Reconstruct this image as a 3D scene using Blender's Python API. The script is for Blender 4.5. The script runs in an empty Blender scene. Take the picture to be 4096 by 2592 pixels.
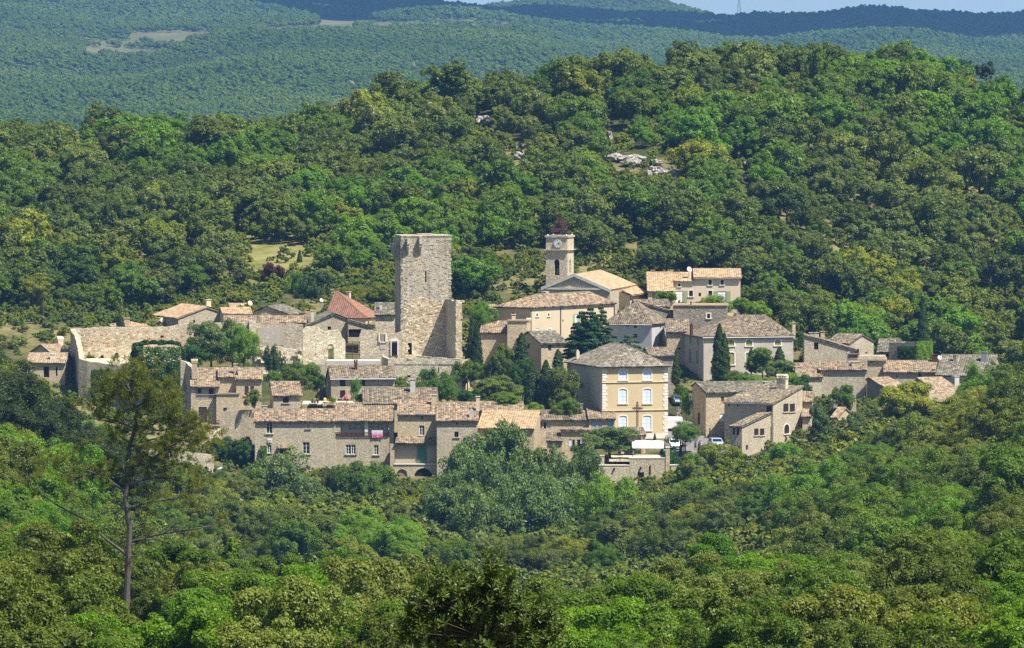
import bpy, math, random, time
import numpy as np
from mathutils import Vector, Matrix
T0 = time.time()
SC = bpy.context.scene
COL = SC.collection
rng = np.random.default_rng(7)
R = random.Random(11)
# ------------------------------------------------------------------ camera
F = 30000.0; CZ = 70.0; VH = 40.0
PITCH = math.atan((1296 - VH) / F)
SP, CP = math.sin(PITCH), math.cos(PITCH)
def ray(u, v):
    a = (u - 2048) / F; b = (1296 - v) / F
    d = Vector((a, CP + b * SP, -SP + b * CP)); return d / d.y
def at(u, v, Y):
    return Vector((0, 0, CZ)) + ray(u, v) * Y
def proj(p):
    x, y, z = p[0], p[1], p[2] - CZ
    w = y * CP - z * SP; up = y * SP + z * CP
    return 2048 + x / w * F, 1296 - up / w * F
ZN = {0: (0, 0, 1.0), 'D': (0, 0, 2408 / 4096), 1: (0, 1050, 2.177), 2: (700, 1100, 3.0486), 3: (1350, 900, 2.177), 4: (1850, 800, 2.54),
      5: (2450, 1020, 2.6275), 6: (3050, 1200, 2.302), 7: (700, 1400, 2.54), 8: (1300, 1450, 2.771), 9: (1900, 1500, 3.0486),
      10: (2200, 1350, 2.54), 11: (2700, 1400, 2.771), 'P': (0, 1300, 1.18), 'S': (1000, 1800, 1.505)}
def q(z, x, y):
    o = ZN[z]; return o[0] + x / o[2], o[1] + y / o[2]
def qx(z, x): return ZN[z][0] + x / ZN[z][2]
def qy(z, y): return ZN[z][1] + y / ZN[z][2]
# ------------------------------------------------------------------ objects
def props(o, label=None, cat=None, group=None, kind=None):
    if label: o['label'] = label
    if cat: o['category'] = cat
    if group: o['group'] = group
    if kind: o['kind'] = kind
    return o
def link(o, parent=None):
    COL.objects.link(o)
    if parent is not None: o.parent = parent
    return o
def empty(name, loc, label, cat, group=None):
    o = bpy.data.objects.new(name, None); o.empty_display_size = .3
    link(o); o.location = loc
    return props(o, label, cat, group)
class MB:
    """collects faces (world or local coordinates) into one mesh"""
    def __init__(s): s.v = []; s.f = []; s.uv = []; s.m = []
    def add(s, vs, fs, mi=0, uvs=None):
        b = len(s.v); s.v += [tuple(p) for p in vs]
        for k, f in enumerate(fs):
            s.f.append([b + i for i in f]); s.m.append(mi)
            s.uv += [uvs[i] for i in f] if uvs is not None else [(0, 0)] * len(f)
    def poly(s, *ps, mi=0): s.add(ps, [list(range(len(ps)))], mi)
    def box(s, o, ex, ey, ez, mi=0):
        o, ex, ey, ez = Vector(o), Vector(ex), Vector(ey), Vector(ez)
        vs = [o, o + ex, o + ex + ey, o + ey]; vs += [p + ez for p in vs]
        s.add(vs, [(0, 3, 2, 1), (4, 5, 6, 7), (0, 1, 5, 4), (1, 2, 6, 5), (2, 3, 7, 6), (3, 0, 4, 7)], mi)
    def cbox(s, c, sx, sy, sz, rz=0, mi=0):
        ex = Vector((math.cos(rz), math.sin(rz), 0)) * sx; ey = Vector((-math.sin(rz), math.cos(rz), 0)) * sy
        s.box(Vector(c) - ex / 2 - ey / 2, ex, ey, (0, 0, sz), mi)
    def prism(s, pts, d, mi=0):
        """closed polygon pts (3D, planar) extruded along d"""
        n = len(pts); d = Vector(d); a = [Vector(p) for p in pts]; b = [p + d for p in a]
        s.add(a + b, [list(range(n))[::-1], list(range(n, 2 * n))] + [(i, (i + 1) % n, n + (i + 1) % n, n + i) for i in range(n)], mi)
    def tube(s, pts, rad, n=6, mi=0, cap=True):
        pts = [Vector(p) for p in pts]
        if not hasattr(rad, '__len__'): rad = [rad] * len(pts)
        vs = []; fs = []
        for i, p in enumerate(pts):
            t = (pts[min(i + 1, len(pts) - 1)] - pts[max(i - 1, 0)])
            if t.length < 1e-9: t = Vector((0, 0, 1))
            t.normalize(); a = t.cross(Vector((0.31, .17, .93)) if abs(t.z) < .9 else Vector((1, 0, 0))).normalized(); b = t.cross(a)
            for k in range(n):
                th = 2 * math.pi * k / n; vs.append(p + (a * math.cos(th) + b * math.sin(th)) * rad[i])
        for i in range(len(pts) - 1):
            for k in range(n):
                k2 = (k + 1) % n; fs.append((i * n + k, i * n + k2, (i + 1) * n + k2, (i + 1) * n + k))
        if cap: fs += [list(range(n))[::-1], [(len(pts) - 1) * n + k for k in range(n)]]
        s.add(vs, fs, mi)
    def lathe(s, c, prof, n=12, mi=0, ax=None):
        """prof: (r,z) list round vertical axis at c"""
        c = Vector(c); vs = []; fs = []
        for r, z in prof:
            for k in range(n):
                th = 2 * math.pi * k / n; vs.append(c + Vector((r * math.cos(th), r * math.sin(th), z)))
        for i in range(len(prof) - 1):
            for k in range(n):
                k2 = (k + 1) % n; fs.append((i * n + k, i * n + k2, (i + 1) * n + k2, (i + 1) * n + k))
        fs += [list(range(n))[::-1], [(len(prof) - 1) * n + k for k in range(n)]]
        s.add(vs, fs, mi)
    def build(s, name, mats, parent=None, smooth=False, origin=None):
        if not isinstance(mats, (list, tuple)): mats = [mats]
        me = bpy.data.meshes.new(name)
        og = Vector(origin) if origin is not None else (parent.matrix_world.translation if False else None)
        if parent is not None and og is None: og = wpos(parent)
        if og is None: og = Vector((0, 0, 0))
        me.from_pydata([(p[0] - og.x, p[1] - og.y, p[2] - og.z) for p in s.v], [], s.f)
        for m in mats: me.materials.append(m)
        me.polygons.foreach_set('material_index', s.m)
        uvl = me.uv_layers.new(name='UVMap'); uvl.data.foreach_set('uv', np.array(s.uv, dtype=np.float32).ravel())
        if smooth: me.polygons.foreach_set('use_smooth', [True] * len(me.polygons))
        me.update()
        o = bpy.data.objects.new(name, me); link(o, parent)
        if parent is not None: o.location = og - wpos(parent)
        else: o.location = og
        return o
def wpos(o):
    p = Vector(o.location)
    while o.parent is not None:
        o = o.parent; p = p + Vector(o.location)
    return p
def quad_mesh(name, V, mats, mi=None, nper=4, extra=None):
    """V: (n,nper,3) separate faces -> mesh (fast)"""
    n = V.shape[0]; me = bpy.data.meshes.new(name)
    vs = V.reshape(-1, 3).astype(np.float32)
    ev, ef, em = (extra.v, extra.f, extra.m) if extra is not None else ([], [], [])
    nv = len(vs); nl = n * nper
    allv = np.vstack([vs, np.array(ev, dtype=np.float32).reshape(-1, 3)]) if ev else vs
    loops = np.arange(nl, dtype=np.int32); starts = np.arange(0, nl, nper, dtype=np.int32); tot = np.full(n, nper, np.int32)
    if ef:
        el = np.array([i + nv for f in ef for i in f], np.int32); et = np.array([len(f) for f in ef], np.int32)
        es = nl + np.concatenate([[0], np.cumsum(et)[:-1]]).astype(np.int32)
        loops = np.concatenate([loops, el]); starts = np.concatenate([starts, es]); tot = np.concatenate([tot, et])
    me.vertices.add(len(allv)); me.vertices.foreach_set('co', allv.ravel())
    me.loops.add(len(loops)); me.loops.foreach_set('vertex_index', loops)
    me.polygons.add(len(starts)); me.polygons.foreach_set('loop_start', starts)
    try: me.polygons.foreach_set('loop_total', tot)
    except Exception: pass
    for m in mats: me.materials.append(m)
    mm = np.zeros(len(starts), np.int32)
    if mi is not None: mm[:n] = mi
    if ef: mm[n:] = em
    me.polygons.foreach_set('material_index', mm)
    me.update(calc_edges=True); me.validate()
    return me
# ------------------------------------------------------------------ materials
class NT:
    def __init__(s, name):
        s.m = bpy.data.materials.new(name); s.m.use_nodes = True; s.t = s.m.node_tree; s.t.nodes.clear()
        s.out = s.t.nodes.new('ShaderNodeOutputMaterial')
    def n(s, typ, **kw):
        nd = s.t.nodes.new('ShaderNode' + typ)
        for k, v in kw.items():
            if k.startswith('i_'):
                key = k[2:]; key = int(key) if key.isdigit() else key.replace('_', ' ')
                s.set(nd, key, v)
            else: setattr(nd, k, v)
        return nd
    def set(s, nd, key, v):
        if isinstance(v, bpy.types.NodeSocket): s.t.links.new(v, nd.inputs[key])
        else: nd.inputs[key].default_value = v
    def math(s, op, a, b=0.0, c=None):
        nd = s.n('Math', operation=op); s.set(nd, 0, a); s.set(nd, 1, b)
        if c is not None: s.set(nd, 2, c)
        return nd.outputs[0]
    def mix(s, fac, a, b, blend='MIX'):
        nd = s.n('Mix', data_type='RGBA', blend_type=blend); s.set(nd, 0, fac); s.set(nd, 6, c4(a)); s.set(nd, 7, c4(b)); return nd.outputs[2]
    def ramp(s, fac, stops, interp='LINEAR'):
        nd = s.n('ValToRGB'); cr = nd.color_ramp; cr.interpolation = interp
        while len(cr.elements) < len(stops): cr.elements.new(.5)
        for e, (p, c) in zip(cr.elements, stops): e.position = p; e.color = c4(c)
        s.set(nd, 0, fac); return nd.outputs[0]
    def noise(s, vec, scale, detail=3, rough=.55, typ='Fac'):
        nd = s.n('TexNoise'); s.set(nd, 'Vector', vec); nd.inputs['Scale'].default_value = scale; nd.inputs['Detail'].default_value = detail; nd.inputs['Roughness'].default_value = rough
        return nd.outputs[typ]
    def vmul(s, vec, m):
        nd = s.n('VectorMath', operation='MULTIPLY'); s.set(nd, 0, vec); nd.inputs[1].default_value = m; return nd.outputs[0]
    def finish(s, color, rough=.9, spec=.2, bump=None, bstr=.4, bdist=.05, metal=0):
        p = s.n('BsdfPrincipled'); s.set(p, 'Base Color', c4(color)); s.set(p, 'Roughness', rough); s.set(p, 'Specular IOR Level', spec); s.set(p, 'Metallic', metal)
        if bump is not None:
            b = s.n('Bump'); s.set(b, 'Height', bump); b.inputs['Strength'].default_value = bstr; b.inputs['Distance'].default_value = bdist
            s.t.links.new(b.outputs[0], p.inputs['Normal'])
        s.t.links.new(p.outputs[0], s.out.inputs[0]); return s.m
def c4(c):
    if isinstance(c, bpy.types.NodeSocket): return c
    return (*c, 1.0) if len(c) == 3 else tuple(c)
def stone_mat(name, dark, mid, light, joint, sc=3.4, stain=(.16, .15, .14), stain_amt=.5, warm=None, streak=1.0):
    t = NT(name); co = t.n('TexCoord').outputs['Object']
    geo = t.n('NewGeometry').outputs['Position']
    vec = t.vmul(geo, (1, 1, 1.75))
    wob = t.n('VectorMath', operation='ADD'); t.set(wob, 0, vec)
    nz = t.n('TexNoise'); nz.inputs['Scale'].default_value = 1.3; t.set(nz, 'Vector', geo)
    sb = t.n('VectorMath', operation='SCALE'); t.set(sb, 0, nz.outputs['Color']); sb.inputs['Scale'].default_value = .35
    t.t.links.new(sb.outputs[0], wob.inputs[1])
    vo = t.n('TexVoronoi', feature='F1'); t.set(vo, 'Vector', wob.outputs[0]); vo.inputs['Scale'].default_value = sc; vo.inputs['Randomness'].default_value = .9
    sep = t.n('SeparateColor'); t.set(sep, 0, vo.outputs['Color'])
    base = t.ramp(sep.outputs[0], [(0, dark), (.45, mid), (.85, light), (1, tuple(min(1, x * 1.25) for x in light))])
    ed = t.n('TexVoronoi', feature='DISTANCE_TO_EDGE'); t.set(ed, 'Vector', wob.outputs[0]); ed.inputs['Scale'].default_value = sc; ed.inputs['Randomness'].default_value = .9
    jm = t.n('MapRange'); t.set(jm, 'Value', ed.outputs['Distance']); jm.inputs['From Max'].default_value = .09
    col = t.mix(jm.outputs[0], joint, base)
    big = t.noise(t.vmul(geo, (streak, streak, .35 / streak)), .55, 5, .65)
    bm = t.n('MapRange'); t.set(bm, 'Value', big); bm.inputs['From Min'].default_value = .47; bm.inputs['From Max'].default_value = .7; bm.inputs['To Max'].default_value = stain_amt
    col = t.mix(bm.outputs[0], col, t.mix(.35, stain, col))
    if warm is not None:
        w = t.noise(geo, .3, 4, .6); wm = t.n('MapRange'); t.set(wm, 'Value', w); wm.inputs['From Min'].default_value = .5; wm.inputs['From Max'].default_value = .66; wm.inputs['To Max'].default_value = .75
        col = t.mix(wm.outputs[0], col, t.mix(.65, col, warm))
    fine = t.noise(geo, 9, 3, .6)
    col = t.mix(.35, col, t.ramp(fine, [(.3, (.45, .45, .45)), (.7, (1, 1, 1))]), 'MULTIPLY')
    orn = t.n('ObjectInfo').outputs['Random']
    col = t.mix(1, col, t.ramp(orn, [(0, (.90, .87, .82)), (.35, (1, .98, .94)), (.65, (1, .97, .91)), (1, (.95, .95, .94))]), 'MULTIPLY')
    h = t.math('ADD', t.math('MULTIPLY', jm.outputs[0], .6), t.math('MULTIPLY', sep.outputs[1], .5))
    return t.finish(col, .95, .1, h, .8, .07)
def plaster_mat(name, col, dirt=(.3, .25, .18), amt=.35, patch=None):
    t = NT(name); geo = t.n('NewGeometry').outputs['Position']
    n1 = t.noise(t.vmul(geo, (1, 1, .4)), .7, 6, .65); n2 = t.noise(geo, 5, 4, .6)
    m = t.n('MapRange'); t.set(m, 'Value', n1); m.inputs['From Min'].default_value = .45; m.inputs['From Max'].default_value = .75; m.inputs['To Max'].default_value = amt
    c = t.mix(m.outputs[0], col, dirt)
    if patch is not None:
        n3 = t.noise(geo, .9, 5, .7); m3 = t.n('MapRange'); t.set(m3, 'Value', n3); m3.inputs['From Min'].default_value = .52; m3.inputs['From Max'].default_value = .58
        vo = t.n('TexVoronoi'); t.set(vo, 'Vector', t.vmul(geo, (1, 1, 1.6))); vo.inputs['Scale'].default_value = 3.5
        sp = t.n('SeparateColor'); t.set(sp, 0, vo.outputs['Color'])
        c = t.mix(m3.outputs[0], c, t.ramp(sp.outputs[0], [(0, tuple(x * .6 for x in patch)), (1, patch)]))
    c = t.mix(.3, c, t.ramp(n2, [(.3, (.7, .7, .7)), (.7, (1, 1, 1))]), 'MULTIPLY')
    return t.finish(c, .9, .15, n2, .3, .03)
def tile_mat(name, pal, lichen=(.13, .12, .10), lich=.55, tw=.36, flat=False, ang=(.42, .62)):
    """pal: list of (pos, colour) per tile"""
    t = NT(name); uv = t.n('TexCoord').outputs['UV']; geo = t.n('NewGeometry').outputs['Position']
    sx = t.n('SeparateXYZ'); t.set(sx, 0, uv)
    cu = t.math('FLOOR', t.math('DIVIDE', sx.outputs[0], tw))
    rv = t.n('TexWhiteNoise', noise_dimensions='1D'); t.set(rv, 'W', cu)
    vr = t.math('ADD', t.math('DIVIDE', sx.outputs[1], .38), t.math('MULTIPLY', rv.outputs[0], .35))
    cv = t.math('FLOOR', vr); fr = t.math('FRACT', vr)
    cb = t.n('CombineXYZ'); t.set(cb, 0, cu); t.set(cb, 1, cv); rnd = t.n('TexWhiteNoise', noise_dimensions='3D'); t.set(rnd, 'Vector', cb.outputs[0])
    oi = t.n('ObjectInfo').outputs['Random']; t.set(cb, 2, oi)
    col = t.ramp(rnd.outputs[0], pal)
    big = t.noise(geo, .45, 5, .65); mid = t.noise(geo, 2.2, 4, .6)
    m = t.n('MapRange'); t.set(m, 'Value', t.math('ADD', t.math('MULTIPLY', big, .65), t.math('MULTIPLY', mid, .35))); m.inputs['From Min'].default_value = ang[0]; m.inputs['From Max'].default_value = ang[1]; m.inputs['To Max'].default_value = lich
    col = t.mix(m.outputs[0], col, lichen)
    # darker band along each tile's lower lip
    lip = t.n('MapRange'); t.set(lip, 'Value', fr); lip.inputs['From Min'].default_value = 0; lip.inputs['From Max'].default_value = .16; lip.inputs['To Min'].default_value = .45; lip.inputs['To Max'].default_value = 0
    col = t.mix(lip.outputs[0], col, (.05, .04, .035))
    return t.finish(col, .9, .15, t.math('ADD', fr, t.math('MULTIPLY', mid, .5)), .5, .03)
def plain(name, col, rough=.6, spec=.3, metal=0, var=.25, sc=6):
    t = NT(name); co = t.n('TexCoord').outputs['Object']; n1 = t.noise(co, sc, 3)
    c = t.mix(1, col, t.ramp(n1, [(.3, (1 - var,) * 3), (.7, (1, 1, 1))]), 'MULTIPLY')
    return t.finish(c, rough, spec, n1, .15, .02, metal)
def leaf_mat(name, col, alt, trans=.35, hv=.5, vv=.5, gloss=0.012, wsc=.03):
    """col/alt: two leaf colours picked per leaf; the whole crown drifts a little per tree"""
    t = NT(name); oi = t.n('ObjectInfo'); g = t.n('NewGeometry')
    r = g.outputs['Random Per Island']
    c = t.mix(r, col, alt)
    pos = t.n('TexCoord').outputs['Object']; nz = t.noise(pos, .9, 3)
    c = t.mix(t.math('MULTIPLY', t.math('SUBTRACT', nz, .35), 1.0), c, tuple(min(1, x * 1.2) for x in alt))
    wz = t.noise(g.outputs['Position'], wsc, 4, .6)
    c = t.mix(1, c, t.ramp(wz, [(.32, (.72, .78, .85)), (.5, (1, 1, 1)), (.68, (1.28, 1.16, .9))]), 'MULTIPLY')
    hs = t.n('HueSaturation'); t.set(hs, 'Color', c)
    r2 = t.n('TexWhiteNoise', noise_dimensions='1D'); t.set(r2, 'W', t.math('MULTIPLY', oi.outputs['Random'], 917.3))
    t.set(hs, 'Hue', t.math('ADD', .5 - .016 * hv, t.math('MULTIPLY', oi.outputs['Random'], .03 * hv)))
    t.set(hs, 'Value', t.math('ADD', 1 - .5 * vv, t.math('MULTIPLY', r2.outputs[0], 1.0 * vv)))
    hs.inputs['Saturation'].default_value = 1.0
    d = t.n('BsdfDiffuse'); t.set(d, 'Color', hs.outputs[0])
    tr = t.n('BsdfTranslucent'); br = t.mix(1, hs.outputs[0], (1.25, 1.35, .55), 'MULTIPLY'); t.set(tr, 'Color', br)
    mx = t.n('MixShader'); mx.inputs[0].default_value = trans; t.t.links.new(d.outputs[0], mx.inputs[1]); t.t.links.new(tr.outputs[0], mx.inputs[2])
    gl = t.n('BsdfGlossy'); gl.inputs['Roughness'].default_value = .45; gl.inputs['Color'].default_value = (.9, .95, .9, 1)
    m2 = t.n('MixShader'); m2.inputs[0].default_value = gloss; t.t.links.new(mx.outputs[0], m2.inputs[1]); t.t.links.new(gl.outputs[0], m2.inputs[2])
    t.t.links.new(m2.outputs[0], t.out.inputs[0]); return t.m
M = {}
M['st_grey'] = stone_mat('grey_rubble_stone', (0.453, 0.395, 0.291), (0.577, 0.505, 0.373), (0.690, 0.610, 0.455), (0.464, 0.400, 0.296), 5.2, (0.268, 0.235, 0.182), .4)
M['st_warm'] = stone_mat('warm_rubble_stone', (0.484, 0.395, 0.259), (0.618, 0.510, 0.346), (0.721, 0.615, 0.432), (0.505, 0.410, 0.273), 5.2, (0.309, 0.250, 0.173), .3)
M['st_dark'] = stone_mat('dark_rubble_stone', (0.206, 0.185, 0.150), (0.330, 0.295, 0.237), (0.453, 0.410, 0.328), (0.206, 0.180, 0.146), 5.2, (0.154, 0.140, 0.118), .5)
M['st_castle'] = stone_mat('castle_masonry', (0.433, 0.375, 0.282), (0.597, 0.525, 0.391), (0.742, 0.665, 0.510), (0.412, 0.350, 0.259), 3.4, (0.247, 0.220, 0.177), .6)
M['st_keep'] = stone_mat('keep_weathered_masonry', (0.433, 0.390, 0.305), (0.536, 0.480, 0.378), (0.628, 0.570, 0.455), (0.381, 0.340, 0.264), 3.4, (0.154, 0.140, 0.114), 1.0, warm=(0.567, 0.450, 0.273), streak=1.7)
M['st_gold'] = stone_mat('golden_masonry', (.46, .37, .24), (.66, .555, .38), (.80, .71, .53), (.46, .37, .24), 2.4, (.34, .27, .18), .4)
M['st_pale'] = stone_mat('pale_limestone_blocks', (0.577, 0.495, 0.346), (0.762, 0.670, 0.487), (0.886, 0.800, 0.619), (0.515, 0.430, 0.291), 2.4, (0.412, 0.350, 0.255), .45)
M['st_terr'] = stone_mat('terrace_stone', (0.474, 0.400, 0.273), (0.680, 0.590, 0.419), (0.824, 0.740, 0.564), (0.474, 0.400, 0.273), 5.2, (0.371, 0.320, 0.228), .2)
M['yellow'] = plaster_mat('ochre_render', (.60, .475, .275), (.49, .385, .22), .5)
M['cream'] = plaster_mat('cream_render', (.70, .56, .41), (.58, .45, .32), .4)
M['beige'] = plaster_mat('beige_render', (.58, .475, .32), (.47, .37, .24), .5)
M['greyr'] = plaster_mat('grey_render', (.56, .49, .39), (.40, .34, .26), .6)
M['patchy'] = plaster_mat('flaking_render', (.50, .44, .36), (.32, .28, .23), .55, (.60, .54, .45))
M['brownr'] = plaster_mat('tan_render', (.50, .41, .30), (.36, .28, .20), .5)
M['bluegrey'] = plaster_mat('blue_grey_render', (.52, .51, .52), (.38, .36, .36), .5)
M['trim'] = plain('pale_stone_trim', (.80, .74, .62), .85, .2, var=.2)
M['t_old'] = tile_mat('old_canal_tiles', [(0, (0.055, 0.041, 0.029)), (.25, (0.115, 0.089, 0.060)), (.55, (0.195, 0.153, 0.101)), (.85, (0.280, 0.223, 0.143)), (.96, (0.320, 0.218, 0.118)), (1, (0.440, 0.369, 0.244))])
M['t_mix'] = tile_mat('mixed_canal_tiles', [(0, (0.075, 0.050, 0.034)), (.25, (0.170, 0.121, 0.077)), (.55, (0.275, 0.204, 0.126)), (.85, (0.370, 0.276, 0.172)), (.95, (0.380, 0.228, 0.113)), (1, (0.500, 0.407, 0.260))], lich=.5)
M['t_new'] = tile_mat('sandy_canal_tiles', [(0, (0.260, 0.165, 0.088)), (.4, (0.380, 0.262, 0.151)), (.8, (0.470, 0.339, 0.202)), (1, (0.540, 0.407, 0.252))], (0.240, 0.170, 0.101), .35)
M['t_grey'] = tile_mat('lichened_canal_tiles', [(0, (.05, .045, .038)), (.3, (.105, .093, .072)), (.65, (.175, .155, .115)), (.92, (.25, .222, .165)), (1, (.38, .33, .26))], (.125, .12, .072), .6)
M['t_pink'] = tile_mat('pinkish_canal_tiles', [(0, (0.170, 0.112, 0.071)), (.35, (0.290, 0.209, 0.134)), (.8, (0.380, 0.286, 0.186)), (1, (0.460, 0.373, 0.252))], (0.170, 0.136, 0.092), .45)
M['t_red'] = tile_mat('red_flat_tiles', [(0, (.20, .098, .066)), (.5, (.27, .138, .092)), (1, (.33, .18, .12))], (.17, .10, .07), .4, tw=.25)
M['t_tan'] = tile_mat('tan_canal_tiles', [(0, (0.071, 0.059, 0.046)), (.3, (0.160, 0.133, 0.099)), (.65, (0.244, 0.209, 0.152)), (.92, (0.311, 0.270, 0.202)), (1, (0.403, 0.365, 0.294))], (0.126, 0.113, 0.078), .5)
M['wood'] = plain('brown_wood', (.075, .04, .035), .8, .2); M['wood2'] = plain('dark_wood', (.035, .022, .02), .8, .2)
M['redwood'] = plain('russet_wood', (.16, .05, .025), .7, .2)
M['glass'] = plain('dark_glass', (.012, .016, .024), .08, .6, var=.1)
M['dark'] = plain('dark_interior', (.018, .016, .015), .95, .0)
M['white'] = plain('white_paint', (.82, .82, .80), .5, .3, var=.08); M['blue'] = plain('pale_blue_paint', (.62, .69, .80), .6, .3, var=.08)
M['blue2'] = plain('mid_blue_paint', (.30, .40, .62), .6, .3, var=.12); M['olive'] = plain('olive_green_paint', (.26, .29, .10), .6, .3, var=.12)
M['teal'] = plain('faded_teal_paint', (.17, .26, .26), .6, .3, var=.15); M['green'] = plain('green_paint', (.10, .22, .13), .6, .3, var=.15)
M['sage'] = plain('sage_green_paint', (.30, .36, .18), .6, .3, var=.1)
M['iron'] = plain('wrought_iron', (.03, .025, .024), .6, .4, .5); M['rust'] = plain('rusty_iron', (.125, .050, .026), .8, .2, .2, .5, 4)
M['steel'] = plain('galvanised_steel', (.45, .46, .48), .4, .5, .7, .1); M['bronze'] = plain('old_bronze', (.22, .17, .10), .5, .5, .6)
M['concrete'] = plain('pale_concrete', (.55, .52, .46), .9, .2, var=.2, sc=1.5)
M['bark'] = plain('tree_bark', (.11, .085, .065), .95, .1, var=.5, sc=5); M['palebark'] = plain('pale_bark', (.42, .40, .34), .9, .1, var=.4, sc=3)
M['pinebark'] = plain('pine_bark', (.135, .115, .098), .95, .1, var=.5, sc=6)
M['brick'] = plain('brown_brick', (.30, .22, .16), .9, .1, var=.35, sc=3)
LM = {}
LM['holm'] = leaf_mat('holm_oak_leaves', (0.071, 0.101, 0.012), (0.130, 0.171, 0.024), .32, .6, .34)
LM['downy'] = leaf_mat('downy_oak_leaves', (0.082, 0.143, 0.012), (0.143, 0.222, 0.022), .4, .6, .28)
LM['vivid'] = leaf_mat('maple_leaves', (0.089, 0.181, 0.009), (0.151, 0.275, 0.017), .42, .5, .25)
LM['olive'] = leaf_mat('olive_toned_leaves', (0.113, 0.145, 0.023), (0.189, 0.228, 0.045), .34, .6, .25)
LM['yellow'] = leaf_mat('yellow_green_leaves', (0.146, 0.175, 0.012), (0.248, 0.281, 0.023), .4, .5, .25)
LM['poplar'] = leaf_mat('poplar_leaves', (0.073, 0.122, 0.022), (0.151, 0.220, 0.050), .36, .4, .14, .02)
LM['cypress'] = leaf_mat('cypress_scale_leaves', (0.024, 0.049, 0.007), (0.054, 0.094, 0.013), .15, .4, .25, .02)
LM['cedar'] = leaf_mat('cedar_needles', (0.030, 0.075, 0.022), (0.069, 0.143, 0.039), .15, .3, .2, .02)
LM['pine'] = leaf_mat('pine_needles', (0.086, 0.106, 0.008), (0.165, 0.182, 0.015), .38, .3, .2, .02)
LM['ivy'] = leaf_mat('ivy_leaves', (0.028, 0.066, 0.006), (0.067, 0.143, 0.013), .25, .4, .2)
LM['lime'] = leaf_mat('lime_green_leaves', (0.124, 0.211, 0.010), (0.205, 0.322, 0.020), .45, .4, .2)
LM['red'] = leaf_mat('copper_leaves', (.060, .018, .018), (.100, .034, .030), .25, .2, .2)
LM['near'] = leaf_mat('laurel_oak_leaves', (0.043, 0.077, 0.009), (0.092, 0.140, 0.020), .25, .3, .1, .03)
LM['flower'] = leaf_mat('pink_blossom', (.55, .25, .35), (.75, .45, .5), .3, .3, .2)
LM['far'] = leaf_mat('distant_forest_leaves', (0.067, 0.115, 0.014), (0.124, 0.187, 0.029), .3, .6, .28, .0, .0035)
LM['darkoak'] = leaf_mat('dark_holm_oak_leaves', (0.025, 0.043, 0.009), (0.052, 0.076, 0.017), .25, .6, .3)  # low-albedo leaves of oaks that are truly dark green
HAZE, EXPO, DENOISE = 0.000045, 0.9, False
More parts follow.
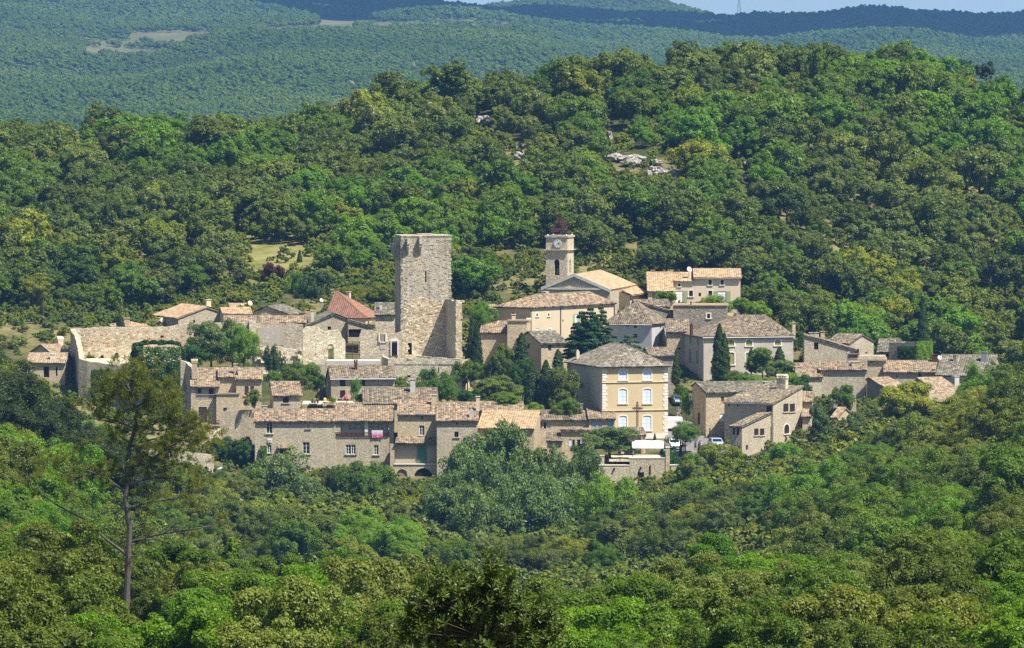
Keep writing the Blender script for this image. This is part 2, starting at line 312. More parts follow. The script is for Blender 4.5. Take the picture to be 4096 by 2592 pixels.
# ------------------------------------------------------------------ terrain
UC = [-1500, -900, 0, 500, 1000, 1500, 2048, 2600, 3100, 3600, 4096, 5000, 5600]
def zr(Y, *v): return [CZ - (x - VH) / F * Y for x in v]
ROWS = [
 (1, [68.3] * 13), (70, [63] * 13), (150, [56] * 13), (280, [42.5] * 13),
 (400, [36, 36, 36, 35.5, 34.5, 34, 33.5, 34, 34.5, 35, 35.5, 36, 36]),
 (500, [30, 30, 30, 29, 27.5, 27, 26.5, 27, 28, 29, 30, 31, 31]),
 (600, [27, 27, 26, 22, 18, 18, 18, 19, 20, 23, 26, 28, 28]),
 (700, [28, 27, 23, 15, 5, 5, 5, 6, 9, 15, 20, 24, 24]),
 (800, [28, 26, 21, 9.5, -2, -3, -3, -1, 4, 13, 20, 24, 24]),
 (850, [30, 28, 22.5, 10.5, -4, -6, -6, -4, 3, 12.5, 21, 25, 25]),
 (900, [30, 28, 22, 9, -6, -9, -9, -7, 2, 12, 21, 25, 25]),
 (960, [20, 18, 12, 2, -9, -10, -10, -9, -1, 7, 14.5, 22, 22]),
 (1000, [8, 6, 3, -3, -9, -9.5, -9.5, -8.5, -1, 6, 12, 17, 17]),
 (1060, [6, 5, 3, -2, -7, -7.5, -7.5, -6, -1, 5.5, 10.5, 14, 14]),
 (1100, [6, 5, 4, 0, -4.5, -5.5, -5.5, -4.2, 0, 5.5, 9, 12, 12]),
 (1130, [9, 8, 7, 3, -1.5, -2, -2, -1, 2, 7.5, 10, 12, 12]),
 (1150, [13, 12, 10, 5, 3, 3, 3.5, 4.2, 4, 8, 10, 11, 11]),
 (1170, [15, 14, 10.5, 8, 9, 9, 8, 7.6, 9, 9, 10, 10, 10]),
 (1185, [18, 17, 13, 11, 14, 15.2, 12, 11, 12, 10.5, 10.5, 10, 10]),
 (1205, [21, 20, 18.5, 16.5, 17.5, 17.5, 16, 15, 15, 12, 10.5, 10, 10]),
 (1240, [24, 23, 22, 22, 23, 24, 24, 22.5, 19, 13, 11, 10, 10]),
 (1300, [31, 30, 29, 29, 31, 33, 35.5, 37, 33, 25, 21, 19, 19]),
 (1430, zr(1430, 640, 640, 640, 640, 620, 520, 400, 365, 305, 350, 500, 580, 620)),
 (1520, zr(1520, 690, 690, 690, 690, 680, 600, 500, 460, 400, 420, 480, 520, 560)),
 (1750, [20] * 13), (2300, [-5] * 13), (3000, [-14] * 13), (3800, zr(3800, *[610] * 13)),
 (4500, zr(4500, *[450] * 13)),
 (5200, zr(5200, 320, 320, 320, 315, 305, 300, 300, 315, 335, 345, 350, 350, 350)),
 (6000, zr(6000, 215, 205, 200, 175, 160, 150, 160, 222, 285, 310, 310, 310, 310)),
 (6500, zr(6500, 190, 180, 170, 150, 128, 118, 160, 228, 262, 262, 262, 262, 262)),
 (7200, zr(7200, 100, 80, 70, 92, 98, 100, 135, 170, 190, 195, 195, 195, 195)),
 (8200, zr(8200, -40, -40, -20, 0, 20, 62, 90, 110, 118, 110, 110, 110, 110)),
 (9200, zr(9200, -120, -130, -110, -85, -48, -2, 98, 112, 102, 94, 92, 92, 92)),
 (9700, zr(9700, -130, -140, -120, -95, -55, 0, 90, 105, 98, 88, 85, 85, 88)),
 (10600, zr(10600, -110, -120, -100, -80, -50, 42, 52, 34, 110, 120, 120, 120, 120)),
 (11200, zr(11200, -60, -60, -50, -40, -20, 40, 45, 40, 100, 110, 110, 110, 110)),
 (14000, [0] * 13), (25000, [-40] * 13)]
RY = np.array([r[0] for r in ROWS], float); RZ = np.array([r[1] for r in ROWS], float); UCa = np.array(UC, float)
YG = np.unique(np.concatenate([np.linspace(1, 100, 20), np.arange(100, 1000, 12), np.arange(1000, 1460, 5), np.arange(1460, 2000, 20), np.arange(2000, 4000, 100), np.arange(4000, 11300, 50), np.linspace(11300, 25000, 14)]))
UG = np.arange(-1500, 5601, 50.0)
def _interp2(yy, uu):
    j = np.clip(np.searchsorted(RY, yy) - 1, 0, len(RY) - 2); ty = np.clip((yy - RY[j]) / (RY[j + 1] - RY[j]), 0, 1)
    k = np.clip(np.searchsorted(UCa, uu) - 1, 0, len(UCa) - 2); tu = np.clip((uu - UCa[k]) / (UCa[k + 1] - UCa[k]), 0, 1)
    tu = tu * tu * (3 - 2 * tu) * .6 + tu * .4
    a = RZ[j, k] * (1 - tu) + RZ[j, k + 1] * tu; b = RZ[j + 1, k] * (1 - tu) + RZ[j + 1, k + 1] * tu
    return a * (1 - ty) + b * ty
GY, GU = np.meshgrid(YG, UG, indexing='ij')
GZ = _interp2(GY.ravel(), GU.ravel()).reshape(GY.shape)
def _sm(a, ax, n):
    for _ in range(n):
        p = np.concatenate([a.take([0], ax), a, a.take([-1], ax)], ax)
        sl = lambda s, e: p.take(range(s, e), ax)
        L = a.shape[ax]; a = .25 * sl(0, L) + .5 * sl(1, L + 1) + .25 * sl(2, L + 2)
    return a
far = GY > 1500
Zs = _sm(_sm(GZ, 0, 2), 1, 2); GZ = Zs
_X = (GU - 2048) / F * GY; _k = np.clip((GY - 3900) / 900, 0, 1)
GZ = GZ + _k * (9 * np.sin(_X / 95 + GY / 310) * np.sin(GY / 260 - _X / 190 + 1) + 6 * np.sin(_X / 52 - GY / 170 + 2) * np.sin(GY / 140 + _X / 88))
def tz(x, y):
    """ground height at world x, y (arrays allowed)"""
    y = np.maximum(np.asarray(y, float), 1.0); u = 2048 + np.asarray(x, float) / y * F
    j = np.clip(np.searchsorted(YG, y) - 1, 0, len(YG) - 2); ty = np.clip((y - YG[j]) / (YG[j + 1] - YG[j]), 0, 1)
    uu = np.clip((u - UG[0]) / 50.0, 0, len(UG) - 1.001); k = uu.astype(int); tu = uu - k
    return (GZ[j, k] * (1 - tu) + GZ[j, k + 1] * tu) * (1 - ty) + (GZ[j + 1, k] * (1 - tu) + GZ[j + 1, k + 1] * tu) * ty
def ground_z(p): return float(tz(p[0], p[1]))
def xy(u, Y): return (u - 2048) / F * Y
# mesh; the near part widens so that it closes round the camera
GX = (GU - 2048) / F * GY
GX = np.where(GY < 260, (GU - 2048) / F * (GY + (260 - GY)), GX)
verts = np.stack([GX, GY, GZ], -1).reshape(-1, 3)
nu = len(UG); ny = len(YG)
idx = np.arange(nu * ny).reshape(ny, nu)
fc = np.stack([idx[:-1, :-1], idx[:-1, 1:], idx[1:, 1:], idx[1:, :-1]], -1).reshape(-1, 4)
me = bpy.data.meshes.new('ground'); me.from_pydata(verts.tolist(), [], fc.tolist())
me.polygons.foreach_set('use_smooth', [True] * len(me.polygons))
t = NT('hillside_ground'); g = t.n('NewGeometry').outputs['Position']
n1 = t.noise(g, .035, 6, .65); n2 = t.noise(g, .5, 5, .7); n3 = t.noise(g, .006, 4, .6)
soil = t.ramp(n2, [(.25, (.09, .078, .034)), (.5, (.17, .148, .062)), (.75, (.25, .215, .095))])
grass = t.ramp(n2, [(.3, (.030, .038, .011)), (.7, (.062, .070, .022))])
col = t.mix(t.ramp(n1, [(.42, (0, 0, 0)), (.58, (1, 1, 1))]), grass, soil)
sep = t.n('SeparateXYZ'); t.set(sep, 0, g)
fm = t.n('MapRange'); t.set(fm, 'Value', sep.outputs[1]); fm.inputs['From Min'].default_value = 2500; fm.inputs['From Max'].default_value = 3500
col = t.mix(fm.outputs[0], col, t.ramp(n3, [(.35, (.06, .075, .028)), (.5, (.10, .105, .042)), (.68, (.16, .15, .075))]))
me.materials.append(t.finish(col, .95, .05, n2, .5, .3))
o = bpy.data.objects.new('ground', me); link(o); props(o, kind='structure', label='dry scrubby ground of the valley, the village hill and the far plateau', cat='ground')
# ------------------------------------------------------------------ foliage
def unit(a): return a / np.maximum(np.linalg.norm(a, axis=-1, keepdims=True), 1e-9)
def leaves(P, N, size, asp=.6, tilt=.6, g=rng, droop=0.0):
    """diamond leaf faces at points P facing about N"""
    n = len(P); N = unit(N + g.normal(0, tilt, (n, 3)))
    t = unit(np.cross(N, unit(g.normal(0, 1, (n, 3))))); 
    if droop: t = unit(t + np.array([0, 0, -droop]))
    b = np.cross(N, t); s = (size * g.uniform(.6, 1.3, n))[:, None]
    return np.stack([P - t * s * .5, P + b * s * asp * .5, P + t * s * .5, P - b * s * asp * .5], 1)
def lobes(g, R, H, z0, n, r0, r1, low=-.35, wob=.15):
    """lobe centres on an ellipsoid of radius R, height H, standing at z0"""
    d = unit(g.normal(0, 1, (n * 4, 3))); d = d[d[:, 2] > low][:n]
    m = len(d); k = g.uniform(.52, .80, m)
    k[: m // 6] *= .5
    c = np.stack([d[:, 0] * R * k, d[:, 1] * R * k, z0 + H / 2 + d[:, 2] * H / 2 * k], -1)
    c += g.normal(0, wob, (m, 3)) * R * .5
    return c, g.uniform(r0, r1, m) * R
def crown(g, R, H, z0, nl, nleaf, size, r0=.26, r1=.44, sub=0, tilt=.38, asp=.65, low=-.35, up=.35, flat=.85):
    c, r = lobes(g, R, H, z0, nl, r0, r1, low)
    if sub:
        ids = g.integers(0, len(c), len(c) * sub); d = unit(g.normal(0, 1, (len(ids), 3)) + np.array([0, 0, .35]))
        c2 = c[ids] + d * r[ids, None] * .8; r2 = r[ids] * g.uniform(.28, .5, len(ids)); c = c2; r = r2
    w = r ** 2; ids = g.choice(len(c), nleaf, p=w / w.sum())
    cen = np.array([0, 0, z0 + H * .4])
    out = unit(c[ids] - cen)
    d = unit(g.normal(0, 1, (nleaf, 3)) + out * .55 + np.array([0, 0, up]))
    P = c[ids] + d * (r[ids] * np.clip(g.normal(.93, .13, nleaf), .4, 1.3))[:, None] * np.array([1, 1, flat]) + g.normal(0, 1, (nleaf, 3)) * (r[ids] * .09)[:, None]
    return leaves(P, d + np.array([0, 0, .25]), size, asp, tilt, g), c, r
def trunk_mb(g, h, r, c, n=6, z0=0.0):
    mb = MB(); top = Vector((g.normal(0, .15), g.normal(0, .15), h))
    mb.tube([(0, 0, -1.2), (g.normal(0, .04), g.normal(0, .04), h * .4), top], [r * 1.25, r * .9, r * .6], 7)
    for i in g.choice(len(c), min(n, len(c)), replace=False):
        p = Vector(c[i]); m = (top + p) / 2 + Vector((0, 0, -.15 * (p - top).length)); mb.tube([top * .92, m, p], [r * .5, r * .32, r * .1], 5)
    return mb
# -- shared meshes -------------------------------------------------
HILL, MID, NEAR = [], [], []
for i in range(12):
    g = np.random.default_rng(100 + i); Rr = g.uniform(.9, 1.15); Hh = g.uniform(1.5, 2.1)
    V, c, r = crown(g, Rr * 3.2, Hh * 3.2, .5, int(g.integers(10, 16)), 8500, .33, r0=.34, r1=.52, sub=9)
    tb = trunk_mb(g, 2.6, .16, c, 4)
    tb.m = [1] * len(tb.m)
    HILL.append((quad_mesh('hill_tree', V, [LM['holm'], M['bark']], extra=tb), Rr * 3.2, Hh * 3.2 + .5))
for i in range(7):
    g = np.random.default_rng(200 + i); Rr = g.uniform(.9, 1.15); Hh = g.uniform(1.7, 2.3)
    V, c, r = crown(g, Rr * 3.4, Hh * 3.4, .7, int(g.integers(14, 22)), 26000, .205, r0=.30, r1=.48, sub=12)
    tb = trunk_mb(g, 3.0, .2, c, 9)
    cm = quad_mesh('crown', V, [LM['holm']]); to = tb; tm = bpy.data.meshes.new('trunk'); tm.from_pydata(to.v, [], to.f); tm.materials.append(M['bark'])
    MID.append((cm, tm, Rr * 3.4, Hh * 3.4 + .7))
for i in range(6):
    g = np.random.default_rng(300 + i); Rr = g.uniform(.9, 1.15); Hh = g.uniform(1.6, 2.0)
    V, c, r = crown(g, Rr * 2.3, Hh * 2.3, .5, int(g.integers(18, 28)), 52000, .115, r0=.22, r1=.40, sub=9, asp=.55, tilt=.6)
    tb = trunk_mb(g, 2.0, .13, c, 14)
    cm = quad_mesh('crown', V, [LM['holm']]); tm = bpy.data.meshes.new('trunk'); tm.from_pydata(tb.v, [], tb.f); tm.materials.append(M['bark'])
    NEAR.append((cm, tm, Rr * 2.3, Hh * 2.3 + .5))
KINDS = {  # name, label words, category
 'holm': ('holm_oak', 'dark olive-green holm oak', 'tree'), 'downy': ('downy_oak', 'mid green downy oak', 'tree'),
 'vivid': ('maple_tree', 'bright green maple', 'tree'), 'olive': ('olive_oak', 'greyish olive-toned evergreen oak', 'tree'),
 'yellow': ('pistachio_tree', 'yellow-green pistachio tree', 'tree')}
TREES = []   # (kind, zone key, u of the top, v, object) for the labels
def slot(o, i, mat):
    o.material_slots[i].link = 'OBJECT'; o.material_slots[i].material = mat
def hill_tree(x, y, kind, s=1.0, zs=1.0, vi=None):
    me, rr, hh = HILL[vi if vi is not None else int(rng.integers(len(HILL)))]
    o = bpy.data.objects.new(KINDS[kind][0], me); link(o)
    o.location = (x, y, ground_z((x, y)) - .2); o.rotation_euler = (0, 0, rng.uniform(0, 6.28)); o.scale = (s, s, s * zs)
    slot(o, 0, LM[kind]); return o, hh * s * zs
def big_tree(pool, x, y, kind, s=1.0, zs=1.0, z=None, vi=None, label=None, group=None, name=None, mat=None, cat='tree', rot=None):
    cm, tm, rr, hh = pool[vi if vi is not None else int(rng.integers(len(pool)))]
    e = bpy.data.objects.new(name or KINDS[kind][0], None); link(e)
    e.location = (x, y, (ground_z((x, y)) - .2) if z is None else z); e.rotation_euler = (0, 0, rng.uniform(0, 6.28) if rot is None else rot); e.scale = (s, s, s * zs)
    a = bpy.data.objects.new('crown', cm); link(a, e); slot(a, 0, mat or LM[kind])
    b = bpy.data.objects.new('trunk', tm); link(b, e)
    if label: props(e, label, cat, group)
    return e, hh * s * zs
def poisson(n, gen, rmin):
    """gen() -> (x, y, key); keeps points farther apart than rmin"""
    cell = rmin; grid = {}; out = []
    for _ in range(n):
        p = gen()
        if p is None: continue
        i, j = int(p[0] // cell), int(p[1] // cell); ok = True
        for a in (-1, 0, 1):
            for b in (-1, 0, 1):
                for k in grid.get((i + a, j + b), ()):
                    if (k[0] - p[0]) ** 2 + (k[1] - p[1]) ** 2 < rmin * rmin: ok = False; break
                if not ok: break
            if not ok: break
        if ok: grid.setdefault((i, j), []).append(p); out.append(p)
    return out
# clear patches on the hill (full pixels u0,v0,u1,v1 that stay open ground or rock)
CLEAR = [(1895, 462, 1978, 512), (2045, 560, 2120, 640), (2410, 490, 2470, 600), (2440, 600, 2640, 668), (2600, 640, 2720, 712), (2930, 640, 2990, 720), (1000, 990, 1260, 1140), (2330, 1040, 2440, 1130)]
def clear_hit(u, vt, vb, hw):
    for a, b, c, d in CLEAR:
        if u + hw * .5 > a and u - hw * .5 < c and vb > b and vt < d - 12 and vt > b - 220: return True
    return False
def hill_gen():
    y = rng.uniform(1216, 1475); u = rng.uniform(-300, 4400); return (xy(u, y), y, u)
pts = poisson(16000, hill_gen, 4.9)
KINDW = ['holm', 'downy', 'vivid', 'olive', 'yellow']
def kind_at(u, y, g=rng):
    n = math.sin(u * .0041 + y * .021) + math.sin(u * .0023 - y * .033 + 2.0) + g.normal(0, .75)
    if g.uniform() < .035: return 'yellow'
    if n > 1.15: return 'vivid'
    if n > .1: return 'downy'
    if n > -.75: return 'holm'
    return 'olive' if g.uniform() < .62 else 'holm'
VIL = [(-400, 700, 1226), (700, 1000, 1236), (1000, 1260, 1262), (1260, 1700, 1250), (1700, 1980, 1232), (1980, 2200, 1266), (2200, 2560, 1262), (2560, 3000, 1252), (3000, 3200, 1232), (3200, 4500, 1216)]
cand = []
for x, y, u in pts:
    s = float(np.clip(rng.normal(.92, .25), .5, 1.7)); zg = ground_z((x, y)); H = 7.0 * s
    if y < next((c for a, b, c in VIL if a <= u < b), 1240): continue
    vt = proj((x, y, zg + H))[1]; vb = proj((x, y, zg))[1]
    if clear_hit(u, vt, vb, 3.2 * s * F / y): continue
    cand.append((x, y, u, s, vt, vb))
# keep as individuals what shows most: front-to-back horizon test over pixel columns
cand.sort(key=lambda c: c[1]); hor = np.full(1300, 1e9)
vis = []
for c in cand:
    x, y, u, s, vt, vb = c; hw = 3.0 * s * F / y
    a, b = int(max(0, (u - hw + 300) / 4)), int(min(1299, (u + hw + 300) / 4))
    if b <= a: vis.append((0, c)); continue
    seen = float(np.clip(hor[a:b] - vt, 0, 400).mean()) if 1 else 0
    vis.append((seen * (b - a), c)); k = np.arange(a, b); prof = vt + (vb - vt) * .5 * ((k - (a + b) / 2) / ((b - a) / 2)) ** 2
    hor[a:b] = np.minimum(hor[a:b], prof)
vis.sort(key=lambda p: -p[0])
cnt = {k: 0 for k in KINDW}; FILL = []
for seen, (x, y, u, s, vt, vb) in vis:
    k = kind_at(u, y)
    infr = -80 < u < 4180
    if not infr or seen < 800 or cnt[k] > 215: FILL.append((x, y, s, k)); continue
    o, h = hill_tree(x, y, k, s, float(rng.uniform(.85, 1.12))); cnt[k] += 1
    TREES.append((k, 'hill', u, vt, y, o))
print('hill individuals', cnt, 'fill', len(FILL))
# the rest of the wood: one object, its trees scattered by geometry nodes
def gn_scatter(name, pts, scl, meshes, mats, label, cat):
    me = bpy.data.meshes.new(name); me.from_pydata(pts, [], [])
    a = me.attributes.new('scl', 'FLOAT', 'POINT'); a.data.foreach_set('value', np.array(scl, np.float32))
    o = bpy.data.objects.new(name, me); link(o); props(o, label, cat, kind='stuff')
    coll = bpy.data.collections.new(name + '_sources')
    for me2 in meshes:
        so = bpy.data.objects.new(name + '_source', me2); coll.objects.link(so)
    ng = bpy.data.node_groups.new(name, 'GeometryNodeTree')
    ng.interface.new_socket('Geometry', in_out='INPUT', socket_type='NodeSocketGeometry'); ng.interface.new_socket('Geometry', in_out='OUTPUT', socket_type='NodeSocketGeometry')
    N = ng.nodes.new; L = ng.links.new
    gi, go = N('NodeGroupInput'), N('NodeGroupOutput'); ip = N('GeometryNodeInstanceOnPoints'); ci = N('GeometryNodeCollectionInfo')
    ci.inputs['Collection'].default_value = coll; ci.inputs['Separate Children'].default_value = True; ci.inputs['Reset Children'].default_value = True
    na = N('GeometryNodeInputNamedAttribute'); na.data_type = 'FLOAT'; na.inputs['Name'].default_value = 'scl'
    rv = N('FunctionNodeRandomValue'); rv.data_type = 'FLOAT_VECTOR'; rv.inputs[0].default_value = (0, 0, 0); rv.inputs[1].default_value = (0, 0, 6.283)
    ri = N('FunctionNodeRandomValue'); ri.data_type = 'INT'; ri.inputs[4].default_value = 0; ri.inputs[5].default_value = len(meshes) - 1; ri.inputs['Seed'].default_value = 3
    L(gi.outputs[0], ip.inputs['Points']); L(ci.outputs[0], ip.inputs['Instance']); ip.inputs['Pick Instance'].default_value = True
    L(ri.outputs[2], ip.inputs['Instance Index']); L(rv.outputs[0], ip.inputs['Rotation']); L(na.outputs[0], ip.inputs['Scale']); L(ip.outputs[0], go.inputs[0])
    md = o.modifiers.new('scatter', 'NODES'); md.node_group = ng
    return o
def mat_mesh(me, mat):
    m2 = me.copy(); m2.materials[0] = mat; return m2
if FILL:
    gn_scatter('woodland', [(x, y, ground_z((x, y)) - .2) for x, y, s, k in FILL], [s for x, y, s, k in FILL],
               [mat_mesh(HILL[i][0], LM[k]) for i, k in ((0, 'holm'), (3, 'downy'), (5, 'holm'), (7, 'olive'), (9, 'downy'), (11, 'vivid'))], None, 'close wood of oaks filling the gaps between the single trees on the hill', 'woodland')
# low scrub under the trees
SCRUB = []
for i in range(4):
    g = np.random.default_rng(400 + i); V, c, r = crown(g, 1.3, 1.5, -.2, 9, 900, .3, sub=3, low=-.1)
    SCRUB.append(quad_mesh('scrub_bush', V, [LM[('olive', 'downy', 'holm', 'yellow')[i]]]))
sp = []
for _ in range(9000):
    y = rng.uniform(1205, 1480); u = rng.uniform(-300, 4400); x = xy(u, y); z = ground_z((x, y)); v = proj((x, y, z))[1]
    if any(a < u < c and b - 20 < v < d + 15 for a, b, c, d in CLEAR): 
        if rng.uniform() > (.05 if 980 < u < 1280 else .25): continue
    if y < next((c for a, b, c in VIL if a <= u < b), 1240) - 12: continue
    sp.append((x, y, z - .1))
for _ in range(5000):
    y = rng.uniform(1000, 1128); u = rng.uniform(-300, 4400); x = xy(u, y); sp.append((x, y, ground_z((x, y)) - .1))
for _ in range(4500):
    y = rng.uniform(620, 1020); u = rng.uniform(-300, 4400); x = xy(u, y); sp.append((x, y, ground_z((x, y)) - .1))
for _ in range(2600):
    y = rng.uniform(240, 960); u = rng.uniform(-300, 4400); x = xy(u, y); sp.append((x, y, ground_z((x, y)) - .1))
gn_scatter('undergrowth', sp, [float(rng.uniform(.5, 1.25)) * (1.7 if 620 < p_[1] < 1112 else 1) for p_ in sp], SCRUB, None, 'low garrigue scrub growing between and under the trees', 'undergrowth')
# far plateau forest
FARM = []
for i in range(6):
    g = np.random.default_rng(500 + i); V, c, r = crown(g, 2.9, 4.4, .3, 7, 420, .95, sub=0, asp=.9, tilt=.25, up=.6, low=-.2)
    FARM.append(quad_mesh('far_crown', V, [LM['far']]))
# fields and bare patches: (u0,v0,u1,v1)
FIELDS = [(520, 130, 845, 162), (330, 166, 570, 180), (600, 168, 760, 184), (330, 194, 640, 222), (1060, 108, 1420, 130), (1270, 78, 1500, 106), (1480, 88, 2050, 110)]
fp, fs = [], []
def far_vis(x, y): return True
N = 0
yy = rng.uniform(0, 1, 200000)
YF = 3900 + (10900 - 3900) * yy ** .8
UF = rng.uniform(-250, 4350, 200000); XF = (UF - 2048) / F * YF; ZF = tz(XF, YF)
w = YF * CP - (ZF - CZ) * SP; up = YF * SP + (ZF - CZ) * CP; VF = 1296 - up / w * F
# visibility by column: ground v must be within reach of the running horizon
order = np.argsort(YF); horz = np.full(240, 1e9); keep = np.zeros(len(YF), bool)
ss = np.where(YF > 8400, 1.6, np.where(YF > 6800, 1.4, 1.05)) * rng.uniform(.7, 1.35, len(YF))
prob = np.where(YF > 8400, .4, np.where(YF > 6800, .5, .8)); keepp = rng.uniform(0, 1, len(YF)) < prob
for i in order:
    k = int((UF[i] + 250) / 20); tv = VF[i] - 5.5 * ss[i] / YF[i] * F
    if tv < horz[k] + 18 and keepp[i]: keep[i] = True
    if VF[i] < horz[k]: horz[k] = VF[i]
for a, b, c, d in FIELDS:
    sl = (np.sin(UF * .013) * 3); keep &= ~((UF > a) & (UF < c) & (VF > b + sl) & (VF < d + sl + 6))
keep &= VF > -260
bare = np.sin(XF * .011 + 1.3) + np.sin(YF * .006) + np.sin(XF * .023 - YF * .009)
pk = np.stack([XF, YF, ZF - .3], -1)[keep]; sk = ss[keep]
print('far crowns', len(pk))
gn_scatter('far_forest', pk.tolist(), sk.tolist(), FARM, None, 'hazy forest covering the far plateau and hills', 'forest')
# ---- valley, spurs and near bank ---------------------------------
FORE = []
LIMU = [-300, 0, 200, 330, 430, 560, 700, 960, 1000, 1560, 1660, 2370, 2450, 2700, 3000, 3250, 3500, 3750, 3850, 3930, 4100, 4400]
LIMV = [1380, 1385, 1410, 1560, 1700, 1790, 1880, 1900, 2010, 2020, 2150, 2150, 1990, 1930, 1930, 1880, 1740, 1650, 1600, 1460, 1420, 1400]
def fore(yr, ur, n, rmin, pool, smu, ssd, key, sel=None):
    def gen():
        y = rng.uniform(*yr); u = rng.uniform(*ur)
        if sel is not None and not sel(u, y): return None
        return (xy(u, y), y, u)
    for x, y, u in poisson(n, gen, rmin):
        s = float(np.clip(rng.normal(smu, ssd), smu * .6, smu * 1.5)); i = int(rng.integers(len(pool))); zs = float(rng.uniform(.85, 1.1))
        z = ground_z((x, y)); H = pool[i][3] * s * zs; hw = pool[i][2] * s * F / y
        lim = float(np.interp(u, LIMU, LIMV)); vt_ = proj((x, y, z + H))[1]
        if vt_ < lim:
            k_ = (H - (lim - vt_) * y / F) / H
            if k_ < .5: continue
            s *= k_; H *= k_; hw *= k_
        FORE.append((y, x, u, s, zs, i, pool, key, proj((x, y, z + H))[1], proj((x, y, z))[1], hw))
SKIPV = [(990, 1480, 1090), (2380, 2800, 1108), (1500, 1740, 1096)]
def low_slope(u, y):
    for a, b, m in ((380, 960, 1122), (960, 1560, 1072), (1560, 2350, 1075), (2350, 2850, 1072), (2850, 3300, 1100)):
        if a <= u < b: return y < m
    return y < 1135 if u >= 3300 else y < 1120
fore((1020, 1138), (-250, 4350), 5000, 5.2, MID, .82, .16, 'valley', low_slope)
fore((800, 1010), (-250, 480), 900, 5.2, MID, .95, .15, 'left', None)
fore((690, 790), (-250, 760), 700, 4.6, MID, .72, .13, 'left', None)
fore((700, 1015), (3150, 4350), 1800, 5.4, MID, .86, .15, 'right', None)
fore((520, 680), (-250, 900), 500, 3.9, MID, .58, .1, 'bank', lambda u, y: u < 700)
fore((275, 520), (-250, 4350), 3000, 3.1, NEAR, .95, .18, 'bank', lambda u, y: not (330 < u < 720 and 300 < y < 436))
fore((520, 640), (700, 4350), 1500, 4.0, MID, .58, .1, 'bank', None)
FORE.sort(key=lambda c: c[0]); hor = np.full(1300, 2640.0); nf = 0
for y, x, u, s, zs, i, pool, key, vt, vb, hw in FORE:
    a, b = int(max(0, (u - hw + 300) / 4)), int(min(1299, (u + hw + 300) / 4))
    if b <= a: continue
    k = np.arange(a, b); prof = vt + (vb - vt) * .45 * ((k - (a + b) / 2) / ((b - a) / 2)) ** 2
    seen = np.clip(hor[a:b] - prof, 0, 400).sum() * 4
    inside = u + hw > -30 and u - hw < 4126
    if (seen < 1500 and inside) or (not inside and rng.uniform() > .5): continue
    hor[a:b] = np.minimum(hor[a:b], prof)
    kk = kind_at(u * 1.7 + 300, y * .37 + u * .01)
    if key == 'left' and y > 790: kk = 'holm'
    if key == 'bank' and kk == 'yellow': kk = 'olive'
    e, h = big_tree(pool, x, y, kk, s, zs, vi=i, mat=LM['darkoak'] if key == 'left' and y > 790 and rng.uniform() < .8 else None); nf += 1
    TREES.append((kk, key, u, vt, y, e))
print('fore', nf)
print('trees', len(TREES), 't', time.time() - T0)
# ------------------------------------------------------------------ houses
UPZ = Vector((0, 0, 1))
CAM = Vector((0, 0, CZ))
def hit_plane(u, v, p0, d):
    """ray through pixel meets the vertical plane through p0 along d -> (t along d, z)"""
    r = ray(u, v); n = Vector((-d.y, d.x, 0)); s = n.dot(p0 - CAM) / n.dot(r); p = CAM + r * s
    return (p - p0).dot(d) / d.dot(d), p.z, p
def wall_holes(mb, o, d, n, w, z0, zt, holes, depth=.22):
    """wall face in plane o + d*x (x 0..w), z0..zt(x) with top function zt (list of (x,z) points); holes (x0,x1,za,zb,arch)
    n: outward normal. reveals go inwards."""
    xs = sorted({0.0, w, *[x for x, _ in zt], *[h[0] for h in holes], *[h[1] for h in holes]})
    xs = [x for x in xs if -1e-6 <= x <= w + 1e-6]
    def top(x):
        for (xa, za), (xb, zb) in zip(zt, zt[1:]):
            if xa <= x <= xb + 1e-9: return za + (zb - za) * (x - xa) / max(xb - xa, 1e-9)
        return zt[-1][1]
    P = lambda x, z: Vector((o.x + d.x * x, o.y + d.y * x, z))
    for xa, xb in zip(xs, xs[1:]):
        if xb - xa < 1e-5: continue
        xm = (xa + xb) / 2; hs = sorted([h for h in holes if h[0] - 1e-6 <= xa and h[1] + 1e-6 >= xb], key=lambda h: h[2])
        lo = z0
        for h in hs:
            if h[2] > lo + 1e-4: mb.poly(P(xa, lo), P(xb, lo), P(xb, h[2]), P(xa, h[2]))
            lo = max(lo, h[3])
        mb.poly(P(xa, lo), P(xb, lo), P(xb, top(xb)), P(xa, top(xa)))
    i = -n * depth
    for x0, x1, za, zb, arch in [h[:5] for h in holes]:
        a, b, c, e = P(x0, za), P(x1, za), P(x1, zb), P(x0, zb)
        for p, r in ((a, b), (b, c), (c, e), (e, a)): mb.poly(p, r, r + i, p + i)
        if arch:
            pts = arch_pts(x0, x1, zb, arch); m = len(pts) // 2
            for sgn in (0, 1):
                seg = pts[:m + 1] if not sgn else pts[m:]
                cn = (x0, zb) if not sgn else (x1, zb)
                ring = [P(*cn)] + [P(*p) for p in seg]
                mb.prism([p + n * .002 for p in ring], i * .9)
def arch_pts(x0, x1, zt, rise, n=8):
    """points of the arch from (x0, zt-rise) over the crown to (x1, zt-rise)"""
    c = (x0 + x1) / 2; hw = (x1 - x0) / 2; out = []
    for k in range(n + 1):
        th = math.pi * (1 - k / n); out.append((c + hw * math.cos(th), zt - rise + rise * math.sin(th)))
    return out
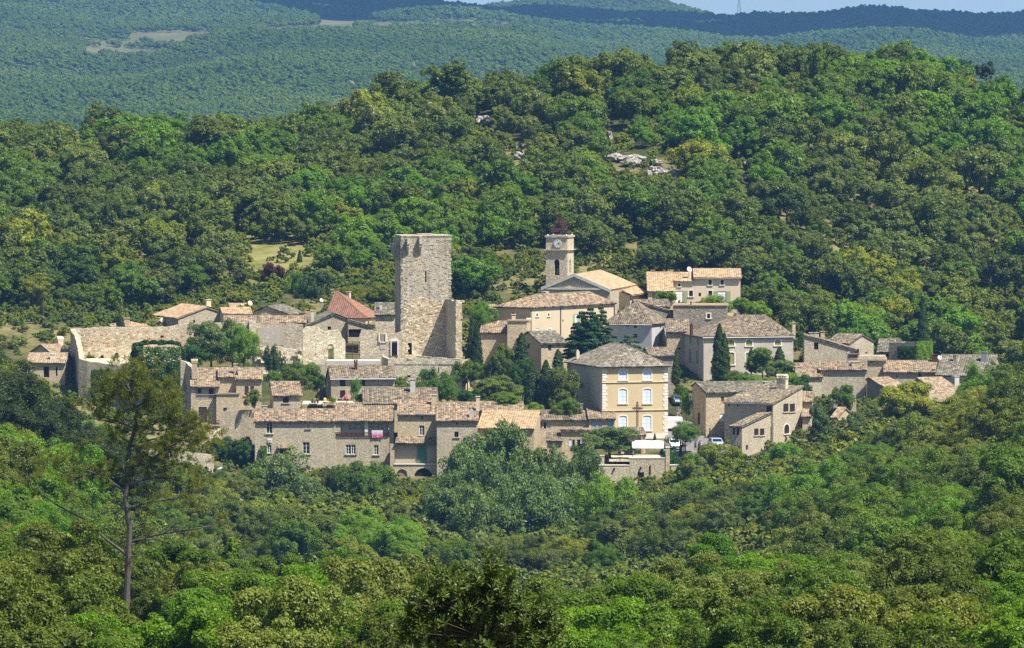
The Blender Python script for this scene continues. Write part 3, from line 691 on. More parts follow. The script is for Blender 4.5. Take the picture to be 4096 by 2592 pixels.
def patch(mb, pts, per=.36, amp=.085, n=6, thick=.13, seed=0, flat=False):
    """corrugated tile field on a planar roof polygon; pts[0]->pts[1] is the eave"""
    pts = [Vector(p) for p in pts]; e = (pts[1] - pts[0]).normalized(); nn = (pts[1] - pts[0]).cross(pts[-1] - pts[0]).normalized()
    if nn.z < 0: nn = -nn
    s = nn.cross(e).normalized()
    if s.z < 0: s = -s
    o = pts[0]; P2 = [((p - o).dot(e), (p - o).dot(s)) for p in pts]
    e0, e1 = min(p[0] for p in P2), max(p[0] for p in P2)
    ns = max(2, int((e1 - e0) / per * n)); off = (seed * 7.31) % 50
    def span(x):
        lo, hi = 1e9, -1e9
        for (xa, sa), (xb, sb) in zip(P2, P2[1:] + P2[:1]):
            if (xa - x) * (xb - x) <= 0 and abs(xa - xb) > 1e-9:
                t = (x - xa) / (xb - xa); y = sa + t * (sb - sa); lo = min(lo, y); hi = max(hi, y)
        return lo, hi
    cols = []; smax = max(p[1] for p in P2); nrow = max(2, int(smax / .8))
    for k in range(ns + 1):
        x = e0 + (e1 - e0) * k / ns; xq = min(max(x, e0 + 1e-4), e1 - 1e-4); lo, hi = span(xq); cols.append((x, lo, hi))
    vs, uv, fs = [], [], []
    for x, lo, hi in cols:
        wv = 0 if flat else amp * abs(math.sin(math.pi * (x + off) / per)) ** .8
        for r in range(nrow + 1):
            y = lo + (hi - lo) * r / nrow
            sag = .035 * math.sin(x * .9 + off) * math.sin(y * .8 + off * 1.7) + .02 * math.sin(x * 2.3 + y * 1.1 + off)
            vs.append(o + e * x + s * y + nn * (wv + sag + .05)); uv.append((x + off, y + off))
    m = nrow + 1
    for k in range(ns):
        for r in range(nrow): fs.append((k * m + r, (k + 1) * m + r, (k + 1) * m + r + 1, k * m + r + 1))
    mb.add(vs, fs, 0, uv)
    low = [p - nn * thick for p in pts]; hi2 = [p - nn * .012 for p in pts]; k = len(pts)
    mb.add(hi2 + low, [list(range(k)), list(range(k, 2 * k))[::-1]] + [(i, (i + 1) % k, k + (i + 1) % k, k + i) for i in range(k)], 0,
           [(off + p[0], off + p[1]) for p in P2] * 2)
def ridge(mb, a, b, r=.13):
    a, b = Vector(a), Vector(b); L = (b - a).length; n = max(2, int(L / .5)); vs = []
    mb.tube([a.lerp(b, i / n) + Vector((0, 0, .03 + .015 * (i % 2))) for i in range(n + 1)], r, 6)
    k = n * 6
    mb.uv[-(n * 6 * 4 + 12):] = [(3.1 * i, .7 * i) for i in range(n * 6 * 4 + 12)]
SEED = [1]
HOUSES = {}
class House:
    def __init__(s, name, key, label, Z, Y, L, cat='house', group=None, mat='st_grey'):
        s.Z, s.mat, s.key = Z, mat, key; s.Y0 = Y
        u, v = q(Z, *L); p = at(u, v, Y); s.root = empty(name, (p.x, p.y, ground_z(p)), label, cat, group); HOUSES[key] = s
        s.roofobj = None
    def block(s, Y, L, R, base, yaw=0, S=None, depth=None, roof='gx', rv=None, pitch=.31, mat=None, tiles='t_mix', oh=.35, ohs=.18, wins=(), swins=(), gutter=None, deep=2.5, side2=None, hipl=.5, hipr=.5, apexu=None, back=None, eave2=None, corn=True):
        """L: left eave corner of the front (zone px), R: x of its right end, base: y of the foot, rv: y of the ridge,
        S: x of the far corner of the visible side (left side for yaw > 0, right side for yaw < 0)"""
        Z = s.Z; mat = mat or s.mat; ya = math.radians(yaw); SEED[0] += 1; sd = SEED[0]
        ex = Vector((math.cos(ya), math.sin(ya), 0)); ey = Vector((-math.sin(ya), math.cos(ya), 0))
        P0 = at(*q(Z, *L), Y); w = hit_plane(qx(Z, R), qy(Z, L[1]), P0, ex)[0]; zE = P0.z
        zB = at(qx(Z, L[0]), qy(Z, base), Y).z - deep
        P1 = P0 + ex * w
        if S is not None:
            pc = P0 if yaw > 0 else P1; depth = abs(hit_plane(qx(Z, S), qy(Z, L[1]), pc, ey)[0])
        half = None
        if rv is not None:
            um = (qx(Z, L[0]) + qx(Z, R)) / 2 if apexu is None else qx(Z, apexu); lo, hi = .3, 30
            mid = P0 + ex * (w / 2)
            for _ in range(40):
                h = (lo + hi) / 2; pv = proj(mid + ey * h + UPZ * pitch * h)[1]
                if pv > qy(Z, rv): lo = h
                else: hi = h
            half = h
        if depth is None: depth = (2 * half if roof in ('gx', 'hip') else half) if half else 6.0
        if roof in ('gx',) and half is not None: ridge_t = min(half, depth * .92)
        else: ridge_t = depth / 2
        P2, P3 = P1 + ey * depth, P0 + ey * depth
        s.P0, s.P1, s.ex, s.ey, s.w, s.depth, s.zE, s.zB = P0, P1, ex, ey, w, depth, zE, zB
        rise = pitch * ridge_t
        nf, nb, nl, nr = -ey, ey, -ex, ex
        V = lambda x, y, z: P0 + ex * x + ey * y + UPZ * z     # z relative to eave
        # tops of the four walls
        flat = [(0, zE), (w, zE)]; sl = [(0, zE), (depth, zE)]
        tf, tb, tl, tr = list(flat), list(flat), list(sl), list(sl)
        hs = pitch * depth; hw = pitch * w
        if roof == 'gx': 
            rb = zE + rise - pitch * (depth - ridge_t)
            tl = tr = [(0, zE), (ridge_t, zE + rise), (depth, rb)]; tb = [(0, rb), (w, rb)]
        elif roof == 'gy':
            ax = w / 2 if apexu is None else min(max(hit_plane(qx(Z, apexu), qy(Z, L[1]), P0, ex)[0], .1), w - .1)
            rise = pitch * w / 2
            if rv is not None: rise = hit_plane(qx(Z, apexu if apexu else (L[0] + R) / 2), qy(Z, rv), P0, ex)[1] - zE
            er = 0 if eave2 is None else hit_plane(qx(Z, R), qy(Z, eave2), P0, ex)[1] - zE
            tf = tb = [(0, zE), (ax, zE + rise), (w, zE + er)]; tr = [(0, zE + er), (depth, zE + er)]
        elif roof == 'shed_f': tl = tr = [(0, zE), (depth, zE + hs)]; tb = [(0, zE + hs), (w, zE + hs)]
        elif roof == 'shed_r':
            er = hit_plane(qx(Z, R), qy(Z, eave2), P0, ex)[1] - zE; tf = tb = [(0, zE), (w, zE + er)]; tr = [(0, zE + er), (depth, zE + er)]
        # windows -> holes
        def holes(wl, p, d, n, plane_len):
            out = []
            for (x0, y0, x1, y1, typ) in wl:
                if d is ex or d.dot(ex) > .9:
                    a = hit_plane(qx(Z, x0), qy(Z, y1), p, d); b = hit_plane(qx(Z, x1), qy(Z, y0), p, d)
                else:
                    a = hit_plane(qx(Z, x0), qy(Z, y1), p, d); b = hit_plane(qx(Z, x1), qy(Z, y0), p, d)
                t0, t1 = sorted((a[0], b[0])); z0, z1 = sorted((a[1], b[1]))
                t0 = max(t0, .05); t1 = min(t1, plane_len - .05)
                if t1 - t0 < .1: continue
                arch = 0
                if typ[0] == 'a': arch = min((t1 - t0) / 2, (z1 - z0) * .45); typ = typ[1:]
                elif typ[0] == 's': arch = (t1 - t0) * .16; typ = typ[1:]
                out.append((t0, t1, z0, z1, arch, typ))
            return out
        hf = holes(wins, P0, ex, nf, w)
        sp, sdir, sn = (P0, ey, nl) if yaw > 0 or side2 == 'l' else (P1, ey, nr)
        hsd = holes(swins, sp, ey, sn, depth)
        mb = MB()
        wall_holes(mb, P0, ex, nf, w, zB, tf, hf)
        wall_holes(mb, P3, ex, nb, w, zB, tb, [])
        wall_holes(mb, P0, ey, nl, depth, zB, tl, hsd if sn is nl else [])
        wall_holes(mb, P1, ey, nr, depth, zB, tr, hsd if sn is nr else [])
        wobj = mb.build('wall', M[mat], s.root)
        for h in hf: s.window(P0, ex, nf, h)
        for h in hsd: s.window(sp, ey, sn, h)
        # roof
        rb = MB(); k = pitch
        if roof == 'gx':
            r0, r1 = V(-ohs, ridge_t, rise), V(w + ohs, ridge_t, rise); bt = depth + .2
            patch(rb, [V(-ohs, -oh, -oh * k), V(w + ohs, -oh, -oh * k), r1, r0], seed=sd)
            patch(rb, [V(w + ohs, bt, rise - (bt - ridge_t) * k), V(-ohs, bt, rise - (bt - ridge_t) * k), r0, r1], seed=sd + 3); ridge(rb, r0, r1)
        elif roof == 'shed_f':
            patch(rb, [V(-ohs, -oh, -oh * k), V(w + ohs, -oh, -oh * k), V(w + ohs, depth + .15, (depth + .15) * k), V(-ohs, depth + .15, (depth + .15) * k)], seed=sd)
        elif roof == 'shed_r':
            kk = er / w
            patch(rb, [V(w + oh, depth + .15, er + oh * kk), V(w + oh, -ohs, er + oh * kk), V(-.1, -ohs, 0), V(-.1, depth + .15, 0)], seed=sd)
        elif roof == 'gy':
            ka = rise / ax; kb = (rise - er) / (w - ax); a0, a1 = V(ax, -ohs, rise), V(ax, depth + .2, rise)
            patch(rb, [V(-oh, depth + .2, -oh * ka), V(-oh, -ohs, -oh * ka), a0, a1], seed=sd)
            patch(rb, [V(w + oh, -ohs, er - oh * kb), V(w + oh, depth + .2, er - oh * kb), a1, a0], seed=sd + 5); ridge(rb, a0, a1)
        elif roof == 'hip':
            # ridge along the longer axis; hipl/hipr scale the hip run at its two ends
            if w >= depth:
                hr = k * depth / 2; la, lb = depth / 2 * hipl * 2, depth / 2 * hipr * 2; la = min(la, w * .5); lb = min(lb, w - la)
                a, b = V(la, depth / 2, hr), V(w - lb, depth / 2, hr)
            else:
                hr = k * w / 2; la, lb = w / 2 * hipl * 2, w / 2 * hipr * 2
                a, b = V(w / 2, la, hr), V(w / 2, depth - lb, hr)
            if rv is not None:
                # lift the ridge to its pixel height
                pv = qy(Z, rv); lo, hi = .1, 12
                for _ in range(40):
                    hh = (lo + hi) / 2
                    if proj(Vector((a.x, a.y, zE + hh)))[1] > pv: lo = hh
                    else: hi = hh
                a.z = b.z = zE + hh; hr = hh
            c0, c1, c2, c3 = [V(x, y, -oh * k) for x, y in ((-oh, -oh), (w + oh, -oh), (w + oh, depth + oh), (-oh, depth + oh))]
            if w >= depth:
                patch(rb, [c0, c1, b, a], seed=sd); patch(rb, [c2, c3, a, b], seed=sd + 1); patch(rb, [c1, c2, b], seed=sd + 2); patch(rb, [c3, c0, a], seed=sd + 3)
                for p, r in ((c0, a), (c3, a), (c1, b), (c2, b), (a, b)): ridge(rb, p, r, .12)
            else:
                patch(rb, [c0, c1, a], seed=sd); patch(rb, [c2, c3, b], seed=sd + 1); patch(rb, [c1, c2, b, a], seed=sd + 2); patch(rb, [c3, c0, a, b], seed=sd + 3)
                for p, r in ((c0, a), (c1, a), (c2, b), (c3, b), (a, b)): ridge(rb, p, r, .12)
        elif roof == 'flat':
            rb.box(V(-.15, -.15, 0), ex * (w + .3), ey * (depth + .3), UPZ * .18)
        if rb.v:
            s.roofobj = rb.build('roof', M[tiles], s.root)
        if corn and roof in ('gx', 'hip', 'shed_f'):
            cb = MB(); dz = -.13
            cb.box(V(-.06, -.14, -.30), ex * (w + .12), ey * .145, UPZ * .26)
            if sn is nl and yaw > 0 and roof == 'hip': cb.box(V(-.14, .02, -.30), ey * (depth - .02), ex * .145, UPZ * .26)
            if sn is nr and yaw < 0 and roof == 'hip': cb.box(V(w - .005, .02, -.30), ey * (depth - .02), ex * .145, UPZ * .26)
            cb.build('cornice', M['trim' if mat in ('yellow', 'cream') else mat], s.root)
        if gutter:
            gb = MB(); gb.tube([V(-ohs, -oh - .05, -oh * k - .06), V(w + ohs, -oh - .05, -oh * k - .06)], .07, 6); gb.build('gutter', M[gutter], s.root)
        s.half = half; s.ridge_t = ridge_t
        return s
    def window(s, o, d, n, h):
        t0, t1, z0, z1, arch, typ = h; dep = .2
        P = lambda x, z, y=0.0: Vector((o.x + d.x * x, o.y + d.y * x, z)) - n * y
        dd = d; W = t1 - t0; H = z1 - z0
        def panel(mb, x0, x1, za, zb, y, th=.04, ar=0):
            if ar:
                a = arch_pts(x0, x1, zb, ar); pts = [P(x0, za, y), P(x1, za, y)] + [P(x, z, y) for x, z in a[::-1]]
                mb.prism(pts, -n * th)
            else: mb.prism([P(x0, za, y), P(x1, za, y), P(x1, zb, y), P(x0, zb, y)], -n * th)
        if typ == 'N': return None
        door = typ.startswith('D'); nm = 'door' if door else 'window'
        c = typ.lstrip('D')
        wr = bpy.data.objects.new(nm, None)
        # the back of the opening carries the name: dark pane or shutter leaves
        if c[0] in 'wgvz':      # glazed: white / grey-dark frame
            mb = MB(); panel(mb, t0, t1, z0, z1, dep - .02, .03); wo = mb.build(nm, M['glass'], s.root)
            fm = M['white'] if c[0] == 'w' else M['wood2']
            fb = MB(); fw = min(.07, W * .12); y = dep - .06
            for x in ((t0, t0 + fw), (t1 - fw, t1), ((t0 + t1) / 2 - fw * .55, (t0 + t1) / 2 + fw * .55)): panel(fb, x[0], x[1], z0, z1, y, .04)
            for zz in (z0, z1 - fw): panel(fb, t0, t1, zz, zz + fw, y + .003, .034)
            nb = 3 if H > 1.1 else 2
            for i in range(1, nb): panel(fb, t0, t1, z0 + H * i / nb - .015, z0 + H * i / nb + .015, y + .003, .034)
            fb.build('frame', fm, wo)
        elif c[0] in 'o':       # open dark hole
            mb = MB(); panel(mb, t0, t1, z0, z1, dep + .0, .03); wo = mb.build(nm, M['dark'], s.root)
        elif c[0] == 'x':       # brick infill
            mb = MB(); panel(mb, t0, t1, z0, z1, dep, .05); wo = mb.build(nm, M['brick'], s.root)
        else:
            mt = {'d': 'wood', 'k': 'wood2', 'b': 'blue', 'B': 'blue2', 'l': 'olive', 't': 'teal', 'n': 'green', 'r': 'redwood', 'W': 'white', 'S': 'sage', 'G': 'st_grey'}[c[0]]
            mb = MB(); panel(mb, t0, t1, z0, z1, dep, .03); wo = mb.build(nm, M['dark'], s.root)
            gap = .012
            if W > .75:
                for a, b in ((t0 + .02, (t0 + t1) / 2 - gap), ((t0 + t1) / 2 + gap, t1 - .02)):
                    sb = MB(); panel(sb, a, b, z0 + .02, z1 - .02, .07, .045)
                    nsl = 3
                    for i in range(1, nsl + 1):
                        zc = z0 + H * i / (nsl + 1); panel(sb, a + .05, b - .05, zc - .05, zc + .05, .055, .02)
                    sb.build('shutter' if not door else 'leaf', M[mt], wo)
            else:
                sb = MB(); panel(sb, t0 + .02, t1 - .02, z0 + .02, z1 - .02, .07, .045); sb.build('shutter' if not door else 'leaf', M[mt], wo)
        tail = c[1:]
        if 'f' in tail:      # pale stone surround
            rb = MB(); sw = .2; T = M['trim']
            for x in ((t0 - sw, t0), (t1, t1 + sw)): panel(rb, x[0], x[1], z0 - .12, z1 - (arch if arch else 0) + (0 if arch else sw), -.035, .034)
            if arch:
                outer = arch_pts(t0 - sw, t1 + sw, z1 + sw, arch + sw); inner = arch_pts(t0, t1, z1, arch)
                for (a, b), (c1, d1) in zip(zip(outer, outer[1:]), zip(inner, inner[1:])):
                    rb.prism([P(*a, -.035), P(*b, -.035), P(*d1, -.035), P(*c1, -.035)], -n * .034)
            else: panel(rb, t0, t1, z1, z1 + sw, -.036, .034)
            rb.build('surround', T, wo)
        if 's' in tail or 'f' in tail:
            sb = MB(); panel(sb, t0 - .22, t1 + .22, z0 - .14, z0 - .01, -.14, .135); sb.build('sill', M['trim' if 'f' in tail else s.mat], wo)
        if 'O' in tail:      # shutters folded open against the wall
            for a, b in ((t0 - W * .55, t0 - .02), (t1 + .02, t1 + W * .55)):
                sb = MB(); panel(sb, a, b, z0, z1, -.05, .045); sb.build('shutter', M['blue' if 'b' in tail else 'sage'], wo)
        if not typ: pass
        bpy.data.objects.remove(wr)
        return wo
    def chimney(s, x0, y0, x1, y1, back=None, mat=None, cap='slab', Z=None, d=None):
        """chimney on the roof, given by its pixel box"""
        Z = Z or s.Z; back = s.depth * .4 if back is None else back
        base = s.P0 + s.ey * back; t, z, p = hit_plane(qx(Z, x0), qy(Z, y1), base, s.ex); t2, z2, p2 = hit_plane(qx(Z, x1), qy(Z, y0), base, s.ex)
        w = abs(t2 - t); dd = d or max(.5, min(.9, w)); mb = MB(); o = p; H = z2 - z
        mb.box(o - UPZ * 1.2, s.ex * w, s.ey * dd, UPZ * (H * .8 + 1.2))
        t0 = o + UPZ * H * .8
        if cap == 'slab':
            for a in (0, w - .13): mb.box(t0 + s.ex * a + s.ey * .02, s.ex * .13, s.ey * (dd - .04), UPZ * H * .14)
            mb.box(t0 - s.ex * .08 - s.ey * .08 + UPZ * H * .14, s.ex * (w + .16), s.ey * (dd + .16), UPZ * H * .07)
        elif cap == 'tiles':
            mb.box(t0 - s.ex * .05 - s.ey * .05, s.ex * (w + .1), s.ey * (dd + .1), UPZ * H * .06)
            for a in (0, w / 2 - .07, w - .14): mb.box(t0 + s.ex * a + UPZ * H * .06, s.ex * .14, s.ey * dd, UPZ * H * .1)
            mb.tube([t0 + UPZ * H * .17 - s.ex * .1 + s.ey * dd / 2, t0 + UPZ * H * .17 + s.ex * (w + .1) + s.ey * dd / 2], dd * .42, 8)
        elif cap == 'pot':
            mb.lathe(t0 + s.ex * w / 2 + s.ey * dd / 2, [(w * .3, 0), (w * .3, H * .14), (w * .42, H * .15), (w * .1, H * .24)], 8)
        par = s.roofobj if s.roofobj is not None else s.root
        return mb.build('chimney', M[mat or s.mat], par)
def ruin(name, label, cat, pts, base, thick, mat, jag=.25, seg=.55, parent=None, part=None, n_out=None, dz=3.0, holes=(), build=True, mb=None):
    """free-standing wall along pts [(u, v_top, Y)] (full px) with a broken top; base: v of the foot at each point"""
    own = mb is None; mb = mb or MB(); P = [at(*p) for p in pts]
    B = [at(p[0], b, p[2]).z - dz for p, b in zip(pts, base if hasattr(base, '__len__') else [base] * len(pts))]
    top, bot = [], []
    for (a, b), (za, zb) in zip(zip(P, P[1:]), zip(B, B[1:])):
        L = (b - a).length; n = max(1, int(L / seg))
        for i in range(n + (b is P[-1])):
            t = i / n; p = a.lerp(b, t); top.append(p + UPZ * (R.uniform(-jag, jag * .4) if 0 < i else 0)); bot.append(Vector((p.x, p.y, za + (zb - za) * t)))
    N = []
    for i in range(len(top)):
        d = top[min(i + 1, len(top) - 1)] - top[max(i - 1, 0)]; d.z = 0; d.normalize(); N.append(Vector((-d.y, d.x, 0)))
    n = len(top); vs = top + bot + [p + k * thick for p, k in zip(top, N)] + [p + k * thick for p, k in zip(bot, N)]
    fs = []
    for i in range(n - 1):
        fs += [(n + i, n + i + 1, i + 1, i), (2 * n + i, 2 * n + i + 1, 3 * n + i + 1, 3 * n + i), (i, i + 1, 2 * n + i + 1, 2 * n + i)]
    fs += [(n, 0, 2 * n, 3 * n), (n - 1, 2 * n - 1, 4 * n - 1, 3 * n - 1)]
    mb.add(vs, fs)
    if not own: return mb
    if parent is None:
        o = mb.build(name, M[mat], origin=(P[0].x, P[0].y, B[0])); props(o, label, cat); return o
    return mb.build(part or name, M[mat], parent)
def on_front(h, x, y, out=0.0, Z=None):
    """point on a house front seen at zone pixel x, y; out: metres towards the viewer"""
    t, z, p = hit_plane(qx(Z or h.Z, x), qy(Z or h.Z, y), h.P0, h.ex); return p - h.ey * out
# ------------------------------------------------------------------ castle
def Z3(x, y, Y): return at(*q(3, x, y), Y)
kp = empty('castle_keep', Z3(557, 1140, 1185), 'tall square ruined castle keep of weathered grey stone', 'tower')
ya = math.radians(-0); A = Z3(557, 100, 1185); ya = math.radians(12)
ex = Vector((math.cos(ya), math.sin(ya), 0)); ey = Vector((-math.sin(ya), math.cos(ya), 0))
w = hit_plane(*q(3, 986, 105), A, ex)[0]; dep = abs(hit_plane(*q(3, 500, 95), A, ey)[0])
zt, zb = A.z, Z3(557, 1140, 1185).z - 2; 
def kf(x, y, out=0.0): return hit_plane(*q(3, x, y), A, ex)[2] - ey * out
def khole(x0, y0, x1, y1, arch=0): 
    a, b = hit_plane(*q(3, x0, y1), A, ex), hit_plane(*q(3, x1, y0), A, ex); return (a[0], b[0], a[1], b[1], arch)
zsplit = kf(700, 655).z
mb = MB(); hs = [khole(762, 402, 775, 498), khole(730, 146, 739, 158), khole(612, 1026, 648, 1130), khole(690, 956, 703, 972), khole(755, 958, 768, 974), khole(808, 960, 820, 976), khole(868, 962, 880, 977)]
wall_holes(mb, A, ex, -ey, w, zb, [(0, zt), (w, zt)], hs, .5)
wall_holes(mb, A + ey * dep, ex, ey, w, zb, [(0, zt), (w, zt)], []); wall_holes(mb, A, ey, -ex, dep, zb, [(0, zt), (dep, zt)], []); wall_holes(mb, A + ex * w, ey, ex, dep, zb, [(0, zt), (dep, zt)], [])
mb.build('wall', M['st_keep'], kp)
rag = [(0.0, kf(560, 905).z)]
for x, y in ((575, 880), (600, 850), (625, 800), (634, 700), (648, 640), (690, 612), (740, 625), (762, 640), (800, 655), (850, 690), (880, 668), (915, 650), (945, 655), (985, 650)):
    xx = hit_plane(*q(3, x, y), A, ex)[0]; p_ = rag[-1]
    for t_ in (.35, .7): rag.append((p_[0] + (xx - p_[0]) * t_, p_[1] + (kf(x, y).z - p_[1]) * t_ + R.uniform(-.25, .25)))
    rag.append((min(xx, w), kf(x, y).z))
rag[-1] = (w, rag[-1][1])
mb = MB(); wall_holes(mb, A - ey * .035, ex, -ey, w, zb, rag, hs[2:], .03); lw = mb.build('lower_wall', M['st_gold'], kp)
mb = MB()
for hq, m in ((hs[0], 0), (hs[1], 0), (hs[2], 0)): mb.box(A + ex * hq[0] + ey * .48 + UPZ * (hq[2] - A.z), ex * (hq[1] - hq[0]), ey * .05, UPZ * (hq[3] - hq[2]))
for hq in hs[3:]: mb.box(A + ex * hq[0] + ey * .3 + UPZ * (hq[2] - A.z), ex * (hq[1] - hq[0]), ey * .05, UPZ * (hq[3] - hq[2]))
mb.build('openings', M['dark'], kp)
# broken masonry skin on the lower front: irregular stones standing out a little
mb = MB()
for i in range(420):
    x, y = R.uniform(566, 930), R.uniform(640, 1125)
    if y < 660 + 60 * math.sin(x * .02) ** 2 and R.random() < .7: continue
    if 600 < x < 660 and y > 1015: continue
    p = kf(x, y); s1, s2, s3 = R.uniform(.25, .7), R.uniform(.16, .34), R.uniform(.03, .10); mb.box(p - ey * s3, ex * s1, ey * (s3 - .003), UPZ * s2)
props(mb.build('rough_masonry', M['st_gold'], lw), kind='stuff')
mb = MB()
for i in range(200):
    x, y = R.uniform(566, 975), R.uniform(110, 640); p = kf(x, y); s1, s2, s3 = R.uniform(.25, .6), R.uniform(.14, .28), R.uniform(.02, .06); mb.box(p - ey * s3, ex * s1, ey * (s3 - .003), UPZ * s2)
for i in range(70):
    for xs_ in (557, 984):
        y = R.uniform(110, 1120); p = kf(xs_, y); s1, s2 = R.uniform(.06, .16), R.uniform(.2, .45); mb.box(p - ey * .05 + ex * (-s1 if xs_ < 700 else -.25), ex * (s1 + .25), ey * R.uniform(.3, .6), UPZ * s2)
props(mb.build('rough_masonry', M['st_keep'], kp), kind='stuff')
mb = MB(); mb.box(A - ex * .1 - ey * .1 + UPZ * .003, ex * (w + .3), ey * (dep + .2), UPZ * .16); mb.box(A + ex * 3.2 + ey * 3 + UPZ * .225, ex * 2.5, ey * 1.4, UPZ * .12); mb.build('roof_slab', M['st_castle'], kp)
# corbel ears of the lost breteche, front and left
for x0, x1, y0, y1, out in ((597, 620, 115, 245, .95), (703, 728, 100, 250, .95)):
    mb = MB(); p = kf(x0, y0, 0); W = (kf(x1, y0) - p).dot(ex); H = p.z - kf(x0, y1).z
    for k, (f0, f1, oo) in enumerate(((0, .42, 1), (.42, .6, .85), (.6, .75, .62), (.75, .88, .4), (.88, 1, .2))): mb.box(p - UPZ * H * f1 - ey * out * oo, ex * W, ey * (out * oo - .003), UPZ * (H * (f1 - f0) - .004))
    mb.build('corbel', M['st_keep'], kp)
for t_ in (1.2, 3.2, 5.2):
    if t_ > dep: continue
    mb = MB(); p = A + ey * t_ - UPZ * 1.2
    for k, (f0, f1, oo) in enumerate(((0, .4, 1), (.4, .65, .75), (.65, .85, .45), (.85, 1, .22))): mb.box(p - UPZ * 2.6 * f1 - ex * .75 * oo, ex * (.75 * oo - .003), ey * .5, UPZ * (2.6 * (f1 - f0) - .004))
    mb.build('corbel', M['st_keep'], kp)
# buttress wall running forward from the keep's right corner
Ybt = 1178.5
a0 = A + ex * (w - .9); a1 = Z3(1030, 1150, Ybt); 
bw = empty('buttress_wall', Vector((a1.x, a1.y, a1.z)), 'ruined buttress wall with a ragged streaked side right of the keep', 'wall')
z0, z1 = kf(940, 648).z, Z3(1030, 655, Ybt).z; zf = Z3(1030, 1155, Ybt).z - 2
d = Vector((a1.x - a0.x, a1.y - a0.y, 0)); L = d.length; d.normalize(); nl = Vector((d.y, -d.x, 0)); 
if nl.x > 0: nl = -nl
thk = hit_plane(*q(3, 1084, 700), Vector((a1.x, a1.y, 0)), ex)[0]
mb = MB(); n = 9; top = []
for i in range(n + 1):
    p = Vector((a0.x, a0.y, 0)) + d * L * i / n; top.append((p, z0 + (z1 - z0) * i / n + R.uniform(-.2, .15)))
vs = []
for p, z in top: vs += [Vector((p.x, p.y, zf)), Vector((p.x, p.y, z)), Vector((p.x, p.y, z - .25)) + ex * thk, Vector((p.x, p.y, zf)) + ex * thk]
fs = []
for i in range(n):
    b = i * 4; fs += [(b, b + 4, b + 5, b + 1), (b + 1, b + 5, b + 6, b + 2), (b + 2, b + 6, b + 7, b + 3)]
fs += [(0, 1, 2, 3), (n * 4 + 3, n * 4 + 2, n * 4 + 1, n * 4)]
mb.add(vs, fs); mb.build('wall', M['st_keep'], bw)
mb = MB(); p = Vector((a1.x, a1.y, z1 - .35)) - ey * .1
mb.box(p, ex * (thk + .4), ey * .9, UPZ * .3); z = zf
while z < z1 - .6:
    hh = R.uniform(.25, .5); mb.box(Vector((a1.x, a1.y, z)) + ex * R.uniform(-.12, .1) - ey * .22, ex * (thk * R.uniform(.8, 1.05)), ey * .215, UPZ * (hh - .01)); z += hh
mb.build('quoin_stones', M['st_gold'], bw)
# lower bastion under the keep
ba = empty('castle_bastion', Z3(1085, 1450, 1174), 'low square bastion of pale blocks in front of the keep', 'wall')
o1, o2 = Z3(490, 1200, 1174), Z3(1084, 1178, 1172); d = Vector((o2.x - o1.x, o2.y - o1.y, 0)); W = d.length; d.normalize(); n_ = Vector((d.y, -d.x, 0))
sh = lambda x0, y0, x1, y1: (hit_plane(*q(3, x0, y1), o1, d)[0], hit_plane(*q(3, x1, y1), o1, d)[0], hit_plane(*q(3, x0, y1), o1, d)[1], hit_plane(*q(3, x0, y0), o1, d)[1], 0)
hh = [sh(875, 1242, 884, 1288), sh(606, 1308, 636, 1326)]
mb = MB(); wall_holes(mb, o1, d, n_, W, o1.z - 9, [(0, o1.z), (W * .25, o1.z + .3), (W * .3, o1.z + .9), (W, o2.z)], hh, .5)
mb.poly(o2 - UPZ * 9, o2, o2 - n_ * 8, o2 - n_ * 8 - UPZ * 9); mb.build('wall', M['st_pale'], ba)
mb = MB()
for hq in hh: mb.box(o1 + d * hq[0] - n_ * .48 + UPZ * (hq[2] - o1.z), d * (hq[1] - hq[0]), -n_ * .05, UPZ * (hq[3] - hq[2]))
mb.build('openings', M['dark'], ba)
mb = MB(); mb.box(o1 - UPZ * .45, d * (W - .02), -n_ * 14, UPZ * .3); mb.build('terrace_top', M['concrete'], ba)
mb = MB()
for i in range(46):
    x = R.uniform(.3, 1) * W; s = R.uniform(.3, .7); zt_ = o1.z + (.9 + (o2.z - o1.z - .9) * max(0, (x / W - .3) / .7)); mb.box(o1 + d * x - n_ * .05 + UPZ * (zt_ - o1.z - .02), d * s, -n_ * R.uniform(.3, .5), UPZ * R.uniform(.08, .26))
mb.build('loose_stones', M['st_pale'], ba)
ruin('parapet_wall', 'low parapet wall on the terrace at the foot of the keep', 'wall', [(*q(3, 385, 1140), 1178), (*q(3, 440, 1165), 1176), (*q(3, 605, 1158), 1176), (*q(3, 672, 1178), 1174)], qy(3, 1200), .5, 'st_castle', .05)
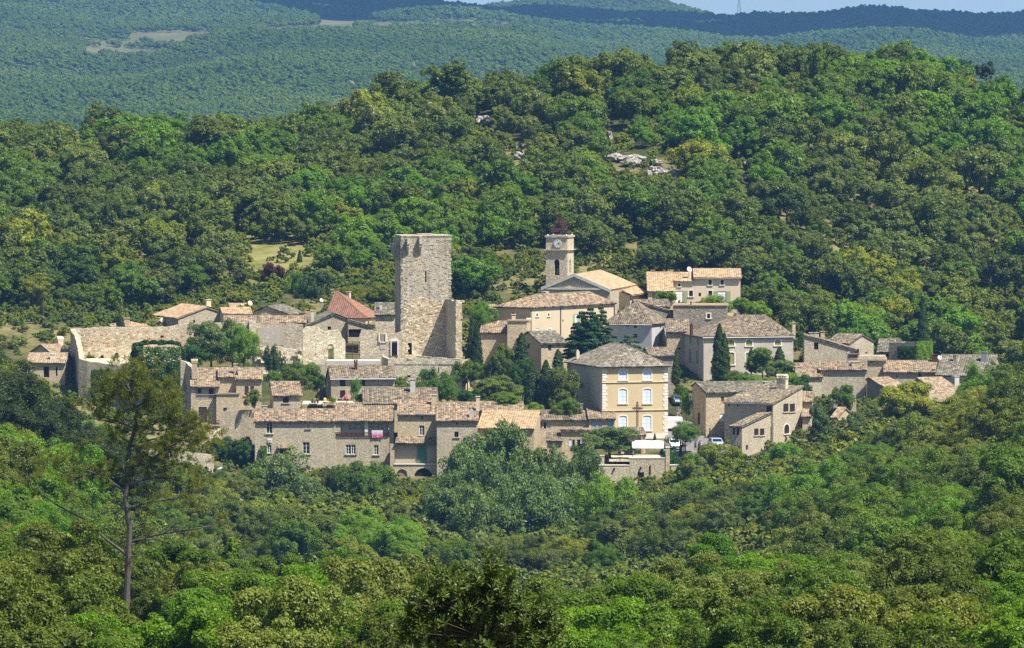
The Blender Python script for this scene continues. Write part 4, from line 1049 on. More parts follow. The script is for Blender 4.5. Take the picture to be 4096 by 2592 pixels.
# castle walls left of the keep
ruin('ruined_wall', 'ruined courtyard wall with a blocked window and doorway left of the keep', 'wall', [(*q(3, 185, 985), 1183), (*q(3, 205, 925), 1183), (*q(3, 300, 915), 1183), (*q(3, 360, 940), 1183), (*q(3, 470, 945), 1183), (*q(3, 555, 925), 1183)], qy(3, 1165), .8, 'st_castle', .2)
def slab(name, label, cat, Z, x0, y0, x1, y1, Y, th, mat):
    a, b = at(*q(Z, x0, y1), Y), at(*q(Z, x1, y0), Y); mb = MB(); mb.box(a, (b.x - a.x, 0, 0), (0, th, 0), (0, 0, b.z - a.z)); o = mb.build(name, M[mat], origin=a)
    return props(o, label, cat)
rw = bpy.data.objects['ruined_wall']
for x0, y0, x1, y1, m in ((370, 952, 416, 1018, 'st_dark'), (372, 1024, 416, 1080, 'patchy'), (472, 1028, 520, 1138, 'dark')):
    a, b = at(*q(3, x0, y1), 1182.93), at(*q(3, x1, y0), 1182.93); mb = MB(); mb.box(a, (b.x - a.x, 0, 0), (0, .06, 0), (0, 0, b.z - a.z))
    mb.build('doorway' if m == 'dark' else 'blocked_window', M[m], rw)
mb = MB()
for x0, y0, x1, y1 in ((358, 944, 369, 1022), (417, 944, 428, 1022), (358, 1016, 428, 1024), (460, 1000, 530, 1012), (462, 1012, 471, 1138), (521, 1012, 530, 1138), (466, 992, 524, 1000)):
    a, b = at(*q(3, x0, y1), 1182.8), at(*q(3, x1, y0), 1182.8); mb.box(a, (b.x - a.x, 0, 0), (0, .19, 0), (0, 0, b.z - a.z))
mb.build('stone_frame', M['trim'], rw)
# metal fence in the gap
mf = empty('metal_fence', at(*q(3, 68, 1165), 1183), 'rusty scaffold fence closing the gap in the castle wall', 'fence')
mb = MB()
for y in (1018, 1052, 1090, 1128): mb.tube([at(*q(3, 66, y), 1183), at(*q(3, 196, y), 1183)], .05, 5)
mb.build('rail', M['rust'], mf)
for x in (68, 130, 192):
    mb = MB(); mb.tube([at(*q(3, x, 1012), 1183), at(*q(3, x, 1168), 1183)], .05, 5); mb.build('post', M['rust'], mf)
slab('terrace_slab', 'white sunlit terrace slab between the ruined walls', 'terrace', 2, 1846, 1090, 2500, 1046, 1177, 5, 'concrete')
def Z2p(x, y, Y): return (*q(2, x, y), Y)
# chapel front
ch = empty('ruined_chapel', at(*q(2, 1560, 1075), 1182), 'pale ruined chapel front with a small doorway and broken top', 'ruin')
mb = MB(); pts = [(1560, 660), (1590, 640), (1650, 628), (1755, 628), (1775, 668), (1830, 688), (1990, 668), (2020, 700), (2035, 745), (2076, 790), (2078, 830)]
o = at(*q(2, 1560, 700), 1182); d = Vector((1, .06, 0)).normalized(); n_ = Vector((d.y, -d.x, 0)); zt_ = []
for x, y in pts:
    hp = hit_plane(*q(2, x, y), o, d); zt_.append((max(0, hp[0]), hp[1]))
for i in range(len(zt_) - 1):
    pass
fine = []
for (a, za), (b, zb_) in zip(zt_, zt_[1:]):
    m = max(1, int((b - a) / .35))
    for k in range(m): fine.append((a + (b - a) * k / m, za + (zb_ - za) * k / m + R.uniform(-.12, .08)))
fine.append(zt_[-1]); fine[0] = (0.0, fine[0][1]); W = fine[-1][0]
H2 = lambda x0, y0, x1, y1: (*sorted((hit_plane(*q(2, x0, y0), o, d)[0], hit_plane(*q(2, x1, y0), o, d)[0])), hit_plane(*q(2, x0, y1), o, d)[1], hit_plane(*q(2, x0, y0), o, d)[1], 0)
hl = [H2(1868, 897, 1936, 1046)] + [H2(x, y, x + 12, y + 14) for x, y in ((1692, 742), (1712, 838), (1710, 876), (1708, 960), (1800, 700), (1690, 700))]
zb2 = hit_plane(*q(2, 1560, 1080), o, d)[1] - 1
wall_holes(mb, o, d, n_, W, zb2, fine, hl, .55); wall_holes(mb, o - n_ * .9, d, -n_, W, zb2, fine, hl[:1], .02)
for (a, za), (b, zb_) in zip(fine, fine[1:]): P_ = lambda x, z: o + d * x + UPZ * (z - o.z); mb.poly(P_(a, za), P_(b, zb_), P_(b, zb_) - n_ * .9, P_(a, za) - n_ * .9)
for x, z in (fine[0], fine[-1]): P_ = lambda zz: o + d * x + UPZ * (zz - o.z); mb.poly(P_(zb2), P_(z), P_(z) - n_ * .9, P_(zb2) - n_ * .9)
mb.build('wall', M['st_pale'], ch)
mb = MB()
for hq in hl[1:]: mb.box(o + d * hq[0] - n_ * .5 + UPZ * (hq[2] - o.z), d * (hq[1] - hq[0]), -n_ * .04, UPZ * (hq[3] - hq[2]))
mb.build('putlog_holes', M['dark'], ch)
mb = MB(); a = arch_pts(hit_plane(*q(2, 1862, 880), o, d)[0], hit_plane(*q(2, 1940, 880), o, d)[0], hit_plane(*q(2, 1900, 838), o, d)[1], .75); mb.tube([o + d * x + UPZ * (z - o.z) + n_ * .05 for x, z in a], .1, 5); mb.build('arch_moulding', M['st_gold'], ch)
ruin('rubble_wall', 'broken white rubble wall under the niche wall', 'wall', [Z2p(940, 900, 1181), Z2p(1000, 868, 1181), Z2p(1140, 880, 1181), Z2p(1240, 870, 1181), Z2p(1300, 880, 1181), Z2p(1400, 895, 1181), Z2p(1545, 915, 1181)], [qy(2, 1080)] * 7, .9, 'st_pale', .3)
# loose blocks tumbling below
for i in range(34):
    x, y = R.uniform(960, 1540), R.uniform(905, 1065); p = at(*q(2, x, y), 1180.75 - R.uniform(0, .3)); mb = MB(); s = R.uniform(.25, .75); mb.cbox((0, 0, -s * .3), s * 1.4, s, s * .65, R.uniform(-.5, .5)); 
    o_ = mb.build('stone_block', M['st_pale'], bpy.data.objects['rubble_wall'], origin=p)
    for v_ in o_.data.vertices: v_.co = v_.co + (p - p); 
    o_.data.transform(Matrix.Translation(p))
nw = ruin('niche_wall', 'tall ruined wall with plaster remains and a pale pillar between castle bays', 'wall', [Z2p(862, 560, 1187), Z2p(930, 545, 1187), Z2p(985, 590, 1187), Z2p(1200, 582, 1187), Z2p(1400, 590, 1187), Z2p(1560, 600, 1187)], qy(2, 900), .9, 'st_castle', .12)
for x0, y0, x1, y1, m, t_ in ((1005, 640, 1270, 870, 'patchy', .1), (1020, 762, 1145, 868, 'st_castle', .2), (905, 560, 985, 880, 'st_pale', .7), (1130, 640, 1330, 860, 'brownr', .05)):
    a, b = at(*q(2, x0, y1), 1187 - t_), at(*q(2, x1, y0), 1187 - t_); mb = MB(); mb.box(a, (b.x - a.x, 0, 0), (0, t_ - .003, 0), (0, 0, b.z - a.z)); mb.build({'patchy': 'plaster_patch', 'brownr': 'plaster_patch', 'st_castle': 'blocked_window', 'st_pale': 'pillar'}[m], M[m], nw)
ruin('retaining_wall', 'long grey retaining wall under the chapel terrace', 'wall', [Z2p(1540, 1085, 1175), Z2p(1850, 1090, 1175), Z2p(2300, 1096, 1175)], qy(2, 1290), .6, 'st_grey', .05)
# curtain walls, far left
cw = empty('curtain_wall', at(*q(1, 612, 1150), 1168), 'long castle curtain wall with shaded bastion corner and orange stones', 'wall')
def Z1p(x, y, Y): return (*q(1, x, y), Y)
ruin('wall', '', '', [Z1p(614, 580, 1194), Z1p(640, 572, 1194), Z1p(690, 576, 1194), Z1p(900, 562, 1194), Z1p(1200, 562, 1194), Z1p(1470, 558, 1194), Z1p(1560, 538, 1194), Z1p(1780, 528, 1194), Z1p(2150, 520, 1194)], qy(1, 900), 1.2, 'st_castle', .1, parent=cw, part='rear_wall')
a_, b_ = at(*q(1, 720, 890), 1193.8), at(*q(1, 1480, 742), 1193.8); mb = MB(); mb.box(a_, (b_.x - a_.x, 0, 0), (0, .19, 0), (0, 0, b_.z - a_.z)); mb.build('facing', M['st_gold'], cw)
mb = MB()
for i in range(60):
    x, y = R.uniform(700, 1680), R.uniform(590, 735); p = at(*q(1, x, y), 1193.95); s = R.uniform(.25, .5); mb.box(p, (s, 0, 0), (0, .06, 0), (0, 0, s * .6))
mb.build('orange_stones', plain('orange_stone', (.62, .36, .16), .95, .1), cw)
ruin('wall', '', '', [Z1p(613, 580, 1192), Z1p(616, 590, 1187), Z1p(650, 640, 1184), Z1p(664, 690, 1180), Z1p(676, 740, 1176), Z1p(684, 800, 1173), Z1p(690, 838, 1170)], qy(1, 1170), .8, 'st_keep', .2, parent=cw, part='side_wall', dz=4)
ruin('wall', '', '', [Z1p(684, 836, 1170), Z1p(760, 858, 1169.3), Z1p(860, 872, 1168.6), Z1p(940, 885, 1168), Z1p(1160, 890, 1166.6), Z1p(1420, 880, 1165.4), Z1p(1580, 850, 1164.5)], qy(1, 1230), 1.3, 'st_keep', .15, parent=cw, part='front_wall', dz=5)
mb = MB()
for x, y in ((880, 832), (1005, 812), (790, 840)):
    p = at(*q(1, x, y), 1193.5); mb.box(p, (.4, 0, 0), (0, .28, 0), (0, 0, .45))
mb.build('openings', M['dark'], cw)
mb = MB(); a_, b_ = at(*q(1, 700, 880), 1176), at(*q(1, 1580, 880), 1176); mb.box(a_, (b_.x - a_.x, 0, 0), (0, 17.5, 0), (0, 0, -1)); mb.build('court_floor', M['st_pale'], cw)
ruin('corner_wall', 'stained upright wall end left of the balcony house', 'wall', [Z1p(1572, 850, 1158), Z1p(1620, 870, 1158), Z1p(1665, 910, 1157), Z1p(1668, 930, 1155)], qy(1, 1330), 1.0, 'st_keep', .15, dz=4)
ruin('retaining_wall', 'grey retaining wall between the balcony house and the long grey house', 'wall', [(*q(7, 455, 660), 1147), (*q(7, 480, 630), 1147), (*q(7, 540, 612), 1147), (*q(7, 850, 608), 1147)], qy(7, 960), .7, 'st_grey', .04, dz=4)
st = ruin('stair_wall', 'pale sloping parapet of the outside stair below the balcony house', 'wall', [(*q(7, 335, 930), 1143), (*q(7, 400, 870), 1144.5), (*q(7, 470, 795), 1146)], [qy(7, 1180), qy(7, 1120), qy(7, 900)], .6, 'st_pale', .02)
slab('stair_pillar', 'pale stone pillar at the foot of the stair parapet', 'pillar', 7, 332, 1190, 396, 925, 1142.6, .9, 'st_pale')
# ------------------------------------------------------------------ houses behind the castle
h = House('farmhouse', 'farleft', 'low farmhouse with a tan roof and fat chimney at the castle corner', 1, 1190, (480, 815), mat='st_grey')
h.block(1188, (478, 818), 640, 1000, yaw=30, S=218, rv=716, tiles='t_pink', deep=4, pitch=.34, apexu=430)
h.chimney(508, 660, 552, 765, 5, 'cream', 'tiles')
h = House('farmhouse', 'farleftfront', 'lower porch house with a pinkish roof beside the castle corner', 1, 1180, (250, 860), mat='st_warm')
h.block(1180, (235, 872), 565, 1020, yaw=-4, rv=790, tiles='t_pink', depth=7, deep=4, wins=[(380, 905, 428, 1000, 'o'), (486, 905, 500, 990, 'o')])
h.chimney(436, 792, 476, 890, 1.0, 'trim', 'slab')
h = House('village_house', 'tipone', 'house tip with a finial and chimney peeping over the curtain wall', 1, 1212, (960, 552), mat='st_grey')
h.block(1212, (990, 556), 1290, 620, yaw=8, roof='hip', rv=518, tiles='t_new', depth=9, deep=3)
h.chimney(1082, 482, 1130, 562, 1.0, 'st_warm', 'slab')
h = House('village_house', 'tiptwo', 'second roof tip with chimney and dish peeping over the curtain wall', 1, 1214, (1280, 548), mat='st_grey')
h.block(1214, (1285, 552), 1470, 620, yaw=4, roof='gy', rv=508, apexu=1375, tiles='t_new', depth=8, deep=3)
h.chimney(1384, 480, 1408, 545, .6, 'concrete', 'slab')
h = House('village_house', 'gableone', 'grey gabled house with a bright roof slope left of the castle bays', 2, 1208, (30, 522), mat='st_grey')
h.block(1208, (40, 520), 590, 590, yaw=20, roof='gy', rv=388, apexu=385, eave2=455, tiles='t_new', depth=13, deep=3, wins=[(222, 548, 246, 582, 'g')])
h.chimney(386, 300, 440, 385, 2.0, 'cream', 'slab')
h.block(1206, (585, 470), 930, 600, yaw=8, rv=400, tiles='t_new', depth=10, deep=3, mat='st_pale')
h = House('village_house', 'gabletwo', 'stone gabled house with a finial on its grey roof', 2, 1212, (835, 468), mat='st_warm')
h.block(1212, (900, 478), 1385, 590, yaw=-14, roof='gy', rv=385, apexu=1138, tiles='t_grey', depth=9, deep=3)
h = House('village_house', 'tinybehind', 'small sandy roof behind the gabled houses', 2, 1225, (690, 420), mat='brownr')
h.block(1225, (688, 432), 885, 480, yaw=8, rv=352, tiles='t_new', depth=7, deep=3)
h = House('village_house', 'longlow', 'long low roof of striped canal tiles behind the niche wall', 2, 1196, (592, 575), mat='st_grey')
h.block(1196, (596, 582), 1592, 640, yaw=0, rv=500, tiles='t_mix', depth=7, deep=3)
h = House('villa', 'redroof', 'house with a big red flat-tiled roof', 3, 1218, (-90, 797), mat='cream')
h.block(1216, (-92, 800), 246, 930, yaw=-22, S=378, roof='hip', rv=600 - 17, tiles='t_red', deep=3, hipl=.02, hipr=1.0, pitch=.5, wins=[(90, 830, 110, 880, 'v')], swins=[(262, 838, 278, 900, 'd'), (298, 836, 312, 890, 'd')], oh=.3)
h.chimney(74, 582, 104, 640, 6, 'cream', 'slab')
h = House('village_house', 'gablethree', 'broad stone gable with one dark window right of the castle bays', 2, 1200, (1605, 600), mat='st_grey')
h.block(1200, (1640, 598), 2112, 780, yaw=6, roof='gy', rv=474, apexu=1940, eave2=540, tiles='t_grey', depth=12, deep=3, wins=[(1862, 626, 1902, 668, 'o')])
h.chimney(1656, 428, 1694, 560, 1.0, 'concrete', 'slab')
h.block(1199, (2110, 548), 2420, 790, yaw=4, roof='shed_r', eave2=640, depth=6, tiles='t_grey', mat='st_warm', deep=3, wins=[(2115, 660, 2270, 760, 'o')])
h = House('village_house', 'besidekeep', 'small house with a dark grey roof close behind the keep', 3, 1200, (358, 780), mat='st_pale')
h.block(1200, (330, 780), 500, 940, yaw=0, rv=680, tiles='t_grey', depth=8, deep=3)
h.chimney(366, 678, 388, 745, 2, 'cream', 'slab')
# ------------------------------------------------------------------ church
ct = empty('clock_tower', at(*q(4, 848, 870), 1236), 'square stone bell tower with white clock and rusty iron spire', 'tower')
A = at(*q(4, 848, 378), 1236); ya = math.radians(-17); ex = Vector((math.cos(ya), math.sin(ya), 0)); ey = Vector((-math.sin(ya), math.cos(ya), 0))
w = hit_plane(*q(4, 1066, 378), A, ex)[0]; dep = w
P1 = A + ex * w
fh = lambda x0, y0, x1, y1, a=0: (hit_plane(*q(4, x0, y1), A, ex)[0], hit_plane(*q(4, x1, y1), A, ex)[0], hit_plane(*q(4, x0, y1), A, ex)[1], hit_plane(*q(4, x0, y0), A, ex)[1], a)
sh = lambda x0, y0, x1, y1, a=0: (*sorted((hit_plane(*q(4, x0, y1), P1, ey)[0], hit_plane(*q(4, x1, y1), P1, ey)[0])), hit_plane(*q(4, x0, y1), P1, ey)[1], hit_plane(*q(4, x0, y0), P1, ey)[1], a)
bf = fh(931, 604, 985, 764, 1.0); bf = (*bf[:4], (bf[1] - bf[0]) / 2); sf = sh(1086, 606, 1100, 740); sf = (*sf[:4], (sf[1] - sf[0]) / 2)
zb = at(*q(4, 848, 900), 1236).z - 4; mb = MB(); tf = [(0, A.z), (w, A.z)]
wall_holes(mb, A, ex, -ey, w, zb, tf, [bf], .6); wall_holes(mb, P1, ey, ex, dep, zb, tf, [sf], .6); wall_holes(mb, A, ey, -ex, dep, zb, tf, []); wall_holes(mb, A + ey * dep, ex, ey, w, zb, tf, [])
mb.build('wall', M['st_terr'], ct)
mb = MB(); mb.box(A + ex * bf[0] + ey * 1.3 + UPZ * (bf[2] - A.z), ex * (bf[1] - bf[0]), ey * .05, UPZ * (bf[3] - bf[2])); mb.box(P1 + ey * sf[0] - ex * .7 + UPZ * (sf[2] - A.z), ey * (sf[1] - sf[0]), ex * .05, UPZ * (sf[3] - sf[2])); mb.build('belfry_dark', M['dark'], ct)
bc = A + ex * (bf[0] + bf[1]) / 2 + ey * .75; bz = hit_plane(*q(4, 958, 748), A, ex)[1]; r = (bf[1] - bf[0]) / 2
mb = MB(); mb.lathe((bc.x, bc.y, bz), [(r * .95, 0), (r * .8, .12), (r * .58, .5), (r * .5, .85), (r * .3, 1.0), (.05, 1.05)], 14); be = mb.build('bell', M['bronze'], ct)
mb = MB(); 
for k in range(4): mb.box(A + ex * (bf[0] + .02) + ey * .4 + UPZ * (bz + 1.25 + k * .32 - A.z), ex * (bf[1] - bf[0] - .04), ey * .5, UPZ * .13)
mb.build('headstock', M['wood'], ct)
def ring(y0, y1, o, nm):
    za, zb_ = hit_plane(*q(4, 848, y1), A, ex)[1], hit_plane(*q(4, 848, y0), A, ex)[1]; mb = MB(); mb.box(A - ex * o - ey * o + UPZ * (za - A.z), ex * (w + 2 * o), ey * (dep + 2 * o), UPZ * (zb_ - za)); return mb.build(nm, M['st_grey'], ct)
ring(359, 379, .17, 'cornice'); ring(502, 511, .3, 'string_course')
# clock
cc = hit_plane(*q(4, 967, 445), A, ex)[2]; cr = (hit_plane(*q(4, 1007, 445), A, ex)[0] - hit_plane(*q(4, 927, 445), A, ex)[0]) / 2
def disc(c, r, y0, y1, n=32): return [c + ex * r * math.cos(2 * math.pi * k / n) + UPZ * r * math.sin(2 * math.pi * k / n) - ey * y0 for k in range(n)]
mb = MB(); mb.prism(disc(cc, cr * 1.08, .03, 0), -ey * .10); ck = mb.build('clock', M['st_grey'], ct)
mb = MB(); mb.prism(disc(cc, cr, .132, 0), -ey * .02); mb.build('dial', M['white'], ck)
mb = MB()
def bar(ang, r0, r1, wd, y):
    dv = ex * math.sin(ang) + UPZ * math.cos(ang); pv = ex * math.cos(ang) - UPZ * math.sin(ang); c = cc - ey * y; mb.prism([c + dv * r0 - pv * wd, c + dv * r0 + pv * wd, c + dv * r1 + pv * wd, c + dv * r1 - pv * wd], -ey * .01)
ROM = ['XII', 'I', 'II', 'III', 'IV', 'V', 'VI', 'VII', 'VIII', 'IX', 'X', 'XI']
def stroke(c0, dv, pv, x0, y0, x1, y1, wd=.012):
    a, b = c0 + pv * x0 + dv * y0, c0 + pv * x1 + dv * y1; d = (b - a).normalized(); n_ = d.cross(ey); mb.prism([a - n_ * wd, a + n_ * wd, b + n_ * wd, b - n_ * wd], -ey * .008)
for k, s in enumerate(ROM):
    ang = k * math.pi / 6; dv = ex * math.sin(ang) + UPZ * math.cos(ang); pv = ex * math.cos(ang) - UPZ * math.sin(ang); hN = cr * .2; x = -len(s) * .045 * cr * 1.4
    c0 = cc - ey * .156 + dv * cr * .72
    for chh in s:
        if chh == 'I': stroke(c0, dv, pv, x + .04 * cr, 0, x + .04 * cr, hN, .016 * cr + .006); x += .08 * cr
        elif chh == 'V': stroke(c0, dv, pv, x, hN, x + .07 * cr, 0, .014 * cr + .004); stroke(c0, dv, pv, x + .07 * cr, 0, x + .14 * cr, hN, .010 * cr + .004); x += .16 * cr
        else: stroke(c0, dv, pv, x, hN, x + .14 * cr, 0, .014 * cr + .004); stroke(c0, dv, pv, x, 0, x + .14 * cr, hN, .010 * cr + .004); x += .16 * cr
mb.build('numerals', M['iron'], ck)
mb = MB(); bar(math.radians(48), -.1 * cr, .78 * cr, .045, .17); mb.build('minute_hand', M['iron'], ck)
mb = MB(); bar(math.radians(91), -.1 * cr, .74 * cr, .055, .185); mb.build('hour_hand', M['iron'], ck)
# iron spire
ctr = A + ex * w / 2 + ey * dep / 2; zt0 = A.z + .15; zl = lambda y: hit_plane(*q(4, 985, y), ctr, ex)[1]
mb = MB(); hb_, apx = w * .42, zl(150)
for sx in (-1, 1):
    for sy in (-1, 1):
        mb.tube([ctr + ex * sx * hb_ + ey * sy * hb_ + UPZ * (zt0 - A.z), ctr + ex * sx * .12 + ey * sy * .12 + UPZ * (apx - A.z)], .05, 5)
for i in range(8):
    z = zt0 + (apx - zt0) * i / 8; f = 1 - i / 8; k = hb_ * f + .12 * (1 - f)
    c = [ctr + ex * a * k + ey * b * k + UPZ * (z - A.z) for a, b in ((-1, -1), (1, -1), (1, 1), (-1, 1))]
    if i: 
        for a, b in zip(c, c[1:] + c[:1]): mb.tube([a, b], .035, 4)
fr = mb.build('spire_frame', M['iron'], ct)
mb = MB()
# rusty scrolled sheets hung on the frame
for side, (da, db) in enumerate(((ex, -ey), (ey, ex), (-ex, ey), (-ey, -ex))):
    for row in range(7):
        z0 = zl(322) + (zl(172) - zl(322)) * row / 7; z1 = zl(322) + (zl(172) - zl(322)) * (row + .8) / 7
        f0 = 1 - (z0 - zt0) / (apx - zt0); k = hb_ * f0 + .12 * (1 - f0); ncol = max(2, int(7 * f0))
        for c in range(ncol):
            x = -k + 2 * k * (c + .5) / ncol; hwd = k / ncol * .86; p = ctr + da * x + db * (k - .02) + UPZ * (z0 - A.z); tl = -db * (hb_ / (apx - zt0) * (z1 - z0))
            if R.random() < .16 or (row == 0 and R.random() < .5): continue
            if row in (2, 3) and abs(x) < k * .3: continue
            mb.prism([p - da * hwd, p + da * hwd, p + da * hwd * .75 + tl + UPZ * (z1 - z0), p + tl + UPZ * (z1 - z0) * 1.12, p - da * hwd * .75 + tl + UPZ * (z1 - z0)], db * .03)
mb.build('scroll_panels', M['rust'], ct)
mb = MB(); ztop = zl(52); mb.tube([ctr + UPZ * (apx - A.z - .1), ctr + UPZ * (ztop - A.z)], .045, 5); mb.lathe(ctr + UPZ * (zl(100) - A.z), [(.02, -.22), (.2, -.05), (.2, .08), (.02, .2)], 8); zz = zl(68); mb.tube([ctr - ex * .32 + UPZ * (zz - A.z), ctr + ex * .32 + UPZ * (zz - A.z)], .04, 5)
for a_ in range(6): mb.tube([ctr + UPZ * (zl(130) - A.z), ctr + UPZ * (zl(118) - A.z) + ex * .28 * math.cos(a_ * 1.05) + ey * .28 * math.sin(a_ * 1.05)], .03, 4)
mb.build('spire_cross', M['rust'], ct)
mb = MB()
for sx, sy in ((0, 0), (1, 0), (1, 1), (0, 1)):
    mb.lathe(A + ex * (.25 + (w - .5) * sx) + ey * (.25 + (dep - .5) * sy) + UPZ * .22, [(.12, 0), (.14, .1), (.05, .25)], 8)
mb.build('corner_knobs', M['white'], ct)
# nave
h = House('church', 'church', 'stone church with a grey pediment front and a bright tiled nave roof', 4, 1218, (800, 905), mat='st_grey')
h.block(1224, (806, 908), 1500, 1010, yaw=-12, roof='gy', rv=762, apexu=1136, tiles='t_new', depth=22, deep=6, mat='st_grey', oh=.1)
mb = MB(); ap = hit_plane(*q(4, 1136, 752), h.P0, h.ex)[2]; l0, r0 = hit_plane(*q(4, 800, 892), h.P0, h.ex)[2], hit_plane(*q(4, 1504, 912), h.P0, h.ex)[2]
for a_, b_ in ((l0, ap), (ap, r0)):
    mb.prism([a_ - UPZ * .45, b_ - UPZ * .45, b_, a_], h.ey * .5 - h.ey * .9) if False else None
    dv = -h.ey * .35; mb.prism([a_ - UPZ * .42 + dv * .0, b_ - UPZ * .42, b_ + UPZ * .12, a_ + UPZ * .12], dv)
a_, b_ = on_front(h, 838, 908), on_front(h, 1425, 916); mb.box(a_ - h.ey * .3, h.ex * (b_ - a_).dot(h.ex), h.ey * .297, UPZ * .32)
mb.build('pediment', M['concrete'], h.root)
mb = MB(); a_, b_ = on_front(h, 1150, 948), on_front(h, 1166, 920); mb.box(a_ - h.ey * .2, h.ex * .5, h.ey * .19, UPZ * (b_.z - a_.z)); mb.build('keystone', M['st_gold'], h.root)
h.block(1232, (1560, 905), 1860, 1040, yaw=-24, roof='shed_f', pitch=.30, depth=7, tiles='t_new', mat='brownr', deep=4) if False else None
ap_ = [at(*q(4, x, y), Y) for x, y, Y in ((1540, 895, 1222), (1720, 968, 1217), (1882, 940, 1226), (1755, 868, 1236), (1520, 868, 1236))]
rb = MB(); patch(rb, [at(*q(4, 1722, 970), 1227), at(*q(4, 1884, 942), 1236), at(*q(4, 1700, 850), 1247), at(*q(4, 1500, 872), 1236)], seed=4); h2 = rb.build('aisle_roof', M['t_new'], h.root)
mb = MB(); a_, b_, c_ = at(*q(4, 1516, 905), 1230), at(*q(4, 1702, 972), 1227.6), at(*q(4, 1850, 950), 1236); zf = a_.z - 9
mb.poly(Vector((a_.x, a_.y, zf)), Vector((b_.x, b_.y, zf)), b_, a_ + UPZ * .1); mb.poly(Vector((b_.x, b_.y, zf)), Vector((c_.x, c_.y, zf)), c_, b_); d_ = c_ + Vector((-3, 9, 1)); mb.poly(Vector((c_.x, c_.y, zf)), Vector((d_.x, d_.y, zf)), d_, c_); mb.build('aisle_wall', M['st_warm'], h.root)
# presbytery
h = House('presbytery', 'presbytery', 'long hipped house with cream rendered walls in front of the church', 4, 1200, (345, 1082), mat='beige')
h.block(1199, (345, 1080), 688, 1340, yaw=-37, S=1540, roof='hip', rv=962, tiles='t_mix', deep=5, oh=.35, hipl=.9, hipr=.35, pitch=.36, wins=[(500, 1142, 526, 1168, 'ao')], swins=[(748, 1148, 768, 1182, 'aof'), (866, 1146, 884, 1180, 'aof'), (745, 1304, 775, 1335, 'W'), (865, 1310, 900, 1334, 'bf'), (1014, 1214, 1026, 1236, 'o'), (1133, 1090, 1146, 1108, 'o'), (1140, 1158, 1172, 1250, 'bO')])
mb = MB(); P1 = h.P1; L0 = hit_plane(*q(4, 993, 1100), P1, h.ey)[0]; mb.box(P1 + h.ey * L0 + h.ex * .003 + UPZ * (h.zB - P1.z), h.ey * (h.depth - L0 - .01), h.ex * .03, UPZ * (h.zE - .33 - h.zB)); 
mb2 = MB()
for x in (688, 993, 1538): 
    t_ = hit_plane(*q(4, x, 1100), P1, h.ey)[0]; p = P1 + h.ey * max(t_, .1) + h.ex * .12; mb2.tube([p - UPZ * .3, p - UPZ * 8], .06, 5)
mb2.build('downpipe', M['iron'], h.root)
h.chimney(795, 930, 845, 965, 9, 'cream', 'slab')
h = House('village_house', 'lowwall', 'small stone house with a curved wall below the presbytery', 4, 1190, (190, 1350), mat='st_warm')
h.block(1191, (186, 1345), 460, 1530, yaw=-4, rv=1232, tiles='t_mix', depth=7, deep=4)
h.block(1188.5, (455, 1235), 650, 1530, yaw=-4, depth=5, roof='flat', mat='st_warm', deep=4)
h.chimney(500, 1160, 536, 1240, 3, 'cream', 'slab'); h.chimney(655, 1210, 690, 1330, 3.2, 'cream', 'tiles')
h = House('village_house', 'greygable', 'stone house with grey gable and a low roof left of the cedar', 4, 1180, (800, 1455), mat='st_warm')
h.block(1180, (800, 1455), 1060, 1570, yaw=24, S=466, rv=1336, tiles='t_grey', deep=4, pitch=.33, apexu=850, wins=[(870, 1462, 902, 1530, 'd')], swins=[(660, 1460, 682, 1505, 'o')])
h = House('village_house', 'leftofpres', 'narrow stone house at the left end of the presbytery', 4, 1208, (245, 1105), mat='st_grey')
h.block(1206, (245, 1104), 345, 1260, yaw=5, rv=1066, tiles='t_mix', depth=5, deep=4)
# ------------------------------------------------------------------ the village, front row
h = House('row_house', 'long', 'long grey rubble house with white casement windows and a little tiled porch', 7, 1137, (808, 722), mat='st_grey')
h.block(1137, (812, 722), 1630, 1330, yaw=1.0, depth=7.5, rv=603, tiles='t_mix', wins=[(930, 740, 990, 848, 'ws'), (1335, 750, 1370, 797, 'ws'), (940, 962, 980, 1046, 'ws'), (1298, 935, 1368, 1056, 'ws'), (1075, 1002, 1146, 1048, 'o'), (1160, 738, 1176, 756, 'o')], deep=4)
# relief panel and porch of the long house
mb = MB(); a, b = on_front(h, 936, 944), on_front(h, 982, 902)
mb.box(a - h.ey * .06, h.ex * (b - a).dot(h.ex), h.ey * .055, UPZ * (b.z - a.z)); 
for (x0, y0, x1, y1) in ((942, 908, 974, 914), (942, 914, 948, 926), (946, 922, 970, 928), (962, 928, 970, 942), (942, 934, 958, 940), (974, 914, 979, 936)):
    c, d = on_front(h, x0, y1), on_front(h, x1, y0); mb.box(c - h.ey * .16, h.ex * (d - c).dot(h.ex), h.ey * .098, UPZ * (d.z - c.z))
mb.build('carved_panel', M['trim'], h.root)
a, b = on_front(h, 1055, 1136), on_front(h, 1168, 1136); zt = on_front(h, 1055, 1000).z; mb = MB()
for p in (a, b): mb.box(p - h.ex * .12 - h.ey * 1.0, h.ex * .24, h.ey * .98, UPZ * (zt - p.z))
sl_ = on_front(h, 1055, 1052); mb.box(a + h.ex * .13 - h.ey * .98, h.ex * ((b - a).dot(h.ex) - .26), h.ey * .2, UPZ * (sl_.z - a.z)); pw = mb.build('porch', M['patchy'], h.root)
rb = MB(); p0, p1 = on_front(h, 1042, 1000, 1.25), on_front(h, 1182, 1000, 1.25); q0, q1 = on_front(h, 1048, 968, -.02), on_front(h, 1176, 968, -.02)
patch(rb, [p0, p1, q1, q0]); rb.build('porch_roof', M['t_mix'], pw)
h.chimney(890, 566, 936, 606, 6.5, 'concrete')
